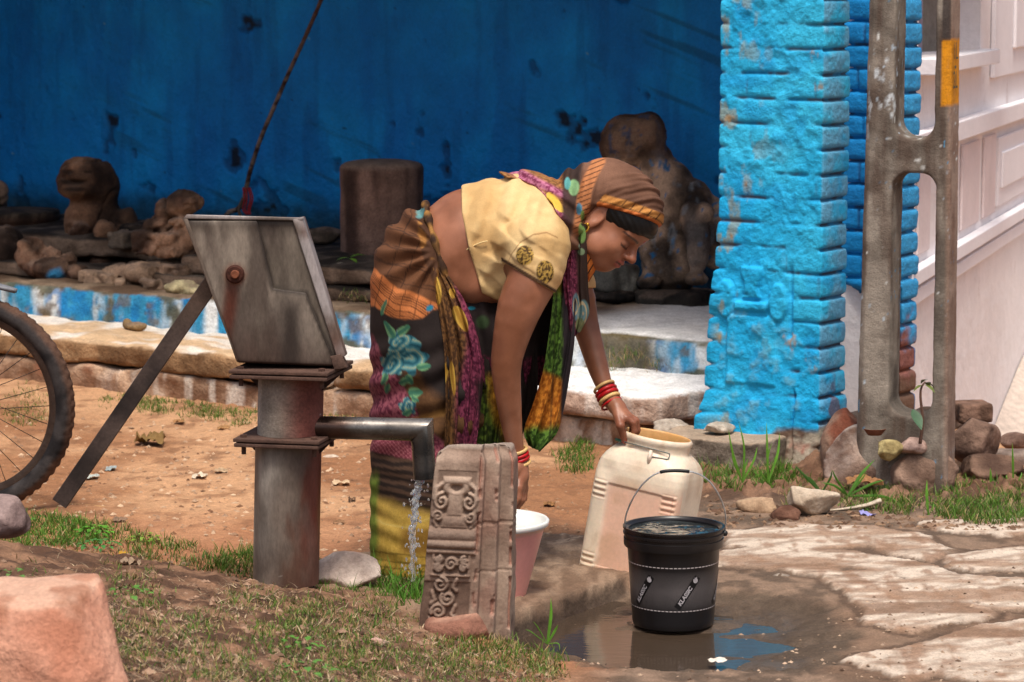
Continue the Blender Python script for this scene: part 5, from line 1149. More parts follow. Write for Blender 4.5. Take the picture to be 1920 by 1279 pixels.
# big orange boulder, hand-cut facets
def boulder():
    Yb = 4.62; c = P(84, 1286, Yb); s = Yb / FPX
    pl_ = [((-.05, -.12, 1), 178), ((.84, -.30, .50), 150), ((.55, -.5, .62), 158), ((.2, -.9, .34), 118), ((-.3, -.85, .3), 120), ((.5, -.85, -.05), 130), ((0, 1, 0), 120), ((-1, 0, .1), 190), ((.9, .4, .1), 150), ((-.2, -.3, -.9), 220)]
    def fn(p):
        q = (p - c.astype(np.float32)) / s; d = None
        for n_, k_ in pl_:
            n_ = np.array(n_, np.float32); n_ /= np.linalg.norm(n_); e = q @ n_ - k_; d = e if d is None else smax(d, e, 16)
        d = smax(d, -(np.linalg.norm((q - np.array([25, -150, -25])) * np.array([1, .9, .8]), axis=-1) - 44), 40); d = smax(d, -(np.linalg.norm((q - np.array([-60, -160, 40])) * np.array([.7, .9, 1]), axis=-1) - 52), 50)
        return (d * .9 + 16 * (fbm(p, 9, 4, 31) - .5) + 5 * (fbm(p, 30, 3, 32) - .5)) * s
    v, f = surf(fn, c - .26, c + .26, .0065); N = normal_z((v, f)); n = fbm(v, 8, 4, 33); cc = mix(lin((174, 116, 92)), lin((206, 154, 130)), sst(.3, .7, n)[:, None])
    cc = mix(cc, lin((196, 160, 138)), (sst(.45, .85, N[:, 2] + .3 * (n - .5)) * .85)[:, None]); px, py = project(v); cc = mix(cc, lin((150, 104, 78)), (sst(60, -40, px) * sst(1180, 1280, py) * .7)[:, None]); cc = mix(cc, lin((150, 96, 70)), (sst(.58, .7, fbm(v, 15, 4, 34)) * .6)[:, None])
    mk('boulder', (v, f), M_rock, cols=cc, label='big orange-pink boulder on the grassy mound nearest the viewer', cat='boulder')
boulder()
stone('rock', 4, 968, 6.55, (50, 44, 32), 'greyish purple rock on the mound crest beneath the bicycle tyre', seed=1, c0=(110, 92, 90), c1=(150, 130, 126))
stone('rock', 655, 1078, 6.55, (62, 40, 34), 'pale grey pointed rock between the pump foot and the skirt hem', seed=2, c0=(160, 142, 132), c1=(206, 190, 178), cuts=12)
stone('rock', 858, 1178, 6.02, (52, 40, 30), 'flat reddish rock at the foot of the carved stone', seed=3, c0=(138, 96, 80), c1=(176, 136, 116))
stone('pebble', 712, 1210, 5.75, (19, 18, 14), 'pinkish pebble in the dry grass below the carved stone', 'pebble', seed=4, c0=(160, 122, 108), c1=(200, 164, 150), h=.003)
stone('pebble', 292, 983, 7.46, (10, 9, 9), 'small round brown pebble on the bare dirt left of the pump', 'pebble', seed=5, c0=(128, 92, 70), c1=(156, 120, 96), h=.003)
stone('pebble', 217, 987, 7.42, (16, 12, 7), 'flat brown pebble near the lower end of the lever', 'pebble', seed=6, c0=(110, 84, 68), c1=(140, 108, 90), h=.003)
stone('pebble', 410, 1272, 5.2, (20, 16, 14), 'pale stone chip half sunk in the grass beside the boulder', 'pebble', seed=7, c0=(150, 122, 108), c1=(180, 156, 142), h=.004)
stone('pebble', 622, 858, 8.5, (17, 12, 6), 'flat pale stone on the dirt just behind the pump spout', 'pebble', seed=8, c0=(176, 156, 138), c1=(206, 190, 172), h=.003)
stone('pebble', 1145, 838 + 233, 7.1, (14, 10, 8), 'tiny stone at the cracked rock edge', 'pebble', seed=9, h=.003)
stone('pebble', 1465, 1084, 6.75, (14, 10, 9), 'grey pebble under the broken edge of the flat rock', 'pebble', seed=10, c0=(120, 108, 98), c1=(160, 148, 134), h=.003)
# rubble round the pole
stone('rubble_stone', 1650, 868, 8.02, (84, 60, 62), 'big rough lump of old mortar at the foot of the concrete pole', 'rubble', seed=21, c0=(98, 72, 60), c1=(158, 136, 122), amp=.09, top=(160, 148, 140))
stone('rubble_stone', 1722, 885, 7.94, (60, 50, 50), 'brown mortar lump in front of the pole between its feet', 'rubble', seed=22, c0=(96, 74, 62), c1=(146, 120, 104), amp=.09)
stone('rubble_stone', 1590, 840, 8.10, (40, 50, 60), 'reddish brick rubble heaped against the blue pillar foot', 'rubble', seed=23, c0=(110, 62, 46), c1=(150, 122, 104), amp=.08)
stone('rubble_stone', 1711, 836, 7.90, (24, 20, 14), 'small pink stone at the foot of the sapling', 'rubble', seed=24, c0=(140, 112, 102), c1=(186, 158, 146), h=.004)
stone('rubble_stone', 1667, 843, 7.88, (22, 18, 16), 'yellowish crumbling stone scrap beside the pink stone', 'rubble', seed=25, c0=(140, 124, 84), c1=(186, 170, 120), h=.004, amp=.1)
stone('rubble_stone', 1822, 772, 8.35, (34, 30, 19), 'topmost brown brick of the heap right of the pole', 'rubble', seed=26, c0=(88, 66, 54), c1=(136, 106, 90), boxy=True)
stone('rubble_stone', 1826, 824, 8.25, (42, 40, 38), 'rounded dark stone in the middle of the heap right of the pole', 'rubble', seed=27, c0=(72, 54, 46), c1=(132, 106, 92))
stone('rubble_stone', 1852, 880, 8.12, (56, 44, 26), 'low brown stone at the bottom of the heap right of the pole', 'rubble', seed=28, c0=(80, 60, 50), c1=(128, 102, 86))
stone('rubble_stone', 1910, 826, 8.6, (28, 24, 16), 'brown stone lying apart against the white house', 'rubble', seed=29, c0=(90, 68, 58), c1=(130, 104, 92))
stone('rubble_stone', 1905, 862, 8.4, (44, 30, 18), 'flat grey stone at the far right of the heap', 'rubble', seed=30, c0=(104, 88, 80), c1=(144, 128, 118), boxy=True)
stone('rubble_stone', 1750, 790, 8.5, (60, 30, 26), 'long dark stone lying behind the slot of the pole', 'rubble', seed=31, c0=(84, 68, 58), c1=(130, 110, 98))
stone('rubble_stone', 1612, 800, 8.35, (40, 30, 24), 'grey dusty stone in the dark gap behind the blue pillar', 'rubble', seed=32, c0=(86, 72, 64), c1=(128, 112, 102))
stone('rubble_stone', 1258, 800, 8.50, (36, 26, 12), 'pale stone chip wedged under the broken slab end', 'rubble', seed=33, c0=(140, 126, 112), c1=(190, 178, 164), h=.004)
stone('rubble_stone', 1345, 803, 8.36, (30, 22, 9), 'pale flat stone chip on top of the kerb block', 'rubble', seed=34, c0=(150, 138, 124), c1=(196, 184, 168), h=.004)
stone('earth_clod', 1420, 950, 7.62, (34, 24, 20), 'crumbly tan clod of earth right of the water can', 'clod', seed=35, c0=(130, 104, 82), c1=(178, 150, 122), h=.004, amp=.1)
stone('earth_clod', 1478, 968, 7.5, (26, 22, 15), 'dark red-brown clod behind the flat rocks', 'clod', seed=36, c0=(84, 56, 44), c1=(120, 86, 70), h=.004, amp=.1)
stone('earth_clod', 1338, 972, 7.6, (22, 22, 14), 'dark wet clod just behind the bucket handle', 'clod', seed=37, c0=(70, 50, 40), c1=(106, 80, 64), h=.004, amp=.1)
stone('earth_clod', 1850, 980, 7.55, (22, 18, 10), 'reddish clod under the grass right of the pole', 'clod', seed=38, c0=(110, 70, 52), c1=(140, 98, 76), h=.004, amp=.1)
# terracotta shard
ctr = P(1640, 806, 7.84); sc_ = 7.84 / FPX; a = np.linspace(math.pi * 1.04, math.pi * 1.96, 24)
shard = [[ctr + np.array([(22 - q * 9) * math.cos(x), (16 - q * 6) * math.sin(x), -12 * q + 2]) * sc_ * np.array([k_, k_, 1]) for x in a] for q, k_ in ((0, 1), (.5, 1), (1, 1), (1, .8), (.5, .84), (0, .86), (0, 1))]; mk('pottery_shard', (np.array(shard).reshape(-1, 3), grid_faces(7, 24)), M_rock, cols=tuple(lin((120, 74, 56))), label='curved terracotta pot shard lying at the foot of the pole', cat='pottery shard')

# ================================================================ bicycle
YB = 7.62; hub = P(-60, 757, YB); RW = 211 / FPX * YB
bike = empty('bicycle', (hub[0], hub[1], 0), 'muddy bicycle with knobbly tyre standing at the left edge of the dirt', 'bicycle')
ba = math.radians(9); BX = np.array([math.cos(ba), -math.sin(ba), 0]); BYv = np.array([math.sin(ba), math.cos(ba), 0]); BZ = np.array([0, 0, 1.0])
M_tyre = vmat('dusty_tyre', rough=.9, var=(20, .25), fine=(150, .25), bump=((120, .3),), dist=.005, spec=.25)
M_rim = vmat('rim_metal', rough=.45, base=tuple(lin((70, 58, 52))), metal=.5); M_spk = vmat('spoke_steel', base=tuple(lin((50, 44, 42))), rough=.4, metal=.6, bump=())
def wheel(c, parent):
    w = empty('wheel', c, None, None); w.parent = parent; w.location = c - WLOC[parent]
    nA, nS = 260, 28; R = []; rt_ = .0255
    for i in range(nA):
        t = i / nA * 2 * math.pi; dr = np.cos(t) * BX + np.sin(t) * BZ; ring = []
        for j in range(nS):
            s = j / nS * 2 * math.pi; cs, sn = math.cos(s), math.sin(s)
            kn = .0042 if (cs > .12 and ((i + (2 if abs(sn) > .55 else 0)) % 4) < 2 and (abs(sn) < .30 or .42 < abs(sn) < .75 or .86 < abs(sn) < .97)) else 0
            ring.append(c + dr * (RW - .0045 - rt_ + cs * (rt_ + kn)) + BYv * sn * (rt_ * .98 + kn * .5))
        R.append(ring)
    R = np.array(R); v = R.reshape(-1, 3); f = [tuple(((i % nA) * nS + j, (i % nA) * nS + (j + 1) % nS, ((i + 1) % nA) * nS + (j + 1) % nS, ((i + 1) % nA) * nS + j)) for i in range(nA) for j in range(nS)]
    rad_ = np.linalg.norm((v - c) - ((v - c) @ BYv)[:, None] * BYv, axis=1); n = fbm(v, 16, 4, 181)
    cc = mix(lin((30, 28, 30)), lin((62, 58, 58)), sst(.4, .65, n)[:, None]); cc = mix(cc, mix(lin((64, 46, 38)), lin((120, 84, 62)), n[:, None]), (sst(RW - .020, RW - .006, rad_ + .016 * (n - .5)) * .65)[:, None])
    mk('tyre', (v, f), M_tyre, w, cols=cc)
    prof = [(-.013, 0), (.013, 0), (.013, -.010), (.009, -.020), (-.009, -.020), (-.013, -.010)]; Rr = RW - .0045 - rt_ * 1.85; rr2 = []
    for i in range(120):
        t = i / 120 * 2 * math.pi; dr = np.cos(t) * BX + np.sin(t) * BZ; rr2.append([c + dr * (Rr + b_) + BYv * a_ for a_, b_ in prof])
    rr2 = np.array(rr2); v2 = rr2.reshape(-1, 3); f2 = [((i % 120) * 6 + j, (i % 120) * 6 + (j + 1) % 6, ((i + 1) % 120) * 6 + (j + 1) % 6, ((i + 1) % 120) * 6 + j) for i in range(120) for j in range(6)]; mk('rim', (v2, f2), M_rim, w, smooth=35)
    mk('hub', tube([c - BYv * .045, c + BYv * .045], .016, 16), M_rim, w, smooth=35)
    for i in range(28):
        t = i / 28 * 2 * math.pi; sd = 1 if i % 2 else -1; t2 = t + (.9 if (i // 2) % 2 else -.9)
        a_ = c + (np.cos(t2) * BX + np.sin(t2) * BZ) * .018 + BYv * sd * .03; b_ = c + (np.cos(t) * BX + np.sin(t) * BZ) * (Rr - .018); mk('spoke', tube([a_, b_], .0011, 5), M_spk, w)
    return w
wheel(hub, bike); wheel(hub - BX * .98, bike)
M_frm = vmat('frame_paint', base=tuple(lin((40, 60, 110))), rough=.35, bump=())
bb = hub - BX * .40 + BZ * -.02; st_ = bb + BZ * .42 - BX * -.12; hd = hub - BX * .86 + BZ * .46; fr_ = hub - BX * .98
mk('frame', join(*[tube([a_, b_], r_, 12) for a_, b_, r_ in ((bb, st_, .015), (st_, hd, .015), (bb, hd - BZ * .1, .017), (hub + BYv * .05, bb, .009), (hub - BYv * .05, bb, .009), (hub + BYv * .05, st_, .008), (hub - BYv * .05, st_, .008), (hd, hd - BZ * .14 - BX * .02, .018), (hd - BZ * .14 - BX * .02 + BYv * .05, fr_ + BYv * .05, .011), (hd - BZ * .14 - BX * .02 - BYv * .05, fr_ - BYv * .05, .011))]), M_frm, bike)
mk('saddle', lathe([(.01, -.02), (.05, -.02), (.06, 0), (.05, .015), (.01, .02)], st_ + BZ * .12, 20, ry=.8), M_tyre, bike, cols=(.02, .02, .02)); mk('seat_post', tube([st_, st_ + BZ * .11], .012, 10), M_rim, bike)
mk('handlebar', tube(smooth_path([hd + BZ * .1 - BYv * .28, hd + BZ * .12 - BX * .02, hd + BZ * .1 + BYv * .28], 20), .011, 10), M_rim, bike)
mg = []
for i in range(26):
    t = math.radians(112 - 47 * i / 25); dr = np.cos(t) * BX + np.sin(t) * BZ; rr_m = RW + .028 + .016 * (i / 25) ** 2; wd = .026 * (1 - .75 * max(0, (i - 17) / 8) ** 2)
    mg.append([hub + dr * (rr_m + hgt) + BYv * wd * k_ for k_, hgt in ((-1, -.010), (-.6, 0), (0, .004), (.6, 0), (1, -.010), (.6, -.003), (0, .001), (-.6, -.003))])
mk('mudguard', loft(mg), vmat('grey_mudguard', base=tuple(lin((110, 112, 118))), rough=.5), bike)
# ================================================================ the woman
YW = 6.82; SW = YW / FPX
def Wp(px, py, dy=0.0): return P(px, py, YW + dy)
def fe(p, px, py, dy, rx, rz, ry, rot=0):
    R = np.array(Matrix.Rotation(math.radians(rot), 3, 'Y')) if rot else None
    return ell(p, Wp(px, py, dy), (rx * SW, ry * SW, rz * SW), R)
def ch(p, pts, k=.0): return chain(p, [Wp(*q[:3]) for q in pts], [q[3] * SW for q in pts], k)
# head frame
_p, _y = math.radians(43), math.radians(25)
_f0 = np.array([math.cos(_p), 0, -math.sin(_p)]); HU = np.array([math.sin(_p), 0, math.cos(_p)])
HF = _f0 * math.cos(_y) + np.array([0, -1, 0]) * math.sin(_y); HSd = np.array([0, -1, 0]) * math.cos(_y) - _f0 * math.sin(_y)
HR = np.stack([HF, HSd, HU], 1); HO = Wp(1139, 417, -.01)
def hl(p): return (p - HO.astype(np.float32)) @ HR.astype(np.float32)
def d_torso(p):
    d = fe(p, 806, 500, 0, 80, 92, 96); d = smin(d, fe(p, 866, 466, 0, 82, 108, 108), .05); d = smin(d, fe(p, 950, 446, 0, 100, 108, 116), .06)
    d = smin(d, fe(p, 1012, 425, .0, 74, 84, 122), .05); d = smin(d, fe(p, 978, 512, -.03, 62, 52, 80), .05); d = smin(d, fe(p, 884, 532, 0, 62, 44, 98), .05)
    for zx, dz in ((905, .006),): d = d   # soft belly crease
    return d
NEAR = [(1003, 466, -.155, 60), (1000, 518, -.18, 47), (976, 572, -.195, 42), (957, 638, -.20, 33), (949, 690, -.20, 28), (955, 760, -.185, 23), (963, 822, -.165, 17.5), (972, 858, -.15, 14)]
FAR = [(1045, 478, .15, 48), (1080, 552, .15, 36), (1098, 610, .14, 26), (1121, 688, .09, 20.5), (1136, 732, .06, 15), (1143, 748, .05, 14)]
NEAR = [tuple(x) for x in smooth_path(np.array(NEAR, float), 18)]; FAR = [tuple(x) for x in smooth_path(np.array(FAR, float), 14)]
def d_near(p): return ch(p, NEAR, .0)
def d_far(p): return ch(p, FAR, .0)
JRIM = JT([(-.0845 * math.cos(t), -.0755 * math.sin(t), .350) for t in (math.radians(38), math.radians(58), math.radians(15))])
def finger(p, pts, r0, r1, k=.003):
    n = len(pts); return chain(p, pts, [r0 + (r1 - r0) * i / (n - 1) for i in range(n)], k)
def far_hand():
    rim = JRIM[0]; w = Wp(1143, 748, .05)
    X, Yv, Z = np.array([1, 0, 0.]), np.array([0, 1, 0.]), np.array([0, 0, 1.])
    kc = rim + np.array([.000, .006, .040])
    palm = (w, kc)
    fs = []
    for i, (dy, dx, L) in enumerate(((-.018, .004, .9), (.0, .010, 1.0), (.017, .010, .95), (.032, .004, .8))):
        k0 = kc + Yv * dy + X * (dx - .002) + Z * (-.004 * abs(i - 1)); m1 = k0 + (X * .020 + Z * -.012) * L; m2 = m1 + (X * .004 + Z * -.024) * L; t = m2 + (X * -.006 + Z * -.018) * L
        fs.append([k0, m1, m2, t])
    th = [w + (kc - w) * .35 + Yv * -.016 - Z * .004, rim + np.array([-.012, -.026, .020]), rim + np.array([-.006, -.020, -.002]), rim + np.array([-.001, -.017, -.020])]
    return palm, fs, th
PALM, FNG, THB = far_hand()
def d_farhand(p):
    w, kc = PALM; d = cone(p, w, w + (kc - w) * .5, .0175, .021)
    for i, dy in enumerate((-.016, .0, .015, .028)): d = smin(d, cone(p, w + (kc - w) * .25 + np.array([0, dy * .5, 0]), FNG[i][0], .015, .0105), .012)
    for i, f in enumerate(FNG): d = smin(d, finger(p, f, .0098 - .0005 * (i == 3), .0068), .004)
    return smin(d, finger(p, THB, .0125, .0078), .007)
NH0 = Wp(972, 858, -.15)
def nh():
    w = NH0; X, Yv, Z = np.array([1, 0, 0.]), np.array([0, 1, 0.]), np.array([0, 0, 1.]); ax = np.array([.10, -.25, -.96]); ax /= np.linalg.norm(ax); sd = np.array([.25, .95, -.2]); sd /= np.linalg.norm(sd)
    kc = w + ax * .075; fs = []
    for o, L in ((-.03, .85), (-.010, 1.), (.009, .95), (.026, .78)):
        k0 = kc + sd * o; a1 = k0 + (ax * .030 + X * -.004) * L; a2 = a1 + (ax * .018 + X * -.014) * L; a3 = a2 + (ax * .008 + X * -.018) * L; fs.append([k0, a1, a2, a3])
    th = [w + ax * .025 - sd * .02, w + ax * .05 - sd * .042 - X * .012, w + ax * .075 - sd * .045 - X * .03]
    return w, kc, fs, th
NW, NKC, NFS, NTH = nh()
def d_nearhand(p):
    d = cone(p, NW, NW + (NKC - NW) * .6, .0165, .021)
    for f in NFS: d = smin(d, cone(p, NW + (NKC - NW) * .3, f[0], .015, .0105), .012); d = smin(d, finger(p, f, .0096, .0068), .004)
    return smin(d, finger(p, NTH, .0125, .008), .008)
def d_head(p):
    q = hl(p); E = lambda c, r: ell(q, c, r); C = lambda a, b, ra, rb: cone(q, a, b, ra, rb)
    d = E((-.012, 0, .045), (.098, .076, .082)); d = smin(d, E((.034, 0, -.030), (.060, .058, .078)), .035)
    d = smin(d, E((.046, 0, .046), (.060, .060, .048)), .03); d = smin(d, E((.060, 0, -.074), (.026, .028, .020)), .03)                       # chin
    for s in (-1, 1):
        d = smin(d, E((.060, s * .036, -.030), (.026, .024, .024)), .025)            # cheek
        d = smin(d, E((.020, s * .050, -.062), (.034, .014, .022)), .025)            # jaw
        d = smin(d, E((.080, s * .026, .014), (.014, .026, .009)), .014)             # brow ridge
        d = smax(d, -E((.104, s * .031, -.006), (.017, .019, .013)), .012)           # socket
        d = smin(d, E((.0805, s * .031, -.008), (.0125, .0150, .0120)), .004)        # lidded eye
    d = smin(d, C((.092, 0, .006), (.1115, 0, -.022), .0080, .0100), .012)            # nose
    d = smin(d, E((.1115, 0, -.0255), (.0115, .0105, .0085)), .008)
    for s in (-1, 1): d = smin(d, E((.1015, s * .0120, -.0285), (.0100, .0070, .0070)), .006); d = smax(d, -E((.1085, s * .0062, -.0345), (.004, .003, .003)), .003)
    d = smin(d, E((.080, 0, -.050), (.018, .030, .016)), .014)                       # muzzle
    d = smin(d, E((.0965, 0, -.0475), (.0085, .021, .0050)), .005); d = smin(d, E((.0935, 0, -.0585), (.0085, .018, .0056)), .005)
    d = smax(d, -E((.1045, 0, -.0528), (.008, .023, .0014)), .003)
    for s in (-1, 1):                                                               # ear
        e = E((-.006, s * .072, -.004), (.021, .0085, .033)); e = smax(e, -E((.0, s * .081, .000), (.011, .006, .018)), .006); e = smin(e, E((-.004, s * .072, -.033), (.009, .007, .010)), .008); d = smin(d, e, .006)
    return d
def d_neck(p): return ch(p, [(1030, 418, 0, 46), (1078, 425, 0, 42), (1118, 432, 0, 42)], .02)
LEGS = [[(800, 530, s * .055, 62), (800, 760, s * .06, 46), (785, 900, s * .065, 36), (775, 1040, s * .07, 24), (778, 1064, s * .07, 22)] for s in (-1, 1)]
def d_legs(p):
    d = None
    for i, L in enumerate(LEGS):
        e = smin(ch(p, L, .02), ch(p, [(765, 1068, L[4][2], 22), (850, 1078, L[4][2] - .01, 16)], .0), .03); d = e if d is None else np.minimum(d, e)
    return d
def d_body(p):
    d = smin(d_torso(p), d_near(p), .035); d = smin(d, d_far(p), .03); d = smin(d, smin(d_neck(p), d_head(p), .02), .03)
    d = smin(d, d_farhand(p), .008); d = smin(d, d_nearhand(p), .008); return np.minimum(d, d_legs(p))
rootp = Wp(770, 1082, 0); person = empty('person', (rootp[0], rootp[1], 0), 'woman in a patterned sari and cream blouse bending over to reach the water can', 'person')
SK0, SK1 = lin((128, 80, 56)), lin((160, 106, 80))
def skin_c(v):
    n = fbm(v, 14, 4, 201); c = mix(SK0, SK1, sst(.3, .7, n)[:, None]); px, py = project(v)
    q = hl(v.astype(np.float32)); f, s, u = q.T; hd = (f > .045) & (np.abs(s) < .08) & (u < .10) & (u > -.12)
    c = mix(c, lin((150, 84, 62)), ((sst(.05, .01, np.hypot(s, (u + .035) * .8)) * .35) * hd)[:, None])
    lip = hd * sst(1.15, .85, np.hypot(s / .0235, (u + .0528) / .0130)) * (f > .082); c = mix(c, lin((150, 70, 66)), (lip * .8)[:, None]); c = mix(c, lin((60, 26, 24)), (hd * sst(.0022, .0008, np.abs(u + .0529)) * (np.abs(s) < .023) * (f > .08))[:, None])
    for sg in (-1, 1):
        br = hd * sst(.0036, .0016, np.abs(u - .0165 + 5 * (s * sg - .033) ** 2 * 1.0) ) * (s * sg > .012) * (s * sg < .056); c = mix(c, lin((26, 17, 15)), (br * .9)[:, None])
        la = hd * sst(.0030, .0012, np.abs(u + .0145 - 6 * (s * sg - .031) ** 2)) * (s * sg > .016) * (s * sg < .049) * (f > .06); c = mix(c, lin((20, 12, 11)), (la * .95)[:, None])
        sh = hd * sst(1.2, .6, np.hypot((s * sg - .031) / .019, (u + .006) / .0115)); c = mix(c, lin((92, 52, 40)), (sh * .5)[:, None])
    bd = hd * sst(.0042, .0028, np.hypot(s, u - .028)); c = mix(c, lin((160, 20, 24)), bd[:, None])
    # darker elbow, reddish knuckles, nails
    c = mix(c, lin((92, 52, 38)), (sst(26, 8, np.hypot(px - 930, (py - 650) * .7)) * .35)[:, None])
    for t in [THB[-1]] + [x[-1] for x in FNG] + [NTH[-1]] + [x[-1] for x in NFS]: c = mix(c, lin((166, 44, 50)), (sst(.0105, .0075, np.linalg.norm(v - t, axis=1)) * .8)[:, None])
    c = mix(c, lin((120, 68, 50)), (sst(.0, .4, (py - 770) / 40) * (px > 1100) * .5)[:, None])
    return c
M_skin = vmat('skin', rough=.43, var=(30, .06), fine=(220, .06), bump=((190, .10), (420, .08)), dist=.003, spec=.4, sub=.08)
def fine_body():
    return surf(d_body, Wp(690, 1100, -.34) - [0, 0, .02], Wp(1255, 305, .32), .0030)
v, f = fine_body(); bx_, by_ = project(v); arm_ = ((v[:, 1] < YW - .11) & (by_ > 480) & (by_ < 850) & (bx_ < 1060)) | ((bx_ > 1066) & (by_ > 560) & (by_ < 742)); v = relax(v, f, arm_.astype(float), 14)
mk('body', (v, f), M_skin, person, cols=skin_c(v))
# --- hair: dark band under the scarf edge and along the temple
def d_hair(p):
    q = hl(p); d = smin(ell(q, (-.010, 0, .047), (.1035, .0815, .0855)), ell(q, (.046, 0, .046), (.0675, .068, .0555)), .02); f_, s, u = q.T
    cut = (-.010 + .46 * np.maximum(f_, -.02) - .22 * np.maximum(np.abs(s) - .02, 0)) - u          # below hairline
    d = smax(d, cut * .8, .010); d = smax(d, (.004 - f_) * .9, .006)
    return d + .0005 * np.sin(u * 420 + f_ * 160 + 3 * np.sin(s * 70)) 
hv = surf(d_hair, HO - .17, HO + .17, .0026); n = fbm(hv[0] * np.array([1, 1, 3]), 60, 3, 211); mk('hair', hv, vmat('black_hair', rough=.45, var=(60, .3), fine=(300, .3), bump=((260, .25),), dist=.004, spec=.35), person, cols=mix(lin((5, 5, 6)), lin((16, 14, 15)), n[:, None]))
# --- blouse
BP = [(864, 318), (975, 318), (990, 338), (1022, 366), (1052, 408), (1072, 440), (1096, 500), (1070, 565), (950, 585), (938, 566), (904, 550), (894, 515), (880, 470), (866, 400)]
def pxy(p): return project(p.astype(np.float64))
def d_blouse(p):
    px, py = pxy(p); n = fbm(p, 26, 3, 221)
    wr = .0056 * np.sin((px * .55 + py * .16) * .22 + 3 * fbm(p, 9, 3, 222)) * sst(.35, .6, fbm(p, 6, 3, 223)) + .004 * (n - .5) + .008 * np.maximum(0, np.sin((px - 1.25 * py) * .075 + 4 * fbm(p, 7, 3, 224))) * sst(120, 30, np.hypot(px - 955, py - 480))
    wr = np.minimum(wr, .0045); t = smax(d_torso(p) - .0085 + wr, (poly_sd(px, py, BP) * SW).astype(np.float32), .004)
    cuff = ((px - 955) * (552 - 497) - (py - 497) * (1048 - 955)) / -math.hypot(93, 55) * SW     # positive below the cuff
    a = smax(d_near(p) - .0095 + wr * 1.1, cuff.astype(np.float32) - .002, .003); a = smax(a, (((px - 905) * -1) * SW).astype(np.float32), .003)
    fa = smax(d_far(p) - .009, ((py - 540) * SW).astype(np.float32), .003)
    return smin(smin(t, a, .03), fa, .02)
def blouse_c(v):
    px, py = project(v); n = fbm(v, 12, 4, 231); c = mix(lin((192, 156, 104)), lin((216, 186, 134)), sst(.3, .7, n)[:, None])
    c = mix(c, lin((206, 158, 104)), (sst(470, 560, py) * sst(1000, 1050, px) * .6)[:, None])
    near = v[:, 1] < YW - .13; nz = fbm(v, 300, 2, 232)
    for cx, cy, rx, ry in ((984, 479, 16, 18), (1022, 510, 16, 21)):
        m = sst(1.12, .96, np.hypot((px - cx) / rx, (py - cy) / ry)) * near; c = mix(c, mix(lin((66, 46, 22)), lin((176, 142, 70)), sst(.42, .62, nz)[:, None]), m[:, None])
    cl = (px - 955) * 55 - (py - 497) * 93; cd = -cl / math.hypot(93, 55); c = mix(c, lin((70, 48, 34)), (sst(4.5, 1.5, np.abs(cd + 2)) * near * (px > 940))[:, None])
    ar_ = np.interp(px, [948, 958, 975, 1000, 1025, 1046], [506, 478, 455, 440, 436, 446]); sm_ = sst(2.4, .7, np.abs(py - ar_)) * near * (px > 948) * (px < 1046); c = mix(c, lin((132, 96, 58)), (sm_ * .7)[:, None])
    dg = np.abs((py - 452) - (px - 960) * .62) ; c = mix(c, lin((116, 84, 50)), (sst(2.4, .8, dg) * near * (px > 960) * (px < 1046) * .0)[:, None])
    return c
M_blo = vmat('cotton_blouse', rough=.8, var=(30, .08), fine=(260, .08), bump=((60, .12), (400, .12)), dist=.004, spec=.25)
v, f = surf(d_blouse, Wp(855, 590, -.32), Wp(1105, 320, .30), .0032); blo = mk('blouse', (v, f), M_blo, person, cols=blouse_c(v))
mk('blouse_tie', tube(smooth_path([Wp(872, 470, -.142), Wp(886, 462, -.150), Wp(902, 455, -.158), Wp(914, 452, -.160)], 20), .0018, 6), M_blo, blo, cols=tuple(lin((222, 196, 140))))
M_cloth = vmat('printed_sari', rough=.82, var=(40, .10), fine=(320, .16), bump=((50, .10), (500, .14)), dist=.004, spec=.2)
# ---------------- sari skirt
RG = [(383, 797, 590, 862, 116), (396, 768, 622, 872, 126), (418, 738, 660, 884, 130), (458, 711, 700, 898, 136), (508, 697, 735, 912, 138), (570, 694, 770, 925, 135), (650, 695, 800, 928, 131), (740, 697, 836, 924, 127), (820, 696, 870, 915, 124), (900, 695, 920, 905, 121), (980, 695, 990, 898, 119), (1046, 696, 1054, 894, 116), (1070, 700, 1076, 890, 112)]
def skirt():
    nr, nt = 330, 420; rg = smooth_path(np.array(RG, float), nr); th = np.arange(nt) / nt * 2 * math.pi
    Rr = []
    for ly, lx, ry, rx, b in rg:
        L, Rt = Wp(lx, ly), Wp(rx, ry); c = (L + Rt) / 2; e = (L - Rt) / 2
        ca, sa = np.cos(th), np.sin(th); ex = 2.35; k = (np.abs(ca) ** ex + np.abs(sa) ** ex) ** (-1 / ex)
        Rr.append(c + (ca * k)[:, None] * e + (sa * k)[:, None] * np.array([0, -b * SW, 0]))
    G = np.array(Rr); v = G.reshape(-1, 3); px, py = project(v)
    cen = np.repeat(G.mean(1), nt, 0); n_ = v - cen; n_ /= np.linalg.norm(n_, axis=1, keepdims=True) + 1e-9
    lowr = sst(800, 900, py)
    d = .006 * (fbm(v * np.array([1, 1, 1]), 9, 3, 241) - .5) + .0018 * np.sin(py * .16 - (px - 690) * .05 + 3.2 * fbm(v, 8, 3, 242)) * lowr * sst(.3, .6, fbm(v, 5, 3, 246))
    # drag folds fanning from the hip and the gathered waist
    ang = np.arctan2(py - 470, 830 - px); rr_ = np.hypot(px - 830, py - 470)
    d = d + .010 * np.sin(ang * 15 + 3 * fbm(v, 6, 3, 243)) * sst(20, 60, rr_) * sst(190, 70, rr_) * sst(640, 480, py)
    d = d + .008 * np.sin((px - .15 * py) * .10 + 4 * fbm(v, 4, 3, 244)) * sst(560, 700, py) * sst(740, 850, px)
    d = d + .006 * np.sin(py * .10 + px * .03 + 5 * fbm(v, 5, 3, 245)) * sst(600, 700, py) * (1 - lowr)
    v = v + n_ * d[:, None]; return loft(v.reshape(nr, nt, 3), False, False)
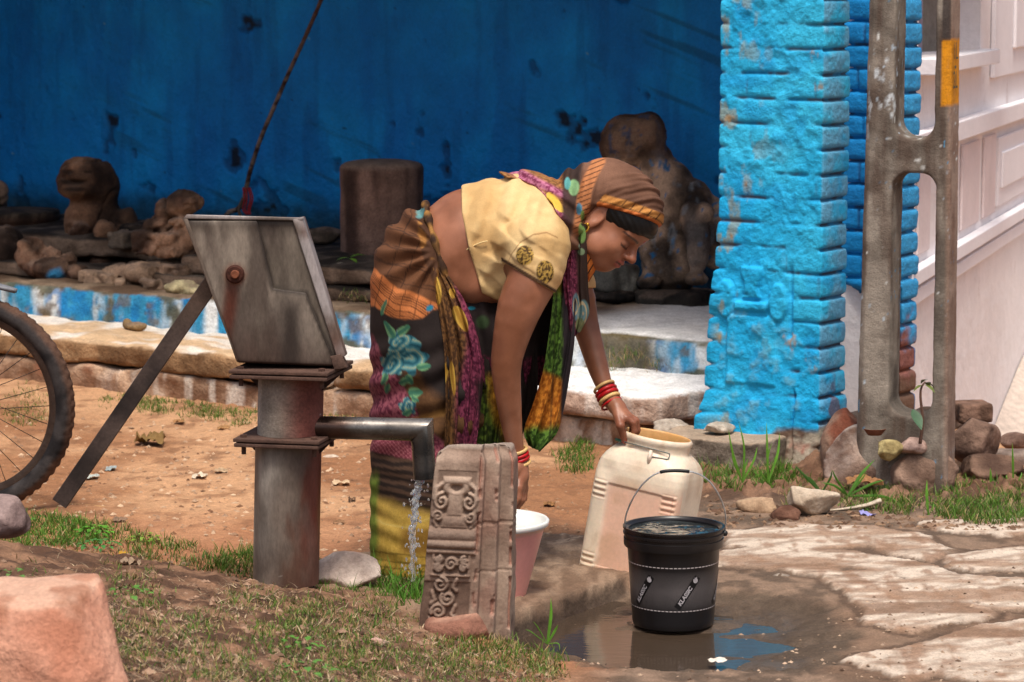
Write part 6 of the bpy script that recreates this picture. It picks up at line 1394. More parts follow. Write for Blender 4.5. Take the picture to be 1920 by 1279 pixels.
def flower(px, py, cx, cy, R, n, seed):
    "rose of curling petals: returns mask and inner line tone"
    x, y = (px - cx) / R, (py - cy) / R; r = np.hypot(x, y); a = np.arctan2(y, x)
    out = 1 + .16 * np.sin(a * 5 + seed) + .08 * np.sin(a * 9 + seed * 2); m = sst(1.03, .93, r / out)
    w = np.sin(r * 10.5 - 1.6 * np.sin(a * 2 + seed) - a * 1.0 + 2 * n); return m, w
def leaf_m(px, py, x0, y0, x1, y1, w):
    L = math.hypot(x1 - x0, y1 - y0); ex, ey = (x1 - x0) / L, (y1 - y0) / L; t = ((px - x0) * ex + (py - y0) * ey) / L; o = np.abs(-(px - x0) * ey + (py - y0) * ex)
    return sst(1.1, .85, o / (w * np.sqrt(np.clip(4 * t * (1 - t), 1e-4, 1)) * (1.15 - .4 * t) + 1e-3)) * (t > 0) * (t < 1), o / w
TEAL, TEAL2, LGRN = lin((40, 102, 116)), lin((94, 144, 146)), lin((110, 156, 110))
def skirt_c(v, base=None):
    px, py = project(v); px = px + 9 * (fbm(v, 26, 3, 254) - .5); py = py + 9 * (fbm(v, 24, 3, 255) - .5); n = fbm(v, 7, 4, 251); f = fbm(v, 40, 3, 252); w = (n - .5) * 60; g = fbm(v, 190, 3, 253)
    brown = mix(lin((82, 52, 34)), lin((118, 78, 52)), n[:, None]); black = mix(lin((30, 24, 24)), lin((48, 40, 38)), n[:, None])
    maroon = mix(lin((88, 34, 52)), lin((142, 78, 90)), sst(.38, .62, g)[:, None]); orange = mix(lin((186, 104, 54)), lin((206, 130, 78)), n[:, None])
    c = brown.copy()
    # plaid of thin dark lines
    e1, e2 = py * .96 - px * .28, px * .9 + py * .35
    ln = np.maximum(sst(1.9, .7, np.abs(((e1 + w * .7) % 31) - 15)) * sst(.35, .5, f), sst(1.5, .5, np.abs(((e2 + w * .4) % 34) - 17))); ln = np.maximum(ln, sst(1.5, .5, np.abs(((e1 + w * .4) % 31) - 20)))
    c = mix(c, lin((42, 28, 22)), (ln * .75 * sst(590, 560, py))[:, None])
    # orange band across the hip
    up = np.interp(px, [690, 700, 720, 745, 770, 800, 830], [488, 500, 522, 540, 545, 562, 575]) + w * .10; lo = np.interp(px, [690, 700, 725, 760, 790, 812, 840], [566, 574, 588, 600, 596, 582, 574]) + w * .08
    om = sst(up - 3, up + 2, py) * sst(lo + 2, lo - 2, py); c = mix(c, orange, om[:, None])
    for k_ in range(9):
        yl = up + 12 + k_ * 4.6 + (8 if k_ > 4 else 0) - (px - 720) * .04; c = mix(c, lin((46, 26, 18)), (om * sst(1.7, .6, np.abs(py - yl)) * (.9 if k_ % 3 else .6))[:, None])
    c = mix(c, lin((66, 36, 22)), (om * sst(1.5, .5, np.abs(((px + .25 * py) % 26) - 13)) * .7)[:, None])
    # below: black, then maroon field rising to the left
    bl = sst(lo - 2, lo + 3, py); c = mix(c, black, bl[:, None])
    mb = np.interp(px, [690, 700, 720, 750, 800, 850, 900], [612, 625, 668, 715, 800, 842, 850]) + w * .45; mm = sst(mb - 8, mb + 8, py); c = mix(c, maroon, mm[:, None])
    bb = sst(mb - 90, mb - 60, py + w * .5) * (1 - mm) * sst(738, 775, px + w * .3) * sst(660, 700, py); c = mix(c, mix(lin((70, 46, 28)), lin((104, 72, 42)), g[:, None]), (bb * .9)[:, None])
    c = mix(c, lin((128, 92, 46)), (sst(9, 3, np.abs(py - (792 + (px - 770) * -.32)) + w * .2) * (px > 765) * (px < 850) * .7)[:, None])
    # roses and leaves
    for cx, cy, R, sd in ((766, 668, 33, 1.0), (748, 640, 22, 2.3), (734, 683, 22, 3.1), (764, 763, 17, 4.0)):
        m, wv = flower(px, py, cx, cy, R, f, sd); c = mix(c, mix(TEAL, TEAL2, sst(-.5, .7, wv)[:, None]), (m * .95)[:, None]); c = mix(c, lin((24, 62, 76)), (m * sst(-.78, -.98, wv) * .8)[:, None]); c = mix(c, lin((186, 176, 120)), (m * sst(.90, .99, wv) * .6)[:, None])
    for x0, y0, x1, y1, wd in ((738, 632, 722, 602, 9), (745, 626, 768, 612, 8), (726, 700, 714, 722, 7), (782, 690, 808, 684, 8), (760, 706, 776, 722, 9), (766, 738, 794, 734, 10), (772, 744, 788, 752, 6), (728, 718, 724, 738, 6), (745, 720, 768, 714, 7), (755, 780, 774, 770, 7), (700, 470, 708, 448, 4), (716, 592, 726, 560, 4)):
        m, o = leaf_m(px, py, x0, y0, x1, y1, wd); c = mix(c, mix(lin((52, 104, 84)), LGRN, sst(.2, .8, o)[:, None]), (m * .95)[:, None])
    c = mix(c, lin((40, 130, 160)), (sst(9, 5, np.hypot(px - 806, (py - 578) * 1.4)))[:, None])
    # border: rose band, brown pleat band, ochre hem with green edge
    e0 = np.interp(px, [690, 720, 800, 900], [846, 850, 872, 884]); bnd = sst(e0 - 30, e0 - 26, py); rose = mix(lin((120, 52, 66)), lin((166, 100, 108)), sst(.4, .7, np.sin(px * .75) * np.sin((py - px * .25) * .8) * .5 + .5)[:, None]); c = mix(c, rose, bnd[:, None])
    dk = sst(e0 - 3, e0 + 3, py); pl_ = mix(lin((42, 32, 28)), lin((82, 62, 50)), (sst(.3, .8, .5 + .5 * np.sin((py - (px - 690) * .16) * .42 + 3 * n)))[:, None]); c = mix(c, pl_, dk[:, None])
    h0 = np.interp(px, [690, 715, 760, 800, 900], [925, 935, 952, 960, 968]) + w * .25; oc = mix(lin((156, 124, 46)), lin((206, 172, 84)), sst(.3, .7, n + .25 * (g - .5))[:, None]); hm = sst(h0 - 14, h0 + 14, py); c = mix(c, oc, hm[:, None])
    c = mix(c, lin((110, 74, 26)), (hm * sst(740, 765, px + w * .4) * sst(985, 1000, py + w * .2) * sst(1050, 1030, py) * .75)[:, None]); c = mix(c, lin((206, 182, 104)), (hm * sst(2.6, 1.0, np.abs(py - (972 + 16 * np.sin((px - 700) * .03)))) * .8)[:, None])
    gl = sst(714, 702, px + w * .12) * sst(872, 910, py); c = mix(c, mix(lin((84, 112, 34)), lin((136, 160, 62)), g[:, None]), (gl * .9)[:, None])
    for yb in (1034, 1048, 1060): c = mix(c, lin((104, 84, 30)), (hm * sst(2.4, 1, np.abs(py - yb - (px - 690) * .10)) * .7)[:, None])
    # waistband edge
    wl_ = np.interp(py, [370, 383, 420, 470, 520, 560, 590], [790, 797, 799, 808, 822, 840, 862]); ed = sst(20, 14, wl_ - px + w * .1) * sst(600, 560, py); eb = mix(lin((66, 42, 28)), lin((150, 104, 54)), sst(.45, .65, f)[:, None]); c = mix(c, eb, (ed * .9)[:, None]); c = mix(c, TEAL2, (ed * sst(14, 8, np.hypot(px - 786, (py - 397) * .9)) * .9)[:, None])
    return c
sk = skirt(); sari = mk('sari_skirt', sk, M_cloth, person, cols=skirt_c(sk[0]))
# rolled waist edge of the sari
wpts = []
for t in np.linspace(math.pi * .02, math.pi * 1.0, 60):
    L, Rt = Wp(798, 381), Wp(864, 592); c_ = (L + Rt) / 2; e = (L - Rt) / 2; wpts.append(c_ + math.cos(t) * e * 1.0 + math.sin(t) * np.array([0, -112 * SW * 1.03, 0]))
wt_ = tube(np.array(wpts), .0085 + .003 * np.sin(np.linspace(0, 40, 60)), 12); n = fbm(wt_[0], 45, 3, 261); mk('waist_roll', wt_, M_cloth, sari, cols=mix(lin((52, 34, 24)), lin((150, 108, 56)), sst(.4, .68, n)[:, None]))
# ---------------- draped pieces
def drape(name, L, R_, colf, amp=.012, nf=5, seed=0, n=170, m=190, parent=None, taper=False, gather=1.0):
    def fold(s, t):
        ph = t * nf * 2 * math.pi; a = amp * (.35 + .65 * s) if not taper else amp * np.sin(np.pi * np.clip(s, .05, .95))
        y = a * np.sin(ph + 1.2 * np.sin(s * 4 + seed)) + a * .4 * np.sin(ph * 2.3 + seed + s * 3); return np.stack([.25 * a * np.cos(ph + seed), y, 0 * t], -1)
    v, f = sheet([Wp(*q) for q in L], [Wp(*q) for q in R_], n, m, fold); vt = v + .0005
    o = mk(name, (v, f), M_cloth, parent or person, cols=colf(v)); return o
def pleat_c(v):
    px, py = project(v); n = fbm(v, 9, 4, 271); g = fbm(v, 190, 3, 272); w = (n - .5) * 50
    mar = mix(lin((74, 24, 46)), lin((134, 60, 86)), sst(.4, .62, g)[:, None]); br = mix(lin((64, 42, 26)), lin((112, 78, 44)), sst(.38, .62, g)[:, None]); c = mix(br, mar, sst(12, 30, px - np.interp(py, [480, 560, 640, 740, 860], [818, 842, 862, 838, 830]) + w * .5)[:, None])
    c = mix(c, mix(lin((24, 18, 18)), lin((44, 36, 34)), n[:, None]), (sst(886, 900, px + w * .3 - .05 * (py - 700)) * sst(690, 730, py) * .95)[:, None])
    for x0, y0, x1, y1, wd in ((806, 512, 822, 572, 14), (852, 574, 876, 622, 11), (838, 680, 822, 742, 8), (846, 678, 852, 742, 5), (846, 540, 850, 560, 6)):
        m, o = leaf_m(px, py, x0, y0, x1, y1, wd); c = mix(c, mix(lin((150, 112, 40)), lin((206, 168, 74)), sst(.1, .8, o)[:, None]), (m * .92)[:, None])
    return c
drape('front_pleat', [(800, 486, -.150), (812, 530, -.168), (822, 585, -.180), (832, 660, -.182), (835, 760, -.180), (832, 850, -.172), (830, 940, -.165)], [(838, 512, -.155), (868, 560, -.165), (892, 620, -.168), (905, 690, -.165), (900, 770, -.160), (890, 850, -.155), (884, 940, -.15)], pleat_c, amp=.011, nf=3, seed=1)
def dark_c(v):
    px, py = project(v); n = fbm(v, 9, 4, 273); g = fbm(v, 190, 3, 274); c = mix(lin((20, 15, 16)), lin((44, 34, 34)), n[:, None]); mar = mix(lin((70, 20, 42)), lin((128, 48, 76)), sst(.4, .62, g)[:, None])
    c = mix(c, mar, (sst(16, 34, py - np.interp(px, [860, 900, 960, 1030], [575, 640, 668, 640]) + 60 * (n - .5)) * sst(722, 706, py - .04 * (px - 900)))[:, None]); c = mix(c, lin((30, 110, 130)), (sst(9, 5, np.hypot(px - 884, (py - 578) * 2)))[:, None]); c = mix(c, lin((52, 72, 44)), (sst(16, 8, np.hypot(px - 905, py - 604)) * .8)[:, None])
    return c
drape('sari_swag', [(866, 560, -.12), (872, 600, -.135), (884, 640, -.14), (900, 690, -.13), (915, 735, -.10)], [(1052, 548, .0), (1050, 590, -.02), (1044, 640, -.03), (1036, 680, -.03), (1030, 722, -.02)], dark_c, amp=.016, nf=3, seed=2)
def under_c(v):
    px, py = project(v); n = fbm(v, 9, 4, 275); g = fbm(v, 90, 3, 276); c = mix(lin((24, 18, 17)), lin((40, 32, 28)), n[:, None])
    yl = mix(lin((116, 74, 18)), lin((176, 124, 40)), sst(.35, .65, g)[:, None]); gr = mix(lin((34, 46, 14)), lin((84, 104, 34)), sst(.35, .65, g)[:, None])
    sp_ = np.interp(py, [690, 760, 850], [900, 922, 948]) ; col = mix(gr, yl, sst(-10, 16, px - sp_ + 40 * (n - .5))[:, None]); return mix(c, col, (sst(690, 712, py + 20 * (n - .5)) * sst(970, 950, px))[:, None])
drape('inner_pleat', [(888, 640, -.115), (890, 720, -.125), (886, 800, -.125), (890, 880, -.12), (886, 960, -.11)], [(1006, 640, -.05), (1010, 700, -.06), (1004, 760, -.06), (975, 830, -.07), (940, 930, -.08)], under_c, amp=.012, nf=4, seed=3)
def end_c(v):
    px, py = project(v); n = fbm(v, 9, 4, 277); g = fbm(v, 130, 3, 278); w = (n - .5) * 40; gr = mix(lin((38, 62, 18)), lin((92, 128, 50)), sst(.35, .65, g)[:, None]); og = mix(lin((140, 78, 18)), lin((196, 126, 44)), sst(.35, .65, g)[:, None]); dk = mix(lin((24, 20, 24)), lin((52, 44, 48)), n[:, None])
    c = mix(gr, og, (sst(698, 712, py + w * .6 - .3 * (px - 1040)) * sst(806, 784, py + w))[:, None]); c = mix(c, lin((140, 120, 40)), (sst(560, 530, py) * .8)[:, None])
    rt = np.interp(py, [500, 560, 640, 700, 760, 850], [1052, 1052, 1054, 1052, 1050, 1050]); c = mix(c, dk, sst(-3, 5, px - rt)[:, None]); c = mix(c, lin((22, 36, 12)), (sst(822, 836, py) * .5)[:, None]); return mix(c, lin((30, 26, 20)), (sst(3, 1, np.abs(px - np.interp(py, [500, 850], [1046, 1030]))) * .5)[:, None])
drape('pallu_end', [(1040, 520, -.10), (1036, 575, -.13), (1028, 640, -.14), (1018, 700, -.14), (1000, 760, -.135), (984, 808, -.13), (992, 838, -.125)], [(1092, 520, -.05), (1080, 575, -.08), (1078, 640, -.09), (1070, 700, -.09), (1060, 760, -.10), (1046, 812, -.11), (1014, 848, -.12)], end_c, amp=.013, nf=2.0, seed=4)
# ---------------- pallu over the back and head
def print_c(v):
    px, py = project(v); n = fbm(v, 9, 4, 281); g = fbm(v, 190, 3, 282); w = (n - .5) * 40
    br = mix(lin((86, 58, 44)), lin((122, 88, 70)), sst(.3, .7, n)[:, None]); c = br.copy(); mg = mix(lin((126, 52, 84)), lin((182, 112, 140)), sst(.38, .62, g)[:, None])
    back = sst(1075, 1058, px); ob = mix(lin((112, 74, 42)), lin((160, 112, 66)), sst(.38, .62, g)[:, None]); c = mix(c, ob, back[:, None]); c = mix(c, mg, (back * sst(14, 4, np.abs(py - (330 + (px - 985) * .50) + w * .3)))[:, None]); c = mix(c, mg, (back * sst(13, 5, np.abs(py - (372 + (px - 1020) * 1.0) + w * .3)) * .9)[:, None])
    m, o = leaf_m(px, py, 1026, 362, 1056, 398, 9); c = mix(c, lin((214, 178, 72)), (m * .95)[:, None])
    q = hl(v.astype(np.float32)); ff, ss, uu = q.T
    # orange plaid hem round the forehead
    hem = sst(.034, .028, uu - (.027 + .53 * ff) ) * (ff > -.02) * (px > 1118); og = mix(lin((166, 112, 56)), lin((188, 132, 72)), n[:, None]); c = mix(c, og, hem[:, None]); c = mix(c, lin((60, 36, 22)), (hem * sst(1.9, .8, np.abs(((px * .9 + py * .75) % 19) - 9)) * .85 * (px > 1165))[:, None]); c = mix(c, lin((178, 98, 48)), (hem * sst(.010, .007, uu - (.027 + .53 * ff)))[:, None])
    c = mix(c, lin((60, 38, 24)), (hem * sst(.0022, .0008, np.abs(uu - (.027 + .53 * ff) - .011)) * .8)[:, None])
    # bright orange plaid flash at the back of the head and dark flowered edge
    fl = sst(16, 10, np.abs(px - np.interp(py, [305, 330, 360, 400, 440], [1122, 1108, 1096, 1092, 1086]))) * sst(455, 420, py) * (px < 1140); c = mix(c, mix(lin((168, 104, 64)), lin((188, 126, 82)), n[:, None]), (fl * .95)[:, None]); c = mix(c, lin((46, 28, 24)), (fl * sst(1.6, .6, np.abs(((py + px * .4) % 9) - 4.5)) * .8)[:, None])
    de = sst(1092, 1084, px + .18 * (py - 340)) * sst(1050, 1058, px) * (py < 470); c = mix(c, mix(lin((34, 26, 26)), lin((60, 46, 42)), n[:, None]), (de * .9 * (1 - fl))[:, None])
    for cx, cy, rx, ry, cl in ((1076, 352, 11, 16, (130, 170, 120)), (1064, 344, 6, 12, (90, 160, 160)), (1086, 392, 6, 12, (70, 140, 170)), (1091, 432, 7, 16, (108, 142, 76)), (1092, 404, 4, 10, (120, 150, 80)), (1092, 462, 8, 7, (120, 140, 120))):
        c = mix(c, lin(cl), (sst(1.1, .8, np.hypot((px - cx) / rx, (py - cy) / ry) + .3 * (n - .5)) * .95)[:, None])
    return c
PB = [(900, 300), (1000, 296), (1075, 320), (1110, 370), (1104, 470), (1060, 470), (1056, 430), (1036, 382), (1004, 350), (975, 336), (950, 334)]
def d_scarf(p):
    q = hl(p); f_, s, u = q.T; px, py = pxy(p)
    n = fbm(p, 14, 3, 291)
    fo = (.0032 * np.sin((f_ * .8 - u * .62) * 190 + 5 * fbm(p, 8, 3, 292)) + .0018 * np.sin((f_ * .9 - u * .44) * 420 + 7 * fbm(p, 12, 3, 293))) * sst(-.06, .02, f_) + .005 * (n - .5)
    d = smin(ell(q, (-.014, 0, .054), (.1250, .095, .0945)), ell(q, (-.075, 0, .030), (.058, .075, .075)), .04) + fo
    e = u - (.027 + .53 * f_); keep = smax(-e, .026 + f_, -.0)                       # below hem AND in front of the ear: cut away
    keep = np.minimum(np.maximum(-e, -1), .030 + f_); d = smax(d, keep, .004)
    d = smax(d, -(ell(q, (-.010, 0, .046), (.106, .084, .087))), .002) if False else d
    nk = chain(p, [Wp(1094, 372, -.01), Wp(1072, 392, .0), Wp(1050, 410, .02)], [60 * SW, 62 * SW, 70 * SW]); nk = smax(nk + .006 * np.sin(px * .23 + py * .05 + 4 * n), (.026 + f_), .004); nk = smax(nk, ((py - 505) * SW).astype(np.float32), .01)
    d = smin(d, nk, .02)
    b = smax(d_torso(p) - .017 + .006 * np.sin((px * .7 - py) * .16 + 3 * n), (poly_sd(px, py, PB) * SW).astype(np.float32), .006); b = np.minimum(b, smax(fe(p, 985, 350, .05, 44, 26, 60, 20) , (-(p[:, 1] - YW) - .03).astype(np.float32), .01))
    return smin(d, b, .015)
v, f = surf(d_scarf, Wp(890, 520, -.24), Wp(1262, 296, .26), .0030); mk('head_scarf', (v, f), M_cloth, person, cols=print_c(v))
def fall_c(v):
    px, py = project(v); n = fbm(v, 9, 4, 283); g = fbm(v, 190, 3, 284); mg = mix(lin((76, 24, 46)), lin((130, 60, 84)), sst(.38, .62, g)[:, None]); dk = mix(lin((34, 24, 22)), lin((58, 42, 36)), n[:, None])
    x0 = np.interp(py, [400, 450, 520, 600, 660], [1062, 1064, 1068, 1070, 1064]); c = mix(mg, dk, sst(10, 18, px - x0)[:, None]); c = mix(c, mix(lin((112, 74, 42)), lin((150, 104, 60)), g[:, None]), (sst(446, 420, py) * sst(1080, 1070, px))[:, None])
    for cx, cy, rx, ry, cl in ((1080, 575, 7, 26, (96, 130, 140)), (1094, 588, 11, 26, (104, 138, 140)), (1088, 610, 9, 14, (110, 120, 80)), (1091, 440, 8, 17, (108, 142, 76)), (1090, 472, 7, 7, (110, 130, 100))):
        fw = np.hypot((px - cx) / rx, (py - cy) / ry); m = sst(1.1, .85, fw + .3 * (n - .5)); c = mix(c, mix(lin(cl), lin((196, 178, 140)), (sst(.2, .8, np.sin(fw * 9 + px * .3)) * (ry > 20))[:, None]), (m * .9)[:, None])
    return mix(c, lin((206, 118, 50)), (sst(1106, 1110, px) * sst(500, 480, py) * .0)[:, None])
drape('pallu_fall', [(1060, 415, -.075), (1058, 470, -.105), (1056, 530, -.115), (1062, 590, -.11), (1066, 640, -.10)], [(1098, 420, -.085), (1100, 480, -.085), (1102, 540, -.07), (1104, 585, -.05), (1088, 622, -.05)], fall_c, amp=.010, nf=2.2, seed=5)
def collar_c(v):
    px, py = project(v); n = fbm(v, 20, 3, 285); c = np.tile(lin((196, 112, 52)), (len(v), 1)); return mix(c, lin((60, 34, 22)), (sst(2, .8, np.abs(((px + py * .6) % 12) - 6)))[:, None])
drape('scarf_edge', [(1100, 468, -.075), (1100, 500, -.07), (1100, 530, -.055)], [(1108, 470, -.07), (1118, 500, -.05), (1104, 528, -.04)], collar_c, amp=.004, nf=1, seed=6, n=40, m=50)
# ---------------- jewellery
M_gold = vmat('gold', base=tuple(lin((190, 140, 52))), rough=.35, metal=.8, bump=((300, .2),)); M_red = vmat('red_bangle', base=tuple(lin((176, 20, 26))), rough=.35, bump=((200, .15),)); M_cream = vmat('shell_bangle', base=tuple(lin((210, 172, 112))), rough=.45, bump=((200, .2),))
def bangle(c, ax, r, th, mat, wide=1.0):
    ax = ax / np.linalg.norm(ax); u = np.cross(ax, [0, 1, 0]); u /= np.linalg.norm(u); w = np.cross(ax, u); a = np.arange(48) / 48 * 2 * math.pi; b = np.arange(12) / 12 * 2 * math.pi
    V = np.array([[c + (np.cos(t) * u + np.sin(t) * w) * (r + th * math.cos(q)) + ax * th * wide * math.sin(q) for q in b] for t in a]).reshape(-1, 3); F = [((i % 48) * 12 + j, (i % 48) * 12 + (j + 1) % 12, ((i + 1) % 48) * 12 + (j + 1) % 12, ((i + 1) % 48) * 12 + j) for i in range(48) for j in range(12)]; return mk('bangle', (V, F), mat, person)
a0, a1 = Wp(1131, 722, .066), Wp(1145, 754, .048); axd = a1 - a0
axd2 = axd / np.linalg.norm(axd) + np.array([.12, -.12, 0])
for t, m, wd, th in ((.12, M_cream, 1.1, .0036), (.38, M_red, 1.2, .0040), (.60, M_red, 1.2, .0040), (.84, M_cream, 1.2, .0040), (1.1, M_red, 1.0, .0028)): bangle(a0 + axd * t, axd2, .0265, th, m, wd)
b0, b1 = Wp(968, 842, -.155), Wp(976, 872, -.148)
for t, m in ((.1, M_cream), (.36, M_red), (.6, M_red), (.9, M_cream)): bangle(b0 + (b1 - b0) * t, (b1 - b0), .0245, .0036, m, 1.2)
ec = HO + HR @ np.array([-.003, .080, -.040]); a = np.linspace(0, 2 * math.pi, 28); mk('earring', join(tube([ec + HR @ np.array([.009 * math.cos(x), .001, .012 * math.sin(x) - .006]) for x in a], .0024, 8, False), ell_mesh(ec + HR @ np.array([0, .003, -.020]), .0045, 1.2, 10), ell_mesh(ec + HR @ np.array([0, .003, .006]), .005, 1, 10)), M_gold, person)
# ================================================================ plants, litter, crumbs
def rayv(px, py):
    a = (np.asarray(px, float) - 960) / FPX; b = (639.5 - np.asarray(py, float)) / FPX; return np.stack([a, CP + b * SP, -SP + b * CP], -1)
def on_ground(px, py, it=6):
    r = rayv(px, py); z = np.zeros(len(r))
    for _ in range(it):
        t = (z - H) / r[:, 2]; q = r * t[:, None]; z = .5 * z + .5 * ground_z(q[:, 0], q[:, 1])
    t = (z - H) / r[:, 2]; q = r * t[:, None]; q[:, 2] = ground_z(q[:, 0], q[:, 1]); return q
RG2 = np.random.default_rng(21)
def scatter(poly, n, clump=0.0, seed=0, sc=.02):
    poly = np.array(poly, float); lo, hi = poly.min(0), poly.max(0); x = RG2.uniform(lo[0], hi[0], n * 3); y = RG2.uniform(lo[1], hi[1], n * 3); k = poly_sd(x, y, poly) < 0
    if clump: k &= fbm(p3(x * sc, y * sc * 2.2, seed), 1, 3, seed) > RG2.uniform(clump - .09, clump + .09, len(x))
    return x[k][:n], y[k][:n]
def blades(base, h, w, lean, yaw, c0, c1, seg=4, curl=1.6):
    n = len(base); t = np.linspace(0, 1, seg + 1); V = np.zeros((n, (seg + 1) * 2, 3)); C = np.zeros((n, (seg + 1) * 2, 3))
    dx, dy = np.cos(yaw), np.sin(yaw); fx = RG2.uniform(0, math.pi, n); px_, py_ = np.cos(fx), np.sin(fx)
    for i, q in enumerate(t):
        a = lean * q ** (curl - 1) ; hh = h * q * np.cos(np.minimum(a, 1.9) * .75); out = h * q * np.sin(np.minimum(a, 1.9)) * .8; ww = w * (1 - q ** 1.6) + .0002
        c = base + np.stack([dx * out, dy * out, hh], -1)
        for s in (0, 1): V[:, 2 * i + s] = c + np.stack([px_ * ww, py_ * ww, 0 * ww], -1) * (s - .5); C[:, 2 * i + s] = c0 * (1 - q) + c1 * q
    m = (seg + 1) * 2; f = np.array([[2 * i, 2 * i + 1, 2 * i + 3, 2 * i + 2] for i in range(seg)]); F = (np.arange(n)[:, None, None] * m + f[None]).reshape(-1, 4); return V.reshape(-1, 3), F, C.reshape(-1, 3)
def cat(*L):
    n = 0; v, f, c = [], [], []
    for a in L: v.append(a[0]); f.append(a[1] + n); c.append(a[2]); n += len(a[0])
    return np.vstack(v), np.vstack(f), np.vstack(c)
def green(n, dry=.15, lush=0.0):
    g = mix(lin((52, 78, 22)), lin((108, 138, 46)), RG2.uniform(0, 1, n)[:, None]); g = mix(g, lin((84, 142, 40)), (np.full(n, lush) * RG2.uniform(.3, 1, n))[:, None]); d = RG2.uniform(0, 1, n) < dry; g[d] = mix(lin((150, 124, 80)), lin((192, 168, 120)), RG2.uniform(0, 1, d.sum())[:, None]); return g
def turf(poly, n, h, w=.0032, clump=0, seed=0, dry=.15, lush=0.0, lean=(.2, 1.3), per=1, sc=.02, spread=.012):
    x, y = scatter(poly, n, clump, seed, sc); b = on_ground(x, y); b = np.repeat(b, per, 0)
    if per > 1: b[:, 0] += RG2.normal(0, spread, len(b)); b[:, 1] += RG2.normal(0, spread, len(b)); b[:, 2] = ground_z(b[:, 0], b[:, 1])
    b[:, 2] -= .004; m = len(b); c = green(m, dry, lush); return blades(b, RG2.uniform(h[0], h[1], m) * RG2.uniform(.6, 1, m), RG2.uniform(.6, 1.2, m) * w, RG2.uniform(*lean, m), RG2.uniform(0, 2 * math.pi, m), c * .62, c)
M_grass = vmat('grass_blade', rough=.55, var=(60, .12), fine=(0, 0), bump=(), spec=.3, sub=.08)
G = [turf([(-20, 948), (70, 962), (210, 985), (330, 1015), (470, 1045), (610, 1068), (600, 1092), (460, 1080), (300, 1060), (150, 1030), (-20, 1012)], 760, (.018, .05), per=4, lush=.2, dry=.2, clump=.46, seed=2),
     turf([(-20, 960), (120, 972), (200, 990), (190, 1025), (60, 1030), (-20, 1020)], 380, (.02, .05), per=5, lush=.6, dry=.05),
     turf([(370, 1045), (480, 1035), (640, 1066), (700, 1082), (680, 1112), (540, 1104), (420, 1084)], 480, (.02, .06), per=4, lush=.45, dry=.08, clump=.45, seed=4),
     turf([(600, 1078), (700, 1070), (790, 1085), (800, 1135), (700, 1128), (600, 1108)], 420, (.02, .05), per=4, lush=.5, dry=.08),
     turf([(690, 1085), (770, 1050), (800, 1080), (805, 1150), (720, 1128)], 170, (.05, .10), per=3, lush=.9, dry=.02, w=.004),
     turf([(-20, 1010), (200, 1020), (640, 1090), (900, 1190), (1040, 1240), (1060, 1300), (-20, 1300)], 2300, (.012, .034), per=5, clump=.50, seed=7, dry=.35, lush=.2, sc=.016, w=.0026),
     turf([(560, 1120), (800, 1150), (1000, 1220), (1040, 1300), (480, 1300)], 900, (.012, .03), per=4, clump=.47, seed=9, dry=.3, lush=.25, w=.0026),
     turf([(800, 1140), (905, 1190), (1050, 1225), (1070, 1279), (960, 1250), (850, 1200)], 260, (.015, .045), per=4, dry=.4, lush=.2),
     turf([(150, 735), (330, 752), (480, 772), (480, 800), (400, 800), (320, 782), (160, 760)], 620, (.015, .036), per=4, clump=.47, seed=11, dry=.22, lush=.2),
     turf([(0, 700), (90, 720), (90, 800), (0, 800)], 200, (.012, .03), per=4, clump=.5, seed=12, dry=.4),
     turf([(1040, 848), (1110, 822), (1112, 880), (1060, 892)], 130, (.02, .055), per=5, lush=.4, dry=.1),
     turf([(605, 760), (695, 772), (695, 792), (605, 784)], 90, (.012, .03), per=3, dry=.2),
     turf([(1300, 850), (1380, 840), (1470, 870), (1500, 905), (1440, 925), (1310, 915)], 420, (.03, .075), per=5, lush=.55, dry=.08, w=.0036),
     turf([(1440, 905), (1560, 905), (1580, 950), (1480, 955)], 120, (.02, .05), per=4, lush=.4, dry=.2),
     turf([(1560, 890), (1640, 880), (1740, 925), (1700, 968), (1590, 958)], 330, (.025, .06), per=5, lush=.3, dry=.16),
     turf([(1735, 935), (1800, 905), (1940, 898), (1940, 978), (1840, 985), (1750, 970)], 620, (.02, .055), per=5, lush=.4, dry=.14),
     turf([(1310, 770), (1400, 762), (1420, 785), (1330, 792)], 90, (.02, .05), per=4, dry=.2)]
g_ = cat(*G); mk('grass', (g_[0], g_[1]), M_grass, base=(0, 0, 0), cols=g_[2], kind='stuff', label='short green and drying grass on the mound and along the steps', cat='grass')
# moss and small weeds on the platform edge right of the woman
def tuft(px, py, v0, n, h, seed=0):
    c = PV(px, py, v0); b = np.tile(c, (n, 1)) + np.stack([RG2.normal(0, .03, n), RG2.normal(0, .006, n), RG2.normal(0, .012, n)], -1); col = green(n, .45); return blades(b, RG2.uniform(*h, n), np.full(n, .0026), RG2.uniform(.3, 1.6, n), RG2.uniform(0, 6.28, n), col * .6, col)
t_ = cat(tuft(1160, 672, 7.75, 60, (.015, .045)), tuft(1195, 668, 7.75, 50, (.015, .04)), tuft(1225, 690, 7.74, 30, (.015, .04)), tuft(1150, 690, 7.72, 50, (.01, .03)), tuft(665, 560, 7.95, 60, (.01, .03))); mk('grass', (t_[0], t_[1]), M_grass, base=(0, 0, 0), cols=t_[2], kind='stuff', label='tiny dry grass and moss tufts growing from the platform edge', cat='grass')
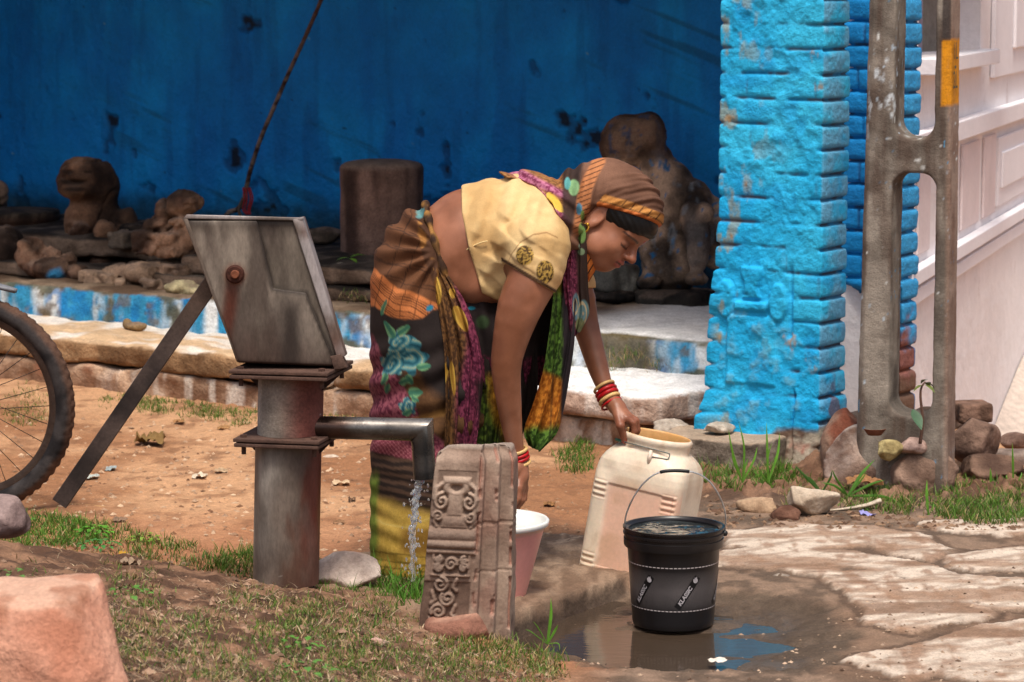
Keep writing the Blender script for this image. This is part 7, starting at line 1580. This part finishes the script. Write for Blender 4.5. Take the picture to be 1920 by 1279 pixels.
# dry straw and twigs lying on the mound
x, y = scatter([(-20, 1000), (300, 1040), (640, 1095), (900, 1195), (1040, 1245), (1080, 1300), (-20, 1300)], 9500, .40, 31, .012); b = on_ground(x, y); b[:, 2] += .002; n = len(b); col = mix(lin((66, 46, 35)), lin((204, 180, 146)), (RG2.uniform(0, 1, n) ** 1.7)[:, None])
s_ = blades(b, RG2.uniform(.008, .055, n) * RG2.uniform(.4, 1, n), RG2.uniform(.0010, .0028, n), RG2.uniform(1.65, 2.05, n), RG2.uniform(0, 6.28, n), col, col * .8, 3, 1.15); mk('dry_straw', (s_[0], s_[1]), M_grass, base=(0, 0, 0), cols=s_[2], kind='stuff', label='dry straw and dead stems strewn over the mound soil', cat='straw')
# crumbs of soil and grit
def grit(polys, seed):
    V = np.array([(0, 0, 1), (.9, 0, -.1), (.2, .9, .1), (-.8, .4, 0), (-.5, -.8, .1), (.5, -.7, -.05), (0, 0, -.7)]); F = np.array([(0, i, i % 5 + 1, i % 5 + 1) for i in range(1, 6)]); L = []
    out_v, out_f, out_c = [], [], []; k = 0
    for poly, n, r, c0, c1 in polys:
        x, y = scatter(poly, n); b = on_ground(x, y); m = len(b); s = RG2.uniform(.3, 1, m) ** 2.2 * r; a = RG2.uniform(0, 6.28, m); ca, sa = np.cos(a), np.sin(a); st = RG2.uniform(.5, 1.5, (m, 3)) * np.array([1, 1, .6])
        q = V[None] * st[:, None] * s[:, None, None]; w = np.stack([q[..., 0] * ca[:, None] - q[..., 1] * sa[:, None], q[..., 0] * sa[:, None] + q[..., 1] * ca[:, None], q[..., 2]], -1) + b[:, None]
        out_v.append(w.reshape(-1, 3)); fa = np.array([(0, i, i % 5 + 1) for i in range(1, 6)] + [(6, i % 5 + 1, i) for i in range(1, 6)]); out_f.append((np.arange(m)[:, None, None] * 7 + fa[None]).reshape(-1, 3) + k); k += 7 * m; out_c.append(np.repeat(mix(lin(c0), lin(c1), RG2.uniform(0, 1, m)[:, None]), 7, 0))
    return np.vstack(out_v), np.vstack(out_f), np.vstack(out_c)
gv, gf, gcol = grit([([(-20, 780), (480, 790), (700, 800), (700, 1040), (600, 1060), (200, 975), (-20, 950)], 1500, .011, (118, 84, 62), (206, 176, 146)), ([(980, 860), (1100, 890), (1090, 1010), (980, 1010)], 160, .008, (120, 90, 70), (180, 148, 118)), ([(1310, 925), (1560, 930), (1920, 965), (1920, 995), (1500, 990), (1340, 990)], 900, .013, (78, 56, 44), (150, 122, 98)), ([(1080, 1200), (1500, 1180), (1920, 1000), (1920, 1300), (1080, 1300)], 500, .007, (80, 60, 48), (190, 164, 140)), ([(-20, 1010), (640, 1095), (1040, 1245), (1060, 1300), (-20, 1300)], 2800, .012, (62, 44, 34), (172, 140, 116)), ([(1450, 905), (1760, 900), (1760, 960), (1450, 965)], 300, .016, (90, 66, 52), (160, 136, 116))], 1)
mk('gravel', (gv, gf), M_rock, base=(0, 0, 0), cols=gcol, kind='stuff', smooth=False, label='loose grit and crumbs of soil scattered over the dirt', cat='gravel')
# sprouts : separate plants with a few broad blades
def sprout(px, py, Y, blades_, label, colr=(96, 150, 44), stem=True):
    c = P(px, py, Y); c[2] = min(c[2], ground_z(np.array([c[0]]), np.array([c[1]]))[0]) if Y < 0 else c[2]; pr = []
    for tx, ty, w, bend in blades_:
        e = P(tx, ty, Y + RG2.uniform(-.02, .02)); m = (c + e) / 2 + np.array([bend, 0, .01]); pth = smooth_path([c, m, e], 14); t = np.linspace(0, 1, 14); ww = .62 * w * np.sin(np.pi * np.clip(.18 + .80 * t, 0, 1)) ; sd = np.cross(np.gradient(pth, axis=0), [.25, 1, 0]); sd /= np.linalg.norm(sd, axis=1, keepdims=True); V = np.concatenate([pth + sd * ww[:, None], pth + np.array([0, -.001, 0]), pth - sd * ww[:, None]]); k = 14
        F = [(i, i + 1, k + i + 1, k + i) for i in range(13)] + [(k + i, k + i + 1, 2 * k + i + 1, 2 * k + i) for i in range(13)]; cc = mix(lin(colr) * .7, lin(colr) * 1.15, np.tile(t, 3)[:, None]); pr.append((V, F, cc))
    return mk('grass_sprout', join(*pr), M_leaf, label=label, cat='grass sprout')
sprout(1392, 905, 7.72, [(1366, 806, .0055, -.008), (1385, 790, .0045, .01), (1372, 838, .004, -.01), (1420, 838, .005, .01), (1402, 860, .004, .0)], 'tall pale green grass sprout in front of the grey kerb, nearest the water can')
sprout(1440, 905, 7.7, [(1437, 792, .0055, 0), (1462, 812, .0062, .01), (1447, 830, .004, -.006), (1425, 880, .003, -.01)], 'tall upright grass sprout at the right end of the grey kerb')
sprout(1026, 1208, 6.10, [(1033, 1122, .0060, .004), (1046, 1172, .0045, .006), (1000, 1165, .0022, -.004), (1050, 1222, .0022, .01), (985, 1180, .002, -.01)], 'single green grass sprout at the wet edge beside the carved stone')
sprout(1741, 968, 7.55, [(1738, 900, .006, -.003), (1752, 945, .002, .004)], 'lone broad grass blade in front of the concrete pole')
sprout(1900, 915, 8.0, [(1898, 830, .005, 0), (1915, 885, .003, .01), (1888, 890, .003, -.01)], 'tall thin grass sprout at the far right by the white house')
sprout(1858, 925, 7.95, [(1857, 878, .006, .0), (1842, 900, .004, -.01), (1872, 905, .003, .01)], 'short bright grass sprout below the stone heap')
sprout(1590, 930, 7.75, [(1640, 862, .008, .0), (1560, 880, .005, -.01), (1540, 905, .006, .0), (1690, 945, .007, .02), (1660, 900, .006, .01), (1625, 885, .004, .01)], 'sprawling clump of broad green blades in front of the mortar lump', colr=(80, 130, 40))
sprout(1540, 925, 7.8, [(1490, 872, .006, -.01), (1505, 890, .006, 0), (1560, 882, .005, .01)], 'dark broad-bladed sprout left of the crumpled paper', colr=(60, 100, 36))
# sapling on the pole foot
sb = empty('sapling', P(1725, 832, 7.84), 'thin brown sapling with few leaves growing before the slot of the pole', 'sapling'); stp = smooth_path([P(1725, 832, 7.84), P(1730, 790, 7.84), P(1726, 745, 7.84), P(1728, 726, 7.84), P(1735, 716, 7.84)], 30)
mk('stem', tube(stp, np.linspace(.0052, .0022, 30), 8), vmat('twig', base=tuple(lin((92, 66, 54))), rough=.8), sb)
for px, py, yaw, L in ((1737, 717, 1.2, .030), (1735, 718, .3, .030), (1730, 723, 3.4, .028), (1734, 722, -.7, .034), (1738, 712, 2.2, .024)): mk('leaf', leafmesh(P(px, py, 7.84), L, .012, yaw, -.1, .5), M_leaf, sb, cols=tuple(lin((98, 110, 52))))
mk('leaf', leafmesh(P(1712, 768, 7.83), .05, .020, -1.2, -1.2, .1), M_leaf, sb, cols=tuple(lin((64, 92, 66))))
# broad-leaved weeds on the mound
def weed(px, py, n, r, label, colr=(74, 130, 44)):
    c = on_ground(np.array([px]), np.array([py]))[0]; pr = []
    for i in range(n): a = i * 2.4; d = r * math.sqrt((i + .6) / n); pr.append(leafmesh(c + np.array([d * math.cos(a), d * math.sin(a), .010 + .018 * (1 - d / r)]), RG2.uniform(.014, .024), RG2.uniform(.006, .010), a + RG2.uniform(-.5, .5), RG2.uniform(-.1, .6), .4, 6))
    k = join(*pr); cc = mix(lin(colr) * .7, lin(colr) * 1.2, fbm(k[0], 60, 2, 5)[:, None]); return mk('weed', (k[0], k[1]), M_leaf, cols=cc, label=label, cat='weed')
weed(178, 1003, 34, .045, 'small leafy weed on the mound crest below the lever tip', (88, 150, 44)); weed(186, 1030, 26, .05, 'low clover-like weed just under the mound crest', (66, 124, 56)); weed(215, 1062, 16, .05, 'dull grey-green weed under the mound crest, left of the pump', (70, 104, 60)); weed(268, 1020, 14, .035, 'yellowish leafy weed on the crest between lever and pump', (120, 150, 50)); weed(15, 985, 30, .06, 'bright leafy weed beside the greyish purple rock', (80, 146, 48)); weed(240, 1130, 18, .05, 'small weed in the straw right of the orange boulder', (82, 128, 50)); weed(575, 1268, 16, .05, 'weed patch low on the mound below the pump', (84, 130, 54)); weed(562, 1225, 14, .04, 'tiny weed in dry grass below the pump', (84, 136, 50)); weed(20, 985 + 120, 0 + 8, .03, 'small weed behind the top of the orange boulder', (90, 130, 60)) 
# litter
def paper(name, px, py, Y, w, h, d, col, label, cat_, seed=0, crump=.3, up=.0):
    c = P(px, py, Y); c[2] = max(c[2], ground_z(np.array([c[0]]), np.array([c[1]]))[0] + .002); n = 26; s = np.linspace(-1, 1, n); X, Z = np.meshgrid(s, s, indexing='ij'); q = p3(X, Z, seed); a = fbm(q, 1.6, 3, seed); b_ = fbm(q + 5, 2.2, 3, seed + 1)
    ed = 1 - .25 * (fbm(q + 9, 2, 2, seed + 2) - .3); S = Y / FPX; V = np.stack([c[0] + X * w / 2 * S * ed, c[1] + Z * d * S * .5 * ed + 0 * X, c[2] + S * h * (np.maximum(0, a * 1.9 - .55) + up * (1 - X ** 2)) + S * h * crump * np.abs(b_ - .5) * 2], -1).reshape(-1, 3)
    return mk(name, (V, grid_faces(n, n)), vmat(name + '_mat', rough=.8, base=tuple(lin(col)), bump=((60, .3),)), label=label, cat=cat_, smooth=30)
stone('crumpled_paper', 1518, 938, 7.56, (46, 34, 26), 'crumpled dirty beige paper in the grass before the blue pillar', 'paper', seed=41, c0=(176, 158, 138), c1=(206, 190, 170), h=.004, cuts=16, amp=.10)
paper('dry_leaf', 282, 832, 8.75, 56, 26, 60, (124, 98, 56), 'large curled dry leaf on the dirt beneath the lever handle', 'dry leaf', 5, .5)
for i, (px, py, w, col) in enumerate(((640, 916, 34, (196, 170, 138)), (335, 798, 22, (150, 110, 70)), (420, 790 + 20, 24, (160, 120, 78)), (560 + 75, 990, 22, (140, 104, 74)), (415, 893, 26, (176, 150, 120)), (375, 905, 28, (204, 190, 168)), (1220, 895 - 10, 20, (150, 112, 76)), (1030, 960, 22, (140, 100, 60)), (208, 905 - 20, 20, (150, 160, 160)), (172, 900, 28, (176, 182, 176)), (660, 945, 14, (110, 84, 64)), (225, 1000 - 12, 26, (130, 104, 84)))):
    paper('litter_scrap', px, py, 7540 / (py + 25), w, 7, 30, col, 'small curled scrap of leaf or paper on the bare dirt', 'scrap', 10 + i, .5)['group'] = 'scraps scattered on the dirt'
paper('paper_scrap', 1345, 1240, 5.96, 36, 6, 26, (214, 204, 192), 'torn white paper scrap on the mud in front of the bucket', 'scrap', 31, .4); paper('wrapper', 1626, 974, 7.54, 30, 9, 30, (150, 150, 206), 'small lilac wrapper in the dark soil behind the rocks', 'wrapper', 32, .4)
paper('dry_leaf', 1620, 908, 7.85, 70, 20, 40, (150, 108, 70), 'brown dry leaf lying against the mortar lump', 'dry leaf', 33, .5); paper('dry_leaf', 232, 1052, 6.5, 16, 20, 20, (206, 160, 60), 'tiny yellow fallen leaf on the mound', 'dry leaf', 34, .4); paper('dry_leaf', 246, 1110, 6.25, 42, 20, 40, (150, 128, 106), 'grey brown dry leaf on the mound soil', 'dry leaf', 35, .4)
tb_ = smooth_path([P(1556, 957, 7.62), P(1590, 953, 7.62), P(1625, 947, 7.62), P(1652, 938, 7.62)], 30); mk('plastic_strip', tube(tb_, np.linspace(.004, .013, 30), 12, ell=.5), vmat('dirty_white', rough=.7, base=tuple(lin((196, 182, 162)))), label='long dirty white plastic strip lying beside the crumpled paper', cat='plastic strip')
mk('twig', tube(smooth_path([P(128, 946, 7.7), P(160, 948, 7.68), P(215, 953, 7.66)], 20), .004, 6), vmat('twig_mat', base=tuple(lin((168, 130, 88))), rough=.9), label='pale straight twig on the dirt just below the lever tip', cat='twig')
c = P(999, 1128, 6.82); mk('red_cap', lathe([(.003, 0), (.012, 0), (.013, .006), (.012, .014), (.003, .016)], c - [0, 0, .008], 24), vmat('red_cap_mat', base=tuple(lin((170, 36, 50))), rough=.5), label='small crimson bottle cap lying at the broken edge beside the tub', cat='bottle cap')
